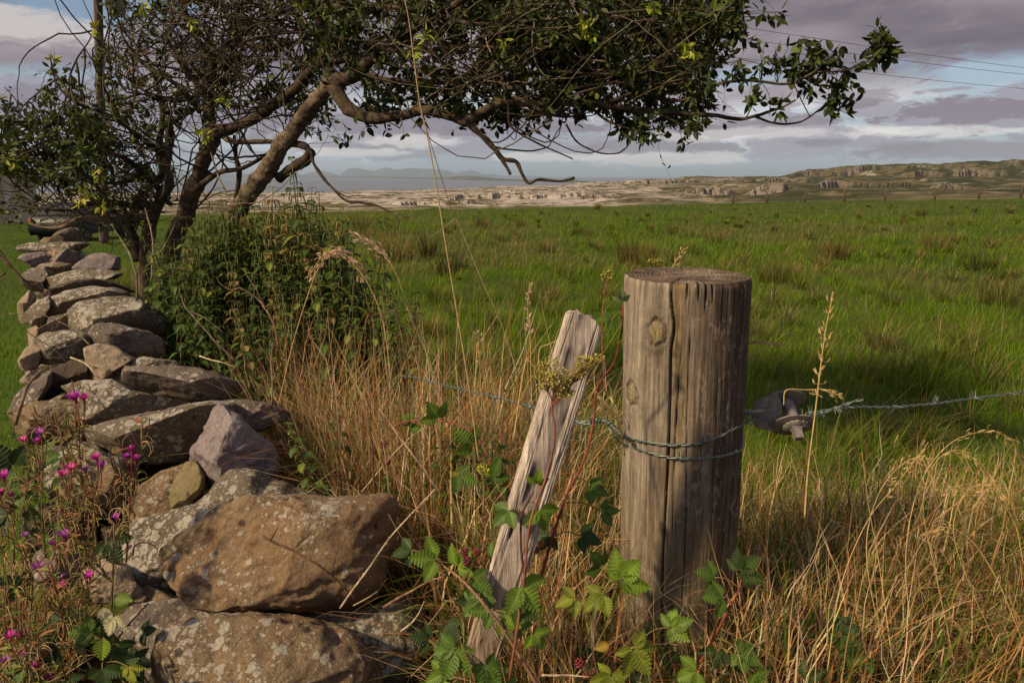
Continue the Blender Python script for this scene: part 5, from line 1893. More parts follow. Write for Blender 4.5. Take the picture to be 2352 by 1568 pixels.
for pts in ([(880, 110, 4.4, 18), (960, 120, 4.3, 14), (1060, 105, 4.2, 11), (1180, 110, 4.1, 9), (1320, 90, 4.0, 7), (1450, 100, 3.95, 5)],
            [(820, 165, 4.5, 16), (900, 185, 4.4, 13), (1000, 190, 4.3, 11), (1120, 180, 4.2, 9), (1260, 165, 4.1, 8), (1400, 170, 4.0, 6), (1560, 150, 3.95, 5), (1640, 120, 3.9, 3)],
            [(1000, 38, 4.2, 14), (1100, 55, 4.1, 11), (1250, 45, 4.0, 9), (1400, 30, 3.95, 7), (1560, 20, 3.9, 5), (1680, 35, 3.9, 3)],
            [(1230, 238, 4.1, 12), (1310, 205, 4.05, 10), (1400, 190, 4.0, 8), (1500, 195, 3.95, 6), (1580, 180, 3.9, 4)],
            [(1000, 38, 4.2, 14), (1150, -40, 4.3, 12), (1350, -120, 4.2, 10), (1600, -180, 4.1, 7)],
            [(740, 85, 4.5, 20), (760, -40, 4.7, 16), (850, -200, 4.8, 11), (980, -330, 4.8, 8)],
            [(1500, 254, 4.0, 8), (1560, 285, 3.95, 6), (1610, 310, 3.9, 4)], [(1350, 240, 4.05, 9), (1400, 280, 4, 7), (1470, 300, 3.95, 5), (1560, 285, 3.9, 4)]):
    A.limb(pts, n=8)
polyA = [(690, -330), (1500, -360), (1760, -220), (1735, -20), (1680, 10), (1715, 70), (1660, 130), (1625, 190), (1640, 240), (1585, 285), (1500, 300), (1440, 325), (1370, 285), (1250, 262), (1180, 285), (1090, 285), (1010, 268), (900, 288), (850, 262), (800, 200), (770, 150), (700, 160)]
A.fill(polyA, 1220, (4.1, 5.5), 9, .058, DKL, 1.4, dens=lambda x, y: np.where(y < -20, .35, 1.0) * np.where((y > 262), .55, 1.0))
A.fill([(1100, 5), (1660, 5), (1640, 120), (1600, 230), (1450, 250), (1250, 225), (1120, 215)], 260, (3.8, 4.9), 11, .06, DKL, 1.2)
pts_cl = [(1760, 128, 3), (1800, 108, 4), (1850, 98, 4), (1880, 125, 4), (1835, 165, 5), (1870, 195, 5), (1905, 222, 4), (1938, 200, 4), (1965, 235, 3), (1722, 182, 2), (1740, 222, 3), (1790, 240, 3), (1690, 150, 4), (1950, 152, 3), (1905, 140, 4),
          (2008, 110, 6), (2032, 92, 6), (2040, 128, 4), (1998, 80, 3), (2025, 150, 3), (1795, 8, 3), (1700, 5, 4), (1680, 60, 4), (1715, 95, 3), (1640, 45, 5), (1480, 315, 3), (1465, 290, 3), (1600, 270, 4), (1570, 300, 3), (1440, 310, 3), (1620, 210, 3), (1855, 130, 4), (1820, 135, 3), (1920, 180, 3)]
pl = np.array(A.pool)
for (x, y, n_) in pts_cl:
    q = P(x, y, 3.85)
    d = np.linalg.norm(pl[:, :3] - q, axis=1)
    a = pl[int(np.argmin(d)), :3]
    for z in range(n_):
        p = A.arc(a, q + A.rng.normal(0, .035, 3), A.rng.uniform(-.2, .2), .0022, .001, n=7)
        A.leaves_along(p, 7, .062, DKL[:3] + MDL[:2])
A.loops([(700, -20), (1650, -20), (1600, 230), (1150, 260), (900, 250), (760, 160)], 190, (3.6, 4.5))
# a few fresh yellow green sprays
for (x, y) in ((1355, 75), (1370, 90), (1350, 55), (1580, 110), (1590, 125), (980, 90), (950, 130), (1160, 100), (1500, 20)):
    p = A.arc(P(x - 12, y - 18, 3.62), P(x, y, 3.6), .2, .002, .001, n=6)
    A.leaves_along(p, 12, .045, YLL[:2])
A.done()

# --- second trunk with the ragged middle crown
B = Tree(tuple(P(380, 905, 5.6)), 'twisted tree with a shorter leaning trunk left of the largest one')
B.limb([(380, 905, 5.6, 56), (385, 700, 5.6, 54), (400, 560, 5.5, 54), (425, 490, 5.4, 52), (455, 405, 5.3, 48), (480, 335, 5.2, 46), (495, 300, 5.15, 44)], 'trunk', BARK * 1.0, 32, k=26)
B.limb([(492, 310, 5.15, 34), (520, 298, 5.1, 30), (571, 279, 5.05, 27), (625, 245, 5.0, 26), (672, 213, 4.95, 26), (697, 180, 4.9, 26), (732, 150, 4.88, 22), (800, 136, 4.85, 18), (870, 120, 4.8, 12)], n=12)
B.limb([(500, 306, 5.15, 16), (530, 322, 5.1, 15), (560, 327, 5.08, 15), (620, 325, 5.05, 14), (680, 332, 5.0, 12)], 'limb', BARK * 1.5, 9, 1, False)
B.limb([(490, 320, 5.2, 36), (482, 270, 5.25, 30), (478, 210, 5.3, 26), (492, 150, 5.35, 22), (530, 90, 5.4, 16), (600, 50, 5.4, 12), (700, 10, 5.4, 8)], n=12, colr=BARKD * 1.2)
B.limb([(482, 230, 5.3, 20), (440, 180, 5.3, 14), (400, 130, 5.3, 11), (385, 90, 5.3, 8)], n=9)
B.limb([(536, 88, 5.4, 16), (600, 110, 5.2, 13), (680, 95, 5.1, 11), (760, 50, 5.0, 8), (800, 0, 5.0, 6)], n=9)
B.limb([(440, 440, 5.3, 22), (500, 400, 5.2, 14), (560, 385, 5.1, 12), (620, 350, 5.0, 10)], n=8, colr=BARKD * 1.5)
B.limb([(540, 470, 5.2, 12), (548, 400, 5.2, 16), (540, 360, 5.2, 12), (538, 310, 5.2, 8)], n=8, colr=BARKD * 1.5)
for pts in ([(492, 150, 5.35, 18), (440, 60, 5.4, 12), (400, -60, 5.5, 9), (380, -200, 5.5, 6)], [(530, 90, 5.4, 14), (560, -20, 5.4, 11), (620, -160, 5.4, 8), (650, -280, 5.4, 6)],
            [(480, 200, 5.3, 12), (420, 230, 5.3, 9), (350, 220, 5.3, 7), (290, 180, 5.3, 5), (250, 150, 5.3, 3)], [(460, 260, 5.3, 12), (400, 190, 5.2, 10), (330, 150, 5.2, 8), (290, 100, 5.2, 6), (270, 40, 5.2, 4)]):
    B.limb(pts, n=8)
polyB = [(330, -300), (820, -330), (830, 130), (770, 180), (760, 300), (820, 330), (740, 330), (700, 290), (640, 262), (560, 255), (500, 240), (430, 270), (340, 320), (255, 300), (225, 200), (235, 60), (265, -40)]
B.fill(polyB, 470, (4.9, 6.4), 10, .056, DKL + MDL[:3], 1.4, bare=.25, dens=lambda x, y: np.where(y < -20, .3, 1.0) * np.where(x < 420, .45, 1.0))
B.loops(polyB, 210, (4.5, 5.8), (.4, 1.3), (.12, .5), (.0035, .0075))
B.loops([(240, 0), (700, 0), (700, 330), (240, 330)], 90, (4.5, 5.6), (.5, 1.5), (.2, .5), (.006, .010), BARK)
for (x, y) in ((460, 300), (475, 315), (750, 25), (690, 20), (520, 235), (440, 60), (330, 25)):
    p = B.arc(P(x - 10, y - 14, 4.45), P(x, y, 4.4), .2, .002, .001, n=6)
    B.leaves_along(p, 12, .045, YLL[:2])
B.done()

# --- low spreading thorn thicket over the wall
Ct_ = Tree(tuple(P(330, 900, 5.8)), 'low tangled thorn tree of bare crooked stems over the far wall')
Ct_.limb([(330, 900, 5.8, 46), (335, 640, 5.8, 44), (345, 520, 5.7, 40), (372, 450, 5.6, 34), (390, 425, 5.55, 30), (382, 380, 5.5, 26), (390, 323, 5.5, 25), (391, 282, 5.45, 22), (415, 268, 5.4, 16), (447, 252, 5.35, 11)], 'trunk', BARK * 1.15, 14)
Ct_.limb([(320, 600, 5.8, 34), (300, 520, 5.8, 30), (330, 440, 5.8, 26), (370, 400, 5.8, 24), (366, 330, 5.8, 20), (372, 260, 5.8, 16), (360, 190, 5.8, 12), (330, 120, 5.8, 7)], 'trunk', BARKD * 1.3, 12)
Ct_.limb([(350, 500, 5.6, 22), (300, 500, 5.4, 20), (250, 505, 5.2, 18), (190, 500, 5.1, 15), (150, 518, 5.0, 13), (110, 522, 5, 9), (70, 515, 5, 5)], n=9, colr=BARK * 1.5)
Ct_.limb([(340, 480, 5.6, 20), (290, 470, 5.5, 16), (230, 462, 5.3, 13), (160, 480, 5.2, 11), (90, 478, 5.1, 8), (20, 470, 5.1, 5)], n=9, colr=BARKD * 1.5)
Ct_.limb([(372, 440, 5.6, 20), (330, 400, 5.5, 16), (280, 360, 5.4, 13), (230, 350, 5.4, 12), (170, 330, 5.3, 9), (110, 335, 5.3, 7), (40, 350, 5.3, 4)], n=9, colr=BARKD * 1.2)
Ct_.limb([(385, 360, 5.5, 17), (340, 330, 5.4, 14), (290, 290, 5.3, 11), (240, 260, 5.3, 9), (180, 240, 5.2, 7), (130, 190, 5.2, 5), (115, 130, 5.2, 3)], n=9, colr=BARKD * 1.2)
Ct_.limb([(330, 400, 5.5, 13), (260, 420, 5.4, 10), (180, 400, 5.3, 8), (100, 420, 5.2, 6), (30, 440, 5.2, 4), (-40, 430, 5.2, 3)], n=8, colr=BARKD * 1.2)
Ct_.limb([(230, 350, 5.4, 9), (190, 280, 5.3, 8), (160, 200, 5.2, 6), (175, 140, 5.2, 4), (215, 70, 5.2, 3), (190, 0, 5.2, 2)], n=8, colr=BARKD * 1.2)
Ct_.limb([(60, 430, 5.2, 7), (50, 350, 5.2, 6), (20, 290, 5.2, 4), (40, 240, 5.2, 3), (10, 200, 5.2, 2)], n=7, colr=BARKD * 1.2)
polyC = [(-60, 200), (30, 230), (60, 290), (70, 250), (100, 160), (140, 130), (200, 190), (240, 150), (300, 210), (400, 300), (410, 470), (330, 520), (200, 530), (60, 515), (-60, 500)]
Ct_.fill(polyC, 230, (5.0, 6.6), 10, .052, MDL + DKL[:2], 1.2, bare=.2)
Ct_.fill([(60, 270), (180, 250), (260, 300), (240, 410), (120, 420), (-40, 400), (-40, 320)], 80, (4.6, 5.4), 11, .062, MDL[:3] + DKL[:3], 1.2)
Ct_.loops(polyC, 90, (4.7, 6.3), (.3, .85), (.08, .3), (.003, .0075), BARK * .8)
Ct_.loops([(60, 330), (420, 330), (420, 520), (100, 520)], 120, (4.9, 6.3), (.3, 1.1), (.1, .5), (.004, .010), BARK * 1.2)
for (x, y) in ((190, 455), (180, 470), (205, 445), (225, 390), (235, 410), (15, 365), (30, 380), (130, 140), (225, 70), (240, 480)):
    p = Ct_.arc(P(x - 10, y - 14, 4.7), P(x, y, 4.65), .2, .002, .001, n=6)
    Ct_.leaves_along(p, 12, .05, YLL)
Ct_.done()

# ------------------------------------------------------------------ utility pole and lines
m, t = new_mat('pole_wood')
tc = t.n('ShaderNodeTexCoord')
f = t.noise(t.scalev(tc.outputs['Object'], (12, 12, 1.2)), 1.0, 5, 0.7)
finish(t, t.mix(t.ramp(f, .35, .65), (0.055, 0.040, 0.034), (0.13, 0.10, 0.085)), 0.9, f, 0.4, 0.02, 0.2)
M['pole'] = m
m, t = new_mat('transformer_paint')
finish(t, (0.16, 0.155, 0.16), 0.5)
M['tpaint'] = m
m, t = new_mat('porcelain')
finish(t, (0.05, 0.03, 0.025), 0.25)
M['porc'] = m
m, t = new_mat('line_metal')
finish(t, (0.07, 0.065, 0.07), 0.6)
M['line'] = m
PY = 24.0
top = P(221, -165, PY)
bot = P(237, 470, PY)
gx = bot + (bot - top) / (bot[2] - top[2]) * (-0.9 - bot[2])
up_ = empty('utility_pole', tuple(gx), 'tall dark wooden utility pole with a grey transformer, behind the left branches', 'utility pole')
b = MB()
b.tube(np.linspace(gx, top, 12), np.linspace(.155, .125, 12), 20)
b.build('pole_shaft', M['pole'], up_)
b = MB()
tcn = P(262, -12, PY - .35)
lathe(b, tcn, np.array([0, 0, 1.0]), np.array([1.0, 0, 0]), np.array([0, 1.0, 0]), [(0, -.62), (.22, -.62), (.25, -.58), (.25, -.5), (.30, -.46), (.30, .5), (.27, .56), (.1, .62), (0, .62)], 28)
b.build('transformer', M['tpaint'], up_)
b = MB()
b.box(tcn[0] - .55, tcn[0] - .1, PY - .3, PY - .22, tcn[2] - .3, tcn[2] - .22)
b.build('bracket', M['line'], up_, smooth=False)
b = MB()
b.box(tcn[0] - .55, tcn[0] - .1, PY - .3, PY - .22, tcn[2] + .25, tcn[2] + .33)
b.build('bracket', M['line'], up_, smooth=False)
kn = P(243, 122, PY - .1)
b = MB()
lathe(b, kn, np.array([0, 0, 1.0]), np.array([1.0, 0, 0]), np.array([0, 1.0, 0]), [(0, -.15), (.07, -.15), (.11, -.05), (.08, 0), (.11, .06), (.06, .15), (0, .15)], 16)
b.tube([kn, kn + np.array([-.2, .05, 0])], .03, 8)
b.build('insulator', M['porc'], up_)
lines = [((222, -150), (1627, 52), (2352, 156)), ((221, -108), (1725, 93), (2352, 171)), ((220, -60), (1657, 129), (2352, 204))]
for k, (a, c_, e) in enumerate(lines):
    p0 = P(a[0], a[1], PY)
    p1 = P(c_[0], c_[1], 37)
    p2 = P(e[0], e[1], 48)
    p3 = p2 + (p2 - p1) * 1.2 + np.array([0, 0, .8])
    b = MB()
    b.tube(spline([p0, p1, p2, p3], 14), .013, 5)
    o = b.build('power_line', M['line'], None, origin=tuple(p1))
    tag(o, ['highest of the three thin power lines crossing the sky at upper right', 'middle one of the three thin power lines at upper right', 'lowest of the three thin power lines at upper right'][k], 'power line', 'power lines running from the utility pole')

# ------------------------------------------------------------------ house and car beyond the wall
m, t = new_mat('cream_render')
tc = t.n('ShaderNodeTexCoord')
f = t.noise(tc.outputs['Object'], 1.5, 5, 0.6)
finish(t, t.mix(t.ramp(f, .3, .7), (0.46, 0.36, 0.26), (0.56, 0.46, 0.34)), 0.9, f, 0.2, 0.02)
M['cream'] = m
m, t = new_mat('slate')
tc = t.n('ShaderNodeTexCoord')
br = t.n('ShaderNodeTexBrick')
t.put(br.inputs['Vector'], t.scalev(tc.outputs['Object'], (3, 3, 3)))
br.inputs['Color1'].default_value = (0.10, 0.09, 0.10, 1)
br.inputs['Color2'].default_value = (0.14, 0.13, 0.14, 1)
br.inputs['Mortar'].default_value = (0.05, 0.045, 0.05, 1)
finish(t, br.outputs[0], 0.7)
M['slate'] = m
m, t = new_mat('window_glass')
finish(t, (0.02, 0.022, 0.028), 0.25, spec=0.3)
M['glass'] = m
m, t = new_mat('white_paint')
finish(t, (0.62, 0.58, 0.54), 0.5)
M['white'] = m
hr = P(-12, 515, 44)
hx, hz = hr[0], hr[2]
hs_ = empty('house', (hx - 6, 44, hz), 'cream rendered bungalow with slate roof at the left edge beyond the wall', 'house')
b = MB()
b.box(hx - 14, hx, 44, 48.4, hz - .5, hz + 2.45)
b.box(hx - 10.5, hx - 1.42 * 1.0 - .0, 41.6, 43.99, hz - .5, hz + 2.45)
g0, g1, gm = hx - 10.5, hx - 1.42, hx - 6
v = [(g0, 41.6, hz + 2.45), (g1, 41.6, hz + 2.45), (gm, 41.6, hz + 5.0), (g0, 44.5, hz + 2.45), (g1, 44.5, hz + 2.45), (gm, 44.5, hz + 5.0)]
b.add(v, None, [(0, 1, 2), (3, 5, 4)])
v = [(hx, 44, hz + 2.45), (hx, 48.4, hz + 2.45), (hx, 46.2, hz + 3.9)]
b.add(v, None, [(0, 1, 2)])
b.build('wall', M['cream'], hs_, smooth=False)


def slab(b, a, c_, d, e, th=.12):
    a, c_, d, e = map(np.array, (a, c_, d, e))
    n_ = np.cross(c_ - a, e - a)
    n_ = n_ / np.linalg.norm(n_) * th
    V = [a, c_, d, e, a + n_, c_ + n_, d + n_, e + n_]
    b.add(V, [(3, 2, 1, 0), (4, 5, 6, 7), (0, 1, 5, 4), (1, 2, 6, 5), (2, 3, 7, 6), (3, 0, 4, 7)])


b = MB()
slab(b, (hx - 14, 43.5, hz + 2.3), (hx + .4, 43.5, hz + 2.3), (hx + .4, 46.2, hz + 4.02), (hx - 14, 46.2, hz + 4.02))
slab(b, (hx + .4, 48.9, hz + 2.3), (hx - 14, 48.9, hz + 2.3), (hx - 14, 46.2, hz + 4.02), (hx + .4, 46.2, hz + 4.02))
slab(b, (g1 + .35, 41.2, hz + 2.28), (g1 + .35, 46.5, hz + 2.28), (gm, 46.5, hz + 5.1), (gm, 41.2, hz + 5.1))
slab(b, (gm, 41.2, hz + 5.1), (gm, 46.5, hz + 5.1), (g0 - .35, 46.5, hz + 2.28), (g0 - .35, 41.2, hz + 2.28))
b.build('roof', M['slate'], hs_, smooth=False)
b = MB()
b.box(hx - 14, hx + .42, 43.40, 43.50, hz + 2.16, hz + 2.30)
b.build('gutter', M['white'], hs_, smooth=False)
for (xa, xb, y_) in ((hx - 4.2, hx - 3.0, 41.56), (hx - 8.6, hx - 7.4, 41.56)):
    b = MB()
    za, zb = hz + .95, hz + 2.05
    for bx_ in ((xa, xb, za - .06, za), (xa, xb, zb, zb + .06), (xa - .06, xa, za - .06, zb + .06), (xb, xb + .06, za - .06, zb + .06)):
        b.box(bx_[0], bx_[1], y_ - .05, y_ + .03, bx_[2], bx_[3])
    w_ = b.build('window', M['white'], hs_, smooth=False)
    b = MB()
    b.box(xa, xb, y_ - .012, y_ + .02, za, zb)
    b.build('pane', M['glass'], w_, smooth=False)

b = MB()
b.box(hx - .03, hx + .05, 45.2, 45.85, hz + .95, hz + 2.1)
w_ = b.build('window', M['white'], hs_, smooth=False)
b = MB()
b.box(hx + .052, hx + .06, 45.27, 45.78, hz + 1.02, hz + 2.03)
b.build('pane', M['glass'], w_, smooth=False)

m, t = new_mat('car_paint')
b_ = t.n('ShaderNodeBsdfPrincipled')
b_.inputs['Base Color'].default_value = (0.012, 0.013, 0.018, 1)
b_.inputs['Roughness'].default_value = 0.4
b_.inputs['Specular IOR Level'].default_value = 0.3
t.t.links.new(b_.outputs[0], t.n('ShaderNodeOutputMaterial').inputs[0])
M['car'] = m
m, t = new_mat('tyre')
finish(t, (0.015, 0.015, 0.015), 0.9)
M['tyre'] = m
cq = P(122, 546, 24.6)
cz = ground_z(cq[0], 26.5)
car = empty('parked_car', (cq[0], 26.5, float(cz)), 'small black car parked on the lawn, half hidden behind the far stones', 'car')
# side profile (along y), widths shrink towards the roof
prof = [(-1.9, .35, .80), (-1.95, .60, .83), (-1.88, .92, .82), (-1.70, 1.02, .78), (-1.42, 1.38, .62), (-.9, 1.46, .60), (.35, 1.44, .60), (1.02, 1.02, .76), (1.75, .86, .78), (1.95, .62, .80), (1.92, .34, .78)]
b = MB()
V = []
for (y_, z_, w_) in prof:
    for sx_ in (-1, -.85, .85, 1):
        V.append((cq[0] + sx_ * w_, 26.5 + y_, cz + z_ - (0.03 if abs(sx_) == 1 else 0)))
np_ = len(prof)
Q = []
for k in range(np_):
    k2 = (k + 1) % np_
    for j_ in range(3):
        Q.append((k * 4 + j_, k * 4 + j_ + 1, k2 * 4 + j_ + 1, k2 * 4 + j_))
b.add(V, Q)
b.add([(cq[0] - w_, 26.5 + y_, cz + z_ - .03) for (y_, z_, w_) in prof] + [(cq[0] - .8, 26.5, cz + .7)], None, [(k, (k + 1) % np_, np_) for k in range(np_)])
b.add([(cq[0] + w_, 26.5 + y_, cz + z_ - .03) for (y_, z_, w_) in prof] + [(cq[0] + .8, 26.5, cz + .7)], None, [((k + 1) % np_, k, np_) for k in range(np_)])
b.build('body', M['car'], car)
b = MB()
b.add([(cq[0] - .66, 24.775, cz + 1.05), (cq[0] + .66, 24.775, cz + 1.05), (cq[0] + .56, 25.045, cz + 1.38), (cq[0] - .56, 25.045, cz + 1.38)], [(0, 1, 2, 3)])
b.build('rear_window', M['glass'], car, smooth=False)
m, t = new_mat('tail_lamp')
finish(t, (0.16, 0.01, 0.01), 0.3)
for sx_ in (-1, 1):
    b = MB()
    b.box(cq[0] + sx_ * .70 - .09, cq[0] + sx_ * .70 + .09, 24.53, 24.62, cz + .70, cz + .90)
    b.build('tail_light', m, car)
    for yy_ in (-1.25, 1.25):
        b = MB()
        lathe(b, np.array([cq[0] + sx_ * .72, 26.5 + yy_, cz + .31]), np.array([1.0, 0, 0]), np.array([0, 1.0, 0]), np.array([0, 0, 1.0]), [(0, -.1), (.28, -.1), (.31, -.07), (.31, .07), (.28, .1), (0, .1)], 20)
        b.build('wheel', M['tyre'], car)

# ------------------------------------------------------------------ fence at the end of the field
fps = [(1683, 465, 471), (1761, 458, 470), (1847, 458, 469), (1939, 448, 468), (2032, 442, 465), (2146, 434, 459), (2249, 431, 453), (2345, 428, 448)]
wts = []
for k, (x, y0_, y1_) in enumerate(fps):
    Y = 75.0
    q = P(x, y1_, Y)
    gz = float(ground_z(q[0], Y))
    h = 1.15 if k > 1 else .9
    b = MB()
    dz = .03 * ((k * 7) % 3 - 1)
    b.tube([(q[0], Y, gz - .4), (q[0] + dz, Y, gz + h * .5), (q[0] + dz * 2, Y, gz + h), (q[0] + dz * 2, Y, gz + h + .06)], [.12, .115, .11, .04], 7)
    o = b.build('fence_post', M['pole'], None, origin=(q[0], Y, gz))
    names = ['leftmost', 'second', 'third', 'fourth', 'fifth', 'sixth', 'seventh', 'rightmost']
    tag(o, names[k] + ' thin wooden post of the far fence, counting from the left', 'fence post', 'thin posts of the fence at the end of the field')
    wts.append((q[0] + dz * 2, Y, gz + h * .85))
fw = MB()
for dz in (0, -.3, -.6):
    fw.tube([(p[0], p[1] - .1, p[2] + dz) for p in wts] + [(75, 76, wts[-1][2] + dz + .3)], .006, 4)
o = fw.build('fence_wire', M['line'], None, origin=tuple(wts[3]))
tag(o, 'thin wires strung between the far fence posts', 'fence wire')
# ------------------------------------------------------------------ leafy plants
def leaflet(b, base, d, n, L, W, c, teeth=9, droop=.15, fold=.25, ripple=.012, tipc=None):
    """a toothed leaf: pleated halves either side of a midrib"""
    base, d, n = (np.asarray(k, float) for k in (base, d, n))
    d = d / np.linalg.norm(d)
    n = n - d * np.dot(n, d)
    n = n / (np.linalg.norm(n) + 1e-9)
    s = np.cross(d, n)
    m = teeth * 2 + 1
    u = np.linspace(0, 1, m)
    w = W * .5 * (np.sin(np.clip(u * 1.02, 0, 1) ** .72 * PI) ** .8 + .02)
    tooth = np.where(np.arange(m) % 2 == 1, 1.10, .90)
    tooth[0] = tooth[-1] = 1
    wz = fold * w + np.where(np.arange(m) % 2 == 1, 1, -1) * ripple * L * .5
    spine = base + d * (u * L)[:, None] - n * (droop * L * u ** 2)[:, None]
    le = spine + s * (w * tooth)[:, None] + n * wz[:, None] + d * (np.where(np.arange(m) % 2 == 1, .03, -.01) * L)[:, None]
    ri = spine - s * (w * tooth)[:, None] + n * wz[:, None] + d * (np.where(np.arange(m) % 2 == 1, .03, -.01) * L)[:, None]
    V = np.concatenate([spine, le, ri])
    i = np.arange(m - 1)
    Q = np.concatenate([np.stack([i, i + m, i + m + 1, i + 1], 1), np.stack([i, i + 1, i + 2 * m + 1, i + 2 * m], 1)])
    c = np.asarray(c, float)
    cc = np.concatenate([np.tile(c * 1.35, (m, 1)), np.tile(c * .9, (2 * m, 1))])
    b.add(V, Q, None, cc)


rng = np.random.default_rng(21)


def nettle(seed, H=1.1, brown=False):
    rg = np.random.default_rng(seed)
    st, lf = MB(), MB()
    bendx, bendy = rg.normal(0, .05, 2)
    u = np.linspace(0, 1, 12)
    ax = np.stack([bendx * u ** 2 + .012 * np.sin(u * 7), bendy * u ** 2, H * u], 1)
    st.tube(ax, np.linspace(.0042, .0015, 12), 6, np.array([0.10, 0.085, 0.03]))
    nn = 21
    for k in range(nn):
        f = .10 + .90 * (k / (nn - 1))
        p = np.array([np.interp(f, u, ax[:, j]) for j in range(3)])
        a = k * PI / 2 + rg.normal(0, .25)
        L = (.072 * (1 - .62 * abs(f - .45) ** 1.2)) * rg.uniform(.75, 1.15) * (.45 if f > .94 else 1)
        col_ = np.array([0.046, 0.082, 0.012]) * rg.uniform(.65, 1.5)
        if rg.random() < .15:
            col_ = np.array([0.15, 0.18, 0.025])
        if brown and f > .55:
            col_ = np.array([0.17, 0.125, 0.045]) * rg.uniform(.6, 1.3)
        for q in (0, PI):
            aa = a + q
            out = np.array([math.cos(aa), math.sin(aa), rg.uniform(-.1, .45)])
            pet = p + out * L * .28
            st.tube([p, pet], .0012, 4, np.array([0.09, 0.10, 0.03]), cap=False)
            leaflet(lf, pet, out + np.array([0, 0, -.35]), np.array([0, 0, 1.0]), L, L * .62, col_, 8, rg.uniform(.1, .5), .3, .02)
            if .4 < f < .97:          # hanging catkins
                for z in range(3 if brown else 1):
                    o2 = np.array([math.cos(aa + 1.2 + z), math.sin(aa + 1.2 + z), 0])
                    e = p + o2 * .03 + np.array([0, 0, -.035])
                    cc = np.array([0.22, 0.16, 0.06]) if brown else np.array([0.09, 0.12, 0.03])
                    st.tube([p, p + o2 * .02, e], [.0012, .0032, .0012], 4, cc)
    return st, lf


NET = []
for k, br_ in enumerate((False, False, False, True)):
    st, lf = nettle(40 + k, 1.1, br_)
    NET.append((st.mesh('nettle_stem', M['stem']), lf.mesh('nettle_leaves', M['leaf'], False)))


def put_nettle(k, loc, H, rz, label, group, tilt=(0, 0)):
    r_ = empty('nettle', loc, label, 'nettle', group)
    r_.rotation_euler = (tilt[0], tilt[1], rz)
    s_ = H / 1.1
    r_.scale = (max(s_, .8), max(s_, .8), s_)
    for me, nm in zip(NET[k], ('stem', 'foliage')):
        o = bpy.data.objects.new(nm, me)
        col.objects.link(o)
        o.parent = r_


GRPN = 'nettles in the thicket beside the wall'
for k in range(46):      # young nettles and shoots standing among the straw
    Y = rng.uniform(1.85, 3.0)
    x_ = wall_x(Y) + rng.uniform(.35, 1.5)
    gz = float(ground_z(x_, Y))
    put_nettle(int(rng.integers(0, 3)), (x_, Y, gz), rng.uniform(.28, .62), rng.uniform(0, 6.28), 'short green nettle mixed into the dry straw right of the wall', 'short nettles among the straw', (rng.normal(0, .15), rng.normal(0, .15)))
n_n = 0
prof_x = [340, 400, 480, 560, 640, 690, 750, 800, 850, 900, 960]
prof_y = [600, 500, 455, 448, 450, 430, 465, 540, 590, 640, 720]
while n_n < 235:
    px = rng.uniform(345, 955)
    fr = rng.random()
    yt = np.interp(px, prof_x, prof_y)
    ytop = yt + (760 - yt) * fr ** 1.5 * .9 + rng.uniform(-12, 25)
    Y = np.interp(ytop, [430, 560, 700, 860], [4.3, 3.7, 3.1, 2.75]) + rng.uniform(-.35, .35)
    q = P(px, ytop, Y)
    d = (q[0] - wall_x(Y)) * .82
    if d < .22 or d > 2.3 or (px > 620 and Y < 3.15) or (px > 850 and ytop < 640):
        continue
    gz = float(ground_z(q[0], Y))
    H = q[2] - gz
    if H < .25 or H > 1.95:
        continue
    kind_ = int(rng.integers(0, 3)) if rng.random() > (.22 if 560 < px < 760 else .04) else 3
    lab = 'brown topped seeding nettle in the thicket between wall and dry grass' if kind_ == 3 else 'leafy green nettle in the dense thicket right of the wall'
    put_nettle(kind_, (q[0], Y, gz), H, rng.uniform(0, 6.28), lab, GRPN + (' gone to seed' if kind_ == 3 else ''), (rng.normal(0, .07), rng.normal(0, .07)))
    n_n += 1
for (px, yt, Y, k, lab) in ((684, 362, 3.6, 1, 'tallest nettle spike standing up in front of the leaning trunk'), (655, 420, 3.7, 0, 'nettle top just left of the tallest spike'),
                            (395, 655, 2.95, 0, 'upright nettle rising at the edge of the wall above the cream stone'), (612, 430, 3.6, 3, 'tall brown nettle head left of the tallest spike'),
                            (530, 432, 3.9, 1, 'tall nettle top touching the underside of the leaning trunk'), (575, 720, 2.7, 0, 'nettle at the front of the thicket among dead canes'),
                            (730, 440, 3.7, 2, 'nettle right of the tallest spike under the dead drooping branch'),
                            (66, 945, 1.95, 0, 'nettle growing at the left foot of the wall above the pink flowers'), (115, 1020, 1.85, 1, 'nettle just left of the stones, behind the pink flowers'),
                            (20, 1010, 1.9, 2, 'nettle at the left edge of the picture behind pink flowers'), (165, 930, 2.2, 3, 'pale nettle head against the lichened slab')):
    q = P(px, yt, Y)
    gz = float(ground_z(q[0], Y))
    if px < 170:
        gz = min(gz, q[2] - .5)
    put_nettle(k, (q[0], Y, gz), q[2] - gz, px * .37, lab, None)


# ------------------------------------------------------------------ brambles
def palmate(b, p, d, n, S, c, k=5):
    """a compound leaf of k toothed leaflets spreading from one point"""
    p, d, n = (np.asarray(x, float) for x in (p, d, n))
    d /= np.linalg.norm(d)
    n = n - d * np.dot(n, d)
    n /= np.linalg.norm(n)
    s = np.cross(d, n)
    angs = {3: (-1.15, 0, 1.15), 5: (-1.9, -.95, 0, .95, 1.9), 1: (0,)}[k]
    for a in angs:
        dd = d * math.cos(a) + s * math.sin(a)
        L = S * (1.0 if a == 0 else .84 if abs(a) < 1.3 else .62) * rng.uniform(.9, 1.1)
        leaflet(b, p + dd * S * .05, dd, n + rng.normal(0, .12, 3), L, L * .66, np.array(c) * rng.uniform(.85, 1.2), 8, rng.uniform(.05, .3), .22, .035)


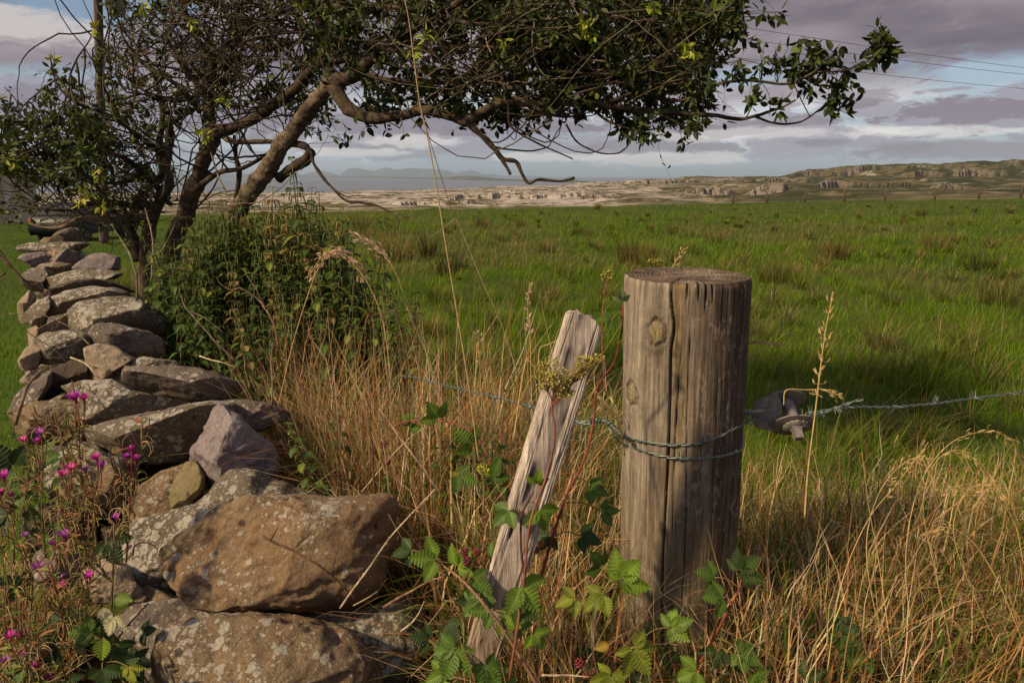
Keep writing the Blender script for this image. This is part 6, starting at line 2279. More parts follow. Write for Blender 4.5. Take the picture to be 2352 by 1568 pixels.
def thorns(b, pts, r, n, c):
    for k in range(n):
        i = rng.integers(1, len(pts) - 1)
        t_ = pts[i + 1 if i + 1 < len(pts) else i] - pts[i - 1]
        t_ /= np.linalg.norm(t_) + 1e-9
        o = np.cross(t_, rng.normal(0, 1, 3))
        o /= np.linalg.norm(o)
        b.tube([pts[i], pts[i] + o * .0055 - t_ * .003], [r * .7, .0002], 4, c)


def cane(pts, r, c, th=0, parent=None, name='cane', mat_='stem', k=8, r1=None):
    p = spline(np.array([P(*a) for a in pts]), k)
    b = MB()
    b.tube(p, np.linspace(r, r1 if r1 else r * .55, len(p)), 7, np.array(c))
    if th:
        thorns(b, p, r, th, np.array(c) * 1.2)
    return b.build(name, M[mat_], parent), p


RED = (0.17, 0.035, 0.022)
MAR = (0.075, 0.022, 0.022)
BRN = (0.22, 0.125, 0.075)
G1, G2, G3, GD = (0.105, 0.170, 0.018), (0.065, 0.118, 0.016), (0.145, 0.175, 0.020), (0.030, 0.054, 0.013)
bramble_defs = [
    # label, cane points, radius, colour, thorns, leaves [(x, y, Y, size_px, k, colour, direction)]
    ('red stemmed bramble climbing between stake and post', [(1235, 1350, 1.15), (1262, 1258, 1.16), (1300, 1140, 1.18), (1340, 1060, 1.2), (1362, 975, 1.24), (1372, 890, 1.26), (1412, 830, 1.24), (1428, 760, 1.22), (1430, 700, 1.22)], .0030, RED, 14,
     [(1428, 690, 1.22, 26, 3, (0.16, 0.20, 0.08), (0, 1)), (1405, 735, 1.2, 26, 3, G2, (-1, .2)), (1355, 1120, 1.2, 42, 3, G2, (1, -.3)), (1385, 1175, 1.2, 38, 3, G2, (1, .3)), (1335, 1230, 1.2, 44, 3, GD, (1, -.2)), (1260, 1230, 1.17, 38, 3, GD, (-.6, -1))]),
    ('bramble with big toothed leaf in front of the foot of the stake', [(1165, 1600, 1.02), (1178, 1490, 1.02), (1195, 1400, 1.02), (1205, 1340, 1.03), (1196, 1250, 1.05), (1200, 1180, 1.06), (1225, 1130, 1.06)], .0028, MAR, 10,
     [(1196, 1345, 1.0, 78, 3, G1, (.5, -.6)), (1190, 1395, 1.03, 52, 3, G2, (1, -.5)), (1232, 1110, 1.05, 34, 3, G1, (.2, 1)), (1170, 1172, 1.06, 52, 3, G2, (-.7, -.6)), (1238, 1170, 1.06, 54, 3, G1, (.4, -1)), (1225, 1455, 1.03, 48, 3, G1, (.6, -.8)), (1130, 1400, 1.05, 56, 3, G2, (-1, .1))]),
    ('bramble with palmate leaves against the foot of the round post', [(1500, 1600, 1.05), (1480, 1500, 1.07), (1450, 1420, 1.08), (1430, 1350, 1.10)], .0026, (0.12, 0.10, 0.03), 6,
     [(1428, 1330, 1.08, 76, 5, G1, (.3, .6)), (1385, 1365, 1.09, 52, 3, G3, (-.6, -.4)), (1380, 1300, 1.12, 46, 3, G2, (-.4, .8)), (1320, 1372, 1.1, 46, 3, G3, (-1, -.3)), (1455, 1490, 1.03, 74, 5, G3, (.5, -.7)), (1405, 1550, 1.03, 66, 5, G3, (-.2, -.6)), (1400, 1480, 1.06, 38, 1, (0.27, 0.19, 0.03), (-1, -.1)), (1540, 1440, 1.08, 54, 5, G1, (.7, .5))]),
    ('bramble spray with dark leaves at the bottom right of the post', [(1560, 1600, 1.08), (1620, 1500, 1.1), (1668, 1410, 1.12), (1698, 1350, 1.14), (1705, 1300, 1.16)], .0030, RED, 14,
     [(1700, 1310, 1.15, 62, 5, GD, (.3, .5)), (1660, 1372, 1.12, 50, 3, G2, (-1, .2)), (1640, 1325, 1.15, 46, 3, G2, (-1, .5)), (1700, 1500, 1.08, 56, 5, G2, (.8, -.3)), (1648, 1495, 1.08, 50, 3, GD, (-.3, -1)), (1600, 1540, 1.06, 54, 3, G1, (-1, -.3)), (1735, 1545, 1.06, 52, 3, G2, (.6, -1)), (1850, 1560, 1.06, 44, 3, GD, (.6, .6))]),
    ('bramble with ripening berries right of the big boulder', [(1250, 1600, 1.0), (1165, 1460, 1.02), (1110, 1385, 1.04), (1060, 1330, 1.08), (1020, 1300, 1.12)], .0034, BRN, 34,
     [(1000, 1285, 1.12, 60, 3, G1, (-1, .25)), (1050, 1300, 1.1, 56, 3, G1, (.6, .9)), (1085, 1330, 1.08, 50, 3, G2, (1, -.6)), (1100, 1375, 1.06, 54, 3, G2, (-.6, -.6)), (1150, 1420, 1.04, 50, 3, G1, (1, -.3)), (945, 1262, 1.18, 46, 3, GD, (-1, -.2)), (1130, 1280, 1.12, 38, 3, G2, (.4, .5))]),
    ('bramble with pale broad leaves at the bottom edge left of the stake', [(960, 1620, 1.05), (1010, 1560, 1.03), (1050, 1500, 1.02), (1060, 1460, 1.03)], .0026, (0.14, 0.11, 0.04), 8,
     [(1045, 1490, 1.0, 72, 5, G2, (-.3, -.7)), (1115, 1530, 1.0, 64, 5, G2, (.4, -.7)), (1020, 1545, 1.0, 52, 3, G1, (-1, -.4)), (1150, 1560, 1.02, 40, 3, G1, (.8, .2)), (985, 1470, 1.06, 44, 3, GD, (-.8, .4))]),
    ('thorny bramble trailing through grass left of the stake', [(900, 990, 1.85), (925, 970, 1.8), (975, 966, 1.75), (1045, 972, 1.7), (1100, 1010, 1.62), (1130, 1080, 1.55)], .0028, (0.20, 0.05, 0.04), 20,
     [(1130, 1095, 1.5, 46, 3, G2, (.3, 1)), (1085, 1020, 1.5, 50, 3, G1, (-.5, .6)), (1050, 1090, 1.55, 44, 3, G2, (1, -.3)), (1005, 960, 1.7, 44, 3, G1, (-.5, 1)), (940, 980, 1.8, 38, 3, G2, (.2, 1))]),
    ('bramble with dark leaves filling the corner below the flowers', [(200, 1600, 1.15), (250, 1500, 1.2), (290, 1440, 1.28), (340, 1385, 1.36)], .0028, MAR, 12,
     [(262, 1412, 1.22, 56, 3, (0.36, 0.34, 0.22), (-.4, -1)), (238, 1462, 1.16, 54, 1, (0.20, 0.27, 0.03), (-.1, -1)), (262, 1375, 1.22, 46, 1, G1, (1, .1)), (205, 1455, 1.2, 50, 3, G2, (-1, .3)), (270, 1480, 1.2, 48, 3, GD, (.4, -1)), (235, 1535, 1.12, 56, 3, GD, (.2, -1)), (295, 1530, 1.12, 50, 3, (0.22, 0.24, 0.03), (.3, -1)), (130, 1480, 1.15, 56, 3, GD, (-.6, -.6)), (60, 1520, 1.12, 56, 3, G2, (-1, -.2)), (300, 1580, 1.1, 50, 3, GD, (.3, -.4))]),
    ('bramble with dark green leaves at the left foot of the boulders', [(60, 1260, 1.5), (120, 1245, 1.45), (200, 1250, 1.42), (250, 1240, 1.4)], .0026, MAR, 8,
     [(190, 1225, 1.4, 52, 3, GD, (-.3, .6)), (245, 1245, 1.38, 56, 3, GD, (.4, -.4)), (120, 1235, 1.45, 50, 3, G2, (-.3, -1)), (60, 1130, 1.5, 60, 3, G2, (-1, .4)), (30, 1070, 1.5, 62, 3, GD, (-.6, 1)), (90, 1060, 1.55, 56, 3, G2, (1, .4)), (20, 1180, 1.45, 56, 3, GD, (-1, -.4)), (60, 1350, 1.35, 56, 3, GD, (-.4, .4)), (140, 1390, 1.3, 50, 3, GD, (.5, -.3))]),
]
bram = []
for lab, pts, r_, c_, th_, lv in bramble_defs:
    root = empty('bramble', tuple(P(*pts[0])), lab, 'bramble', None)
    o, cp_ = cane(pts, r_, c_, th_, root, 'cane')
    bram.append(root)
    for (x, y, Y, S, k, cc, dd) in lv:
        p = P(x, y, Y)
        S3 = S / FPX * Y * 1.12
        b = MB()
        d3 = np.array([dd[0], -.25, dd[1]])
        n3 = np.array([rng.uniform(-.4, .2), -.75, .75])
        ck = np.array(cc)
        palmate(b, p, d3, n3, S3, ck, k)
        j = int(np.argmin(np.linalg.norm(cp_ - p, axis=1)))
        pb = MB()
        mid = (cp_[j] + p) / 2 + np.array([0, 0, .008])
        lo = b.build('leaf', M['leaf'], root, smooth=False)
        pb.tube(spline([cp_[j], mid, p], 5), .0011, 5, np.array([0.16, 0.12, 0.04]))
        pb.build('leaf_stalk', M['stem'], lo) if False else pb.build('leaf_stalk', M['stem'], root)
for k in range(34):
    x = rng.uniform(1000, 2000) if k < 26 else rng.uniform(0, 340)
    y = rng.uniform(1400, 1575) if x < 1350 or x > 1800 else rng.uniform(1500, 1580)
    Y = rng.uniform(1.1, 1.3)
    p = P(x, y, Y)
    root = empty('bramble', tuple(p - np.array([0, 0, .12])), 'low bramble shoot with dark green leaves half hidden in grass at the bottom', 'bramble', 'low bramble shoots in the shade at the bottom')
    b = MB()
    q0 = p - np.array([rng.uniform(-.04, .04), -.03, .14])
    b.tube(spline([q0, (q0 + p) / 2 + rng.normal(0, .008, 3), p], 5), .0016, 5, np.array([0.12, 0.08, 0.03]))
    b.build('cane', M['stem'], root)
    for z in range(2):
        b = MB()
        palmate(b, p - np.array([0, 0, .05 * z]) + rng.normal(0, .012, 3), np.array([rng.normal(0, 1), -.3, rng.normal(0, .5)]), np.array([rng.uniform(-.4, .2), -.7, .8]), rng.uniform(.026, .044), np.array([GD, GD, G2, (0.05, 0.09, 0.015)][int(rng.integers(0, 4))]), int(rng.choice([3, 3, 5])))
        b.build('leaf', M['leaf'], root, smooth=False)
m, t = new_mat('berry')
a_ = t.n('ShaderNodeVertexColor', layer_name='Col')
finish(t, a_.outputs[0], 0.35, spec=0.5)
M['berry'] = m


def ball(b, c, r, colr, n=8, m_=5, sc=(1, 1, 1)):
    V = [c + np.array([0, 0, r * sc[2]])]
    for i in range(1, m_):
        ph = PI * i / m_
        for j in range(n):
            a = 2 * PI * j / n
            V.append(c + r * np.array([math.sin(ph) * math.cos(a) * sc[0], math.sin(ph) * math.sin(a) * sc[1], math.cos(ph) * sc[2]]))
    V.append(c - np.array([0, 0, r * sc[2]]))
    T, Q = [], []
    for j in range(n):
        T.append((0, 1 + j, 1 + (j + 1) % n))
        T.append((len(V) - 1, 1 + (m_ - 2) * n + (j + 1) % n, 1 + (m_ - 2) * n + j))
    for i in range(m_ - 2):
        for j in range(n):
            Q.append((1 + i * n + j, 1 + (i + 1) * n + j, 1 + (i + 1) * n + (j + 1) % n, 1 + i * n + (j + 1) % n))
    b.add(np.array(V), Q, T, colr)


def berry(p, r, colr, parent):
    b = MB()
    for k in range(26):
        a = k * 2.399
        z = 1 - 2 * (k + .5) / 26
        q = math.sqrt(1 - z * z)
        ball(b, p + r * np.array([q * math.cos(a), q * math.sin(a), z * 1.1]), r * .36, np.array(colr) * rng.uniform(.7, 1.3), 6, 4)
    b.build('berry', M['berry'], parent)


for (x, y, Y, rp, cc, k) in ((1068, 1268, 1.10, 7.5, (0.16, 0.012, 0.028), 4), (1095, 1268, 1.10, 7, (0.17, 0.02, 0.03), 4), (1073, 1288, 1.09, 8.5, (0.13, 0.01, 0.03), 4), (1098, 1292, 1.10, 6, (0.24, 0.07, 0.05), 4),
                             (1092, 1312, 1.10, 7.5, (0.15, 0.03, 0.03), 4), (1232, 1262, 1.16, 7, (0.24, 0.08, 0.04), 0), (1243, 1248, 1.16, 6, (0.26, 0.10, 0.05), 0), (1331, 1522, 1.06, 9, (0.20, 0.025, 0.03), 2), (1345, 1550, 1.06, 6.5, (0.20, 0.03, 0.03), 2),
                             (1362, 1540, 1.06, 6, (0.16, 0.06, 0.04), 2), (880, 1020, 1.8, 7, (0.16, 0.03, 0.02), 6), (890, 1060, 1.8, 6, (0.15, 0.03, 0.02), 6)):
    berry(P(x, y, Y), rp / FPX * Y * 1.15, cc, bram[k])

# ------------------------------------------------------------------ dead canes and twigs lying on the stones
TW = (0.30, 0.215, 0.145)
TWL = (0.46, 0.36, 0.25)
TWD = (0.13, 0.075, 0.05)
twigs = [
    ('dead brown bramble twig lying across the face of the large orange boulder', [(604, 1229, 1.30), (660, 1258, 1.29), (720, 1290, 1.28), (762, 1318, 1.28), (795, 1350, 1.28), (817, 1382, 1.28)], .0028, TWD, 8, [[(622, 1240, 1.295), (640, 1208, 1.28)], [(762, 1318, 1.28), (772, 1275, 1.27), (779, 1248, 1.27)]]),
    ('pale thorny dead cane rising from the boulder foot to the right', [(780, 1397, 1.27), (812, 1352, 1.26), (850, 1300, 1.26), (896, 1234, 1.27), (945, 1180, 1.28), (1000, 1122, 1.3)], .0026, TWL, 16, [[(812, 1390, 1.27), (845, 1372, 1.26), (868, 1357, 1.26)]]),
    ('long pale dry stem sticking out left over the middle stones', [(206, 792, 2.9), (182, 768, 2.9), (150, 745, 2.88), (110, 727, 2.85), (60, 720, 2.8), (22, 720, 2.78)], .0032, TWL, 0, []),
    ('thin pale dry stem below the long one on the left of the wall', [(155, 832, 2.75), (120, 800, 2.72), (80, 775, 2.7), (52, 752, 2.68), (36, 735, 2.66)], .0026, TW, 0, []),
    ('short pale curved twig on the smooth cream stone', [(162, 821, 2.5), (195, 835, 2.48), (215, 855, 2.46), (232, 873, 2.46)], .0036, TWL, 0, []),
    ('dark crooked branch reaching in from the left edge to the wall', [(-20, 570, 3.6), (12, 600, 3.6), (40, 628, 3.6), (70, 655, 3.62), (98, 672, 3.65)], .009, TWD, 4, [[(12, 628, 3.6), (-20, 645, 3.6)], [(30, 618, 3.6), (10, 590, 3.6), (-10, 560, 3.6)]]),
    ('brown arching stem at the lower left of the wall', [(35, 975, 2.1), (50, 925, 2.1), (62, 890, 2.15), (85, 860, 2.2), (110, 845, 2.3)], .006, (0.19, 0.13, 0.09), 0, []),
    ('grey forked dead stalk between wall and nettles', [(315, 690, 3.0), (314, 640, 3.0), (300, 590, 3.05), (275, 545, 3.1), (255, 515, 3.1)], .0052, (0.20, 0.165, 0.12), 0, []),
    ('pale upright dead stalk under the thorn tree', [(348, 640, 3.3), (352, 590, 3.3), (350, 545, 3.35), (340, 500, 3.4), (333, 478, 3.4)], .005, TW, 0, [[(350, 588, 3.3), (375, 570, 3.3), (402, 515, 3.3)]]),
    ('reddish forked dead stalk standing in front of the nettles', [(640, 800, 2.3), (628, 745, 2.32), (612, 712, 2.35), (590, 685, 2.4), (552, 660, 2.4)], .0042, (0.20, 0.12, 0.085), 0, [[(612, 712, 2.35), (590, 668, 2.35), (565, 630, 2.38)], [(552, 660, 2.4), (530, 666, 2.4), (505, 650, 2.4), (498, 636, 2.4)]]),
    ('thin dead stalk leaning left in front of the dark nettles', [(540, 830, 2.3), (500, 790, 2.32), (460, 745, 2.35), (425, 705, 2.38), (415, 680, 2.4)], .0038, (0.17, 0.13, 0.10), 0, [[(430, 712, 2.38), (470, 730, 2.36), (515, 765, 2.34)]]),
    ('pale broken straw lying over the nettles edge', [(458, 818, 2.4), (480, 824, 2.38), (510, 832, 2.36), (540, 842, 2.35)], .003, (0.50, 0.42, 0.30), 0, []),
    ('upright brown stalk behind the long dark slab', [(625, 930, 2.2), (626, 880, 2.2), (624, 830, 2.22), (625, 790, 2.24)], .0035, TW, 0, []),
    ('dark upright stalk in the dry grass', [(860, 1140, 1.7), (858, 1060, 1.7), (852, 990, 1.72), (852, 900, 1.74)], .0030, TWD, 0, []),
    ('long leaning grey dead stem in the dry grass left of the stake', [(1010, 1130, 1.5), (960, 1060, 1.55), (900, 980, 1.62), (870, 940, 1.66)], .0032, TW, 0, []),
    ('long grey bare stem rising from dry grass left of centre', [(830, 1130, 1.75), (925, 1020, 1.7), (1010, 960, 1.7)], .002, TWL, 0, []),
    ('dark leaning stalk with tendrils in front of the field', [(930, 950, 2.0), (935, 860, 2.02), (925, 780, 2.04), (905, 700, 2.06), (895, 640, 2.1)], .003, (0.13, 0.09, 0.05), 0, []),
    ('short dark twig poking right out of the nettles', [(860, 722, 2.5), (890, 718, 2.5), (915, 712, 2.5)], .0034, TWD, 3, []),
    ('thorny brown cane crossing the shade right of the lower boulders', [(880, 1395, 1.2), (930, 1365, 1.18), (985, 1335, 1.16), (1030, 1320, 1.14)], .003, BRN, 16, []),
    ('pale dead twig beside the bottom right stone', [(920, 1450, 1.15), (945, 1430, 1.14), (962, 1408, 1.13), (975, 1380, 1.12)], .0022, TWL, 0, []),
    ('pale straight twig on the ground at the bottom near the berries', [(1245, 1548, 1.0), (1300, 1552, 1.0), (1355, 1554, 1.0)], .0022, TWL, 0, []),
    ('curled dry stem on the left shoulder of the lichened boulder', [(305, 1275, 1.5), (312, 1250, 1.5), (335, 1245, 1.5), (355, 1255, 1.5), (362, 1268, 1.5)], .0022, TWD, 0, []),
    ('dry crooked root twig at the bottom left corner', [(165, 1460, 1.2), (190, 1500, 1.18), (215, 1545, 1.15), (235, 1580, 1.12)], .0026, TW, 2, []),
]
for lab, pts, r_, c_, th_, side in twigs:
    p = spline(np.array([P(*a) for a in pts]), 6)
    p = p + (fbm(p * 22 + 3, 2, 5) - .5)[:, None] * np.array([.006, .002, .006])
    b = MB()
    b.tube(p, np.linspace(r_, r_ * .5, len(p)), 7, np.array(c_))
    if th_:
        thorns(b, p, r_, th_, np.array(c_))
    o = b.build('dead_twig', M['bark'], None, origin=tuple(p[0]))
    tag(o, lab, 'twig')
    for sd in side:
        b2 = MB()
        q = spline(np.array([P(*a) for a in sd]), 5)
        b2.tube(q, np.linspace(r_ * .7, r_ * .3, len(q)), 6, np.array(c_))
        so = b2.build('side_twig', M['bark'], o)
        so.location = -Vector(p[0])

# ------------------------------------------------------------------ willowherb in flower, lower left
PINK = [(0.50, 0.035, 0.36), (0.42, 0.03, 0.40), (0.55, 0.05, 0.30), (0.40, 0.10, 0.42)]
POD = [(0.17, 0.075, 0.05), (0.14, 0.10, 0.04), (0.24, 0.075, 0.05), (0.13, 0.12, 0.035)]


def willowherb(base, tip, flowers, lab, seed):
    rg = np.random.default_rng(seed)
    b0 = P(*base)
    t0 = P(*tip)
    root = empty('willowherb', tuple(b0), lab, 'wildflower', 'pink flowered willowherbs at the left foot of the wall')
    mid = (b0 + t0) / 2 + rg.normal(0, .012, 3)
    ax = spline([b0, mid, t0], 10)
    st = MB()
    st.tube(ax, np.linspace(.0024, .0010, len(ax)), 6, np.array([0.17, 0.13, 0.045]))
    L = np.linalg.norm(t0 - b0)
    # side branches
    brs = [ax]
    for k in range(3):
        i = int(len(ax) * rg.uniform(.35, .8))
        a = rg.uniform(0, 2 * PI)
        e = ax[i] + np.array([math.cos(a) * .045, math.sin(a) * .03, rg.uniform(.08, .15)])
        q = spline([ax[i], (ax[i] + e) / 2 + np.array([math.cos(a) * .012, 0, -.008]), e], 6)
        st.tube(q, np.linspace(.0016, .0008, len(q)), 5, np.array([0.19, 0.11, 0.045]))
        brs.append(q)
    st.build('stem', M['stem'], root)
    lf = MB()
    for k in range(34):
        br_ = brs[rg.integers(0, len(brs))]
        i = rg.integers(1, len(br_) - 1)
        a = rg.uniform(0, 2 * PI)
        dd = np.array([math.cos(a), math.sin(a), rg.uniform(.2, 1.4)])
        cc = [(0.13, 0.16, 0.03), (0.20, 0.19, 0.04), (0.30, 0.12, 0.05), (0.09, 0.12, 0.02)][rg.integers(0, 4)]
        Lf = rg.uniform(.014, .032)
        leaflet(lf, br_[i], dd, np.array([0, -.3, 1.0]), Lf, Lf * .24, cc, 3, .4, .2, 0)
    lf.build('foliage', M['leaf'], root, smooth=False)
    # long slender seed pods held upright
    for k in range(13):
        pb = MB()
        br_ = brs[rg.integers(0, len(brs))]
        i = int(len(br_) * rg.uniform(.45, .97))
        a = rg.uniform(0, 2 * PI)
        sl = rg.uniform(.25, .6)
        Lp = rg.uniform(.04, .066)
        e1_ = br_[i] + np.array([math.cos(a) * sl, math.sin(a) * sl, .6]) * Lp * .55
        e2_ = e1_ + np.array([math.cos(a) * sl * .35, math.sin(a) * sl * .35, .9]) * Lp * .6
        q = spline([br_[i], e1_, e2_], 5)
        pb.tube(q, np.interp(np.linspace(0, 1, len(q)), [0, .15, .85, 1], [.0006, .0013, .0014, .0006]), 5, np.array(POD[rg.integers(0, 4)]))
        pb.build('seed_pod', M['stem'], root)
    # split pods curling back
    cb = MB()
    for k in range(11):
        br_ = brs[rg.integers(0, len(brs))]
        i = int(len(br_) * rg.uniform(.2, .75))
        p0 = br_[i]
        for z in range(3):
            a = rg.uniform(0, 2 * PI)
            rr_ = rg.uniform(.010, .020)
            th_ = np.linspace(0, rg.uniform(2.5, 4.6), 12)
            q = p0 + np.stack([math.cos(a) * rr_ * (1 - np.cos(th_)), math.sin(a) * rr_ * (1 - np.cos(th_)), rr_ * np.sin(th_) * 1.2], 1)
            cb.tube(q, .00055, 4, np.array([0.50, 0.34, 0.17]) * rg.uniform(.7, 1.2), cap=False)
    tag(cb.build('curled_pods', M['stem'], root), kind='stuff')
    for (x, y, Y, sz) in flowers:
        p = P(x, y + 10, Y)
        j = int(np.argmin(np.linalg.norm(ax - p, axis=1)))
        j = max(0, j - 6)
        fb = MB()
        c = np.array(PINK[rg.integers(0, 4)])
        r_ = sz / FPX * Y * .68
        ups = np.array([rg.normal(0, .2), rg.normal(0, .1), 1.0])
        ups /= np.linalg.norm(ups)
        for k in range(4):
            for h_ in (-.16, .16):
                a = k * PI / 2 + h_ * 1.6 + .3
                out = np.array([math.cos(a), math.sin(a), 0])
                leaflet(fb, p, out * .55 + ups, out, r_ * 2.2, r_ * 1.25, c * (1.0 if h_ < 0 else 1.25), 3, -.25, .25, 0)
        f_ = fb.build('flower', M['petal'], root, smooth=False)
        sb = MB()
        q = spline([ax[j], (ax[j] + p) / 2 + np.array([.004, 0, -.004]), p], 6)
        sb.tube(q, np.linspace(.0008, .0012, len(q)), 5, np.array([0.22, 0.04, 0.05]))
        ball(sb, p - ups * r_ * .3, r_ * .42, np.array([0.26, 0.05, 0.08]), 7, 5, (1, 1, 1.4))
        sb.build('flower_stalk', M['stem'], root)


WH = [((215, 1240, 1.42), (180, 925, 1.42), [(173, 908, 1.42, 17), (193, 908, 1.42, 13)], 'tallest pink willowherb, its two flowers against the lichened slab'),
      ((105, 1280, 1.40), (97, 1010, 1.42), [(94, 988, 1.42, 15), (84, 1005, 1.42, 9), (55, 1004, 1.42, 11)], 'willowherb with three flowers left of the tallest one'),
      ((290, 1290, 1.42), (303, 1040, 1.42), [(303, 1024, 1.42, 11), (291, 1041, 1.42, 10), (311, 1045, 1.42, 10)], 'willowherb with a trio of pink buds in front of the round brown boulder'),
      ((230, 1300, 1.38), (226, 1062, 1.38), [(222, 1045, 1.38, 13), (234, 1062, 1.38, 13), (197, 1072, 1.4, 10)], 'willowherb with paired pink flowers below the tilted slab'),
      ((165, 1330, 1.36), (162, 1090, 1.38), [(164, 1070, 1.38, 15), (141, 1081, 1.38, 11)], 'willowherb with a ragged pink flower between two neighbours'),
      ((30, 1360, 1.36), (12, 1110, 1.38), [(9, 1088, 1.38, 16), (4, 1125, 1.38, 12), (27, 1130, 1.38, 9)], 'willowherb with pink flowers touching the left picture edge'),
      ((150, 1460, 1.26), (148, 1245, 1.28), [(149, 1225, 1.28, 18), (121, 1240, 1.28, 9)], 'willowherb with one open flower lower down in front of shaded stones'),
      ((190, 1500, 1.22), (200, 1335, 1.24), [(202, 1317, 1.24, 14), (146, 1318, 1.26, 10)], 'willowherb with a violet pink flower left of the pale stone'),
      ((130, 1540, 1.2), (138, 1360, 1.22), [(137, 1342, 1.22, 15), (85, 1296, 1.24, 14)], 'willowherb with a deep pink flower near the middle of the corner'),
      ((40, 1600, 1.12), (45, 1470, 1.14), [(50, 1452, 1.14, 15), (24, 1455, 1.14, 15)], 'low willowherb with two pink flowers at the bottom left'),
      ((90, 1620, 1.1), (85, 1535, 1.12), [(83, 1520, 1.12, 15), (113, 1545, 1.12, 13)], 'small willowherb with a violet flower at the bottom edge'),
      ((15, 1620, 1.1), (14, 1525, 1.12), [(12, 1510, 1.12, 13), (52, 1498, 1.12, 14)], 'small willowherb with flowers in the very corner of the view'),
      ((255, 1420, 1.3), (262, 1200, 1.34), [(268, 1180, 1.34, 10)], 'seeding willowherb with one bud beside the boulders'),
      ((60, 1480, 1.22), (66, 1240, 1.26), [(60, 1222, 1.26, 9)], 'mostly seeding willowherb left of the middle ones')]
for k, (a, c_, f, lab) in enumerate(WH):
    willowherb(a, c_, f, lab, 300 + k)

# ------------------------------------------------------------------ seed heads and tall grasses


def umbel(stem_pts, clusters, lab, rs=.0017, colr=(0.25, 0.225, 0.045), stemc=(0.25, 0.09, 0.06)):
    root = empty('seed_head_plant', tuple(P(*stem_pts[0])), lab, 'wildflower')
    o, ax = cane(stem_pts, .0022, stemc, 0, root, 'stem', r1=.0016)
    tipp = ax[-1]
    for (x, y, Y, w, h, n) in clusters:
        sb, hb = MB(), MB()
        cpt = P(x, y, Y)
        base = tipp + (cpt - tipp) * .45
        sb.tube(spline([tipp, (tipp + base) / 2 + np.array([.004, 0, -.003]), base], 4), .0013, 5, np.array(stemc))
        for k in range(n):
            a, r = rng.uniform(0, 2 * PI), math.sqrt(rng.random())
            q = P(x + w * r * math.cos(a), y + h * r * math.sin(a), Y + rng.uniform(-.02, .02))
            if k % 3 == 0:
                sb.tube(spline([base, (base + q) / 2 + rng.normal(0, .003, 3), q], 3), .0005, 4, np.array([0.28, 0.19, 0.06]), cap=False)
            ball(hb, q, rs * rng.uniform(.7, 1.25), np.array(colr) * rng.uniform(.6, 1.5), 6, 4)
        sb.build('branchlet', M['stem'], root)
        hb.build('seed_cluster', M['stem'], root)
    return root


umbel([(1170, 1560, 1.0), (1200, 1360, 1.0), (1218, 1200, 1.01), (1256, 1090, 1.02), (1274, 1000, 1.02), (1266, 928, 1.02)],
      [(1248, 862, 1.02, 22, 34, 95), (1285, 868, 1.0, 30, 26, 120), (1268, 832, 1.03, 18, 16, 40), (1300, 898, 1.0, 22, 14, 40), (1345, 832, 1.02, 26, 16, 80), (1372, 822, 1.02, 18, 10, 40), (1330, 856, 1.02, 20, 14, 40)],
      'meadowsweet seed head of tiny olive green balls in front of the grey stake')
umbel([(1390, 900, 1.6), (1384, 800, 1.6), (1384, 720, 1.6), (1392, 650, 1.6)], [(1392, 636, 1.6, 13, 12, 34), (1402, 628, 1.6, 9, 8, 18)], 'small olive seed head on a thin stem left of the round post top', .0023)
umbel([(1520, 760, 1.9), (1512, 660, 1.9), (1508, 612, 1.9)], [(1500, 600, 1.9, 12, 5, 20), (1515, 598, 1.9, 10, 4, 16)], 'little yellow green seed head peeping over the left rim of the round post', .0023)
umbel([(1110, 1180, 1.35), (1112, 1120, 1.35), (1108, 1092, 1.35)], [(1110, 1078, 1.35, 14, 14, 30)], 'tiny yellow flower head in the dry grass left of the stake', .0018, (0.45, 0.36, 0.03), (0.18, 0.16, 0.04))


def stalk(pts, r, c, heads, lab, n_sp=0, sp=(.012, .0035), spc=(0.52, 0.37, 0.20), dr=.0, name='grass_stalk', spread=.010):
    """a flowering grass stem; heads = (from, to) fractions of the stem that carry spikelets"""
    p = spline(np.array([P(*a) for a in pts]), 9)
    root = empty(name, tuple(p[0]), lab, 'grass stalk')
    b = MB()
    b.tube(p, np.linspace(r, r * .45, len(p)), 6, np.array(c))
    b.build('stem', M['stem'], root)
    if n_sp:
        hb = MB()
        for k in range(n_sp):
            f = heads[0] + (heads[1] - heads[0]) * (k + rng.random()) / n_sp
            i = min(len(p) - 2, int(f * (len(p) - 1)))
            q = p[i]
            t_ = p[i + 1] - p[i]
            t_ /= np.linalg.norm(t_)
            o = rng.normal(0, 1, 3)
            o -= t_ * np.dot(o, t_)
            o /= np.linalg.norm(o)
            s = q + o * spread * rng.random() + np.array([0, 0, -dr * rng.random()])
            hb.tube([q, s], .0004, 3, np.array(c), cap=False)
            dd = t_ * 1.0 + o * .45 + np.array([0, 0, -dr * 30 * rng.random()])
            Ls = sp[0] * rng.uniform(.7, 1.25)
            leaflet(hb, s, dd, rng.normal(0, 1, 3), Ls, sp[1], np.array(spc) * rng.uniform(.7, 1.25), 2, 0, .5, 0)
            leaflet(hb, s, dd + rng.normal(0, .2, 3), rng.normal(0, 1, 3), Ls, sp[1], np.array(spc) * rng.uniform(.7, 1.25), 2, 0, .5, 0)
        hb.build('seed_head', M['grass'], root, smooth=False)
    return root


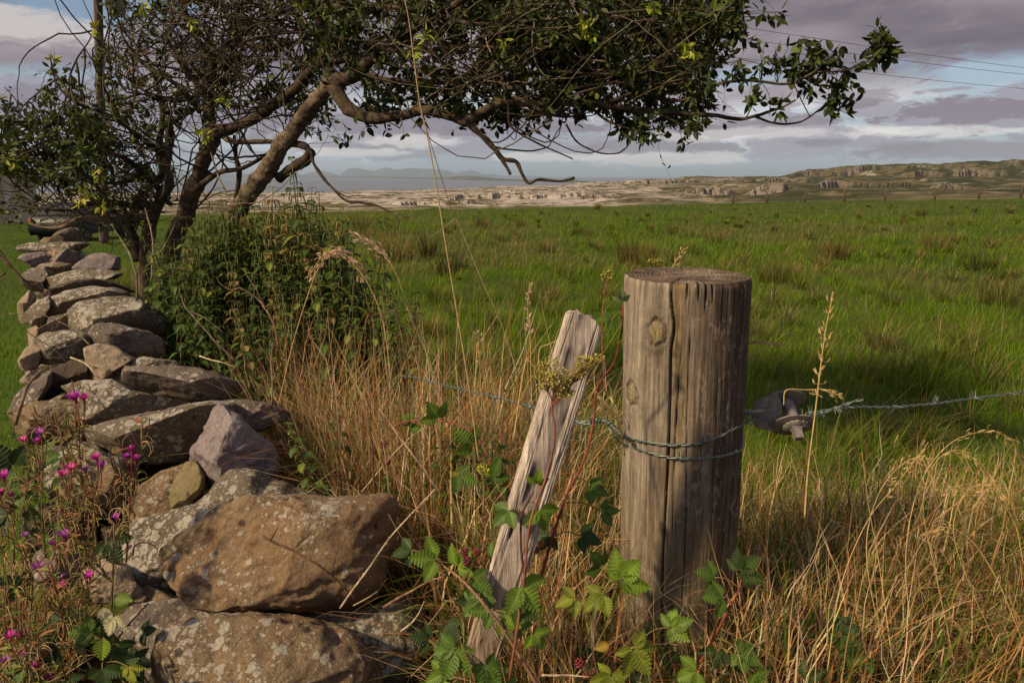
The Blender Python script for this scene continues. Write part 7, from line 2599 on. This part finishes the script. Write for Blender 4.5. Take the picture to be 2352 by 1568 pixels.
ST_ = (0.40, 0.285, 0.13)
STD = (0.17, 0.115, 0.055)
STY = (0.50, 0.37, 0.15)
stalk([(1100, 1060, 1.5), (1076, 880, 1.5), (1050, 720, 1.5), (1030, 600, 1.5), (1006, 450, 1.5), (985, 330, 1.5), (965, 240, 1.5), (950, 130, 1.5), (938, 40, 1.5), (920, -40, 1.5)], .0022, ST_, None, 'tallest pale grass stem, rising from dry grass up across the tree crown')
stalk([(1160, 900, 1.55), (1130, 760, 1.55), (1108, 670, 1.55), (1065, 560, 1.55), (1030, 460, 1.55), (988, 325, 1.55), (958, 235, 1.55)], .0018, STD, None, 'dark thin stem crossing the tallest pale grass stem')
stalk([(1190, 860, 1.7), (1150, 740, 1.7), (1105, 640, 1.7), (1066, 545, 1.7), (1050, 508, 1.7), (1046, 503, 1.7), (1036, 510, 1.7), (1010, 530, 1.7), (985, 547, 1.7)], .0015, (0.30, 0.24, 0.14), None, 'thin bent straw folded sharply over at its top in the middle field')
stalk([(1848, 1190, 1.2), (1856, 1080, 1.2), (1872, 950, 1.2), (1884, 850, 1.2), (1896, 760, 1.2), (1914, 672, 1.2)], .0017, STY, (.5, 1.0), 'tall golden oat grass standing beside the iron strainer', 34, (.012, .0028), (0.55, 0.40, 0.20))
stalk([(1530, 660, 1.9), (1545, 615, 1.9), (1558, 592, 1.9), (1572, 570, 1.9)], .0016, STY, (.4, 1), 'short straw seed head showing above the round post top', 16, (.012, .003))
stalk([(1700, 790, 1.5), (1730, 786, 1.5), (1780, 789, 1.5), (1826, 797, 1.5)], .0013, STY, (.25, .75), 'furry tan seed head lying level right of the post', 46, (.009, .0025), (0.50, 0.33, 0.21), spread=.004)
stalk([(1800, 930, 1.35), (1806, 896, 1.35), (1850, 895, 1.35), (1892, 894, 1.35), (1912, 900, 1.35), (1928, 912, 1.35)], .0013, STY, (.45, 1), 'bent golden grass folded level above the iron strainer', 22, (.011, .0028), (0.56, 0.42, 0.20), .004)
stalk([(1225, 1000, 1.7), (1220, 880, 1.7), (1218, 780, 1.7), (1212, 720, 1.7), (1216, 648, 1.7)], .0016, STY, (.55, 1.0), 'pale knotted seed spike standing in green field left of the stake', 34, (.011, .005), (0.62, 0.48, 0.33), .001, spread=.006)
stalk([(1010, 900, 2.1), (975, 800, 2.1), (940, 720, 2.1), (915, 640, 2.1), (885, 590, 2.1), (850, 556, 2.1), (806, 541, 2.1)], .002, ST_, (.62, 1.0), 'arching grass with drooping tan plumes in front of the dark nettles', 48, (.020, .005), (0.60, 0.47, 0.33), .003, spread=.016)
stalk([(640, 930, 2.0), (670, 800, 2.0), (700, 700, 2.0), (730, 620, 2.0), (760, 582, 2.0), (800, 590, 2.0), (835, 640, 2.0)], .002, ST_, (.6, 1.0), 'arching grass with pinkish plumes drooping over the dry grass', 50, (.018, .0045), (0.52, 0.34, 0.27), .003, spread=.014)
stalk([(900, 880, 1.95), (880, 740, 1.95), (850, 660, 1.95), (815, 610, 1.95), (780, 575, 1.95), (740, 590, 1.95), (706, 640, 1.95)], .002, ST_, (.6, 1.0), 'arching grass bending left with tan seed plume above dry grass', 44, (.017, .0045), (0.55, 0.41, 0.28), .003, spread=.014)
stalk([(1435, 1045, 1.12), (1420, 965, 1.1), (1395, 930, 1.1), (1370, 900, 1.1), (1340, 880, 1.1)], .0016, STY, (.1, .55), 'golden oat head leaning across the left edge of the round post', 20, (.018, .0035), (0.58, 0.44, 0.22))
stalk([(1108, 960, 1.6), (1104, 880, 1.6), (1100, 800, 1.6), (1096, 760, 1.6)], .0014, ST_, (.5, 1), 'short dry seed stalk left of the stake', 14, (.010, .004), (0.55, 0.42, 0.28))
panic = [([(2110, 1560, 1.25), (2080, 1300, 1.3), (2110, 1120, 1.35), (2180, 1020, 1.35), (2270, 990, 1.35), (2330, 1010, 1.35)], 'topmost drooping oat panicle at the right edge'),
         ([(2200, 1560, 1.25), (2150, 1320, 1.3), (2120, 1160, 1.3), (2150, 1060, 1.3), (2210, 1035, 1.3), (2270, 1090, 1.3)], 'drooping oat panicle just below the topmost one on the right'),
         ([(2300, 1500, 1.3), (2230, 1350, 1.3), (2190, 1220, 1.3), (2220, 1130, 1.3), (2280, 1110, 1.3), (2310, 1160, 1.3)], 'curled feathery grass head near the right edge'),
         ([(2060, 1540, 1.2), (2010, 1400, 1.22), (1990, 1250, 1.25), (2020, 1130, 1.28), (2080, 1060, 1.3), (2130, 1050, 1.3)], 'leaning pale grass head left of the other panicles on the right'),
         ([(2352, 1480, 1.25), (2290, 1330, 1.28), (2230, 1240, 1.3), (2170, 1210, 1.3), (2120, 1230, 1.3)], 'grass panicle bending left low on the right side'),
         ([(2050, 1520, 1.15), (2020, 1300, 1.2), (1995, 1160, 1.2), (1980, 1040, 1.2)], 'straight bare pale stalk standing right of the oat grass'),
         ([(2352, 1300, 1.3), (2330, 1200, 1.3), (2290, 1150, 1.3), (2220, 1120, 1.3), (2160, 1130, 1.3)], 'low seed head bending left beside the curled feathery one'),
         ([(1900, 1540, 1.1), (1930, 1350, 1.15), (1990, 1200, 1.2), (2060, 1110, 1.25), (2130, 1020, 1.3)], 'long straw leaning right across the dry grass')]
for k, (pts, lab) in enumerate(panic):
    stalk(pts, .0010, STY, (.66, 1.0), lab, 0 if k in (5,) else 26, (.011, .0022), (0.55, 0.40, 0.19), .004, spread=.012)
stalk([(1700, 1190, 1.1), (1715, 1100, 1.1), (1722, 1060, 1.1)], .0012, ST_, None, 'short pale stalk right of the lower post edge')
stalk([(1180, 1010, 1.3), (1195, 900, 1.3), (1208, 830, 1.3), (1215, 828, 1.3), (1232, 850, 1.3)], .0018, STY, None, 'snapped golden straw bent over left of the stake')
stalk([(1240, 905, 1.3), (1238, 850, 1.3), (1240, 802, 1.3), (1262, 790, 1.3), (1290, 778, 1.3)], .0015, STY, None, 'kinked golden straw meeting the stake top')

# small yellow hawkbit flowers dotted over the meadow
fl = MB()
for k in range(8):
    a = k * PI / 4
    out = np.array([math.cos(a), math.sin(a), .25])
    leaflet(fl, np.array([0, 0, .30]), out, np.array([0, 0, 1.0]), .016, .012, (0.75, 0.60, 0.02), 2, 0, .1, 0)
fl.tube([(0, 0, -.02), (0, 0, .30)], .002, 4, np.array([0.12, 0.18, 0.02]))
fme = fl.mesh('yellow_flower', M['petal'], False)
for k, (px, py) in enumerate(((1385, 522), (1160, 512), (1400, 520), (1430, 645), (2180, 595), (2208, 590), (1745, 690), (1690, 560), (2020, 640), (1330, 500), (1480, 505), (1980, 500), (2290, 500), (1880, 520))):
    q = ground_hit(px, py)
    o = bpy.data.objects.new('yellow_flower', fme)
    col.objects.link(o)
    o.location = Vector(q)
    s_ = 1.0 if q[1] < 15 else 1.5
    o.scale = (s_, s_, s_)
    tag(o, 'tiny yellow flower dotted in the green meadow', 'flower', 'yellow flowers in the meadow')
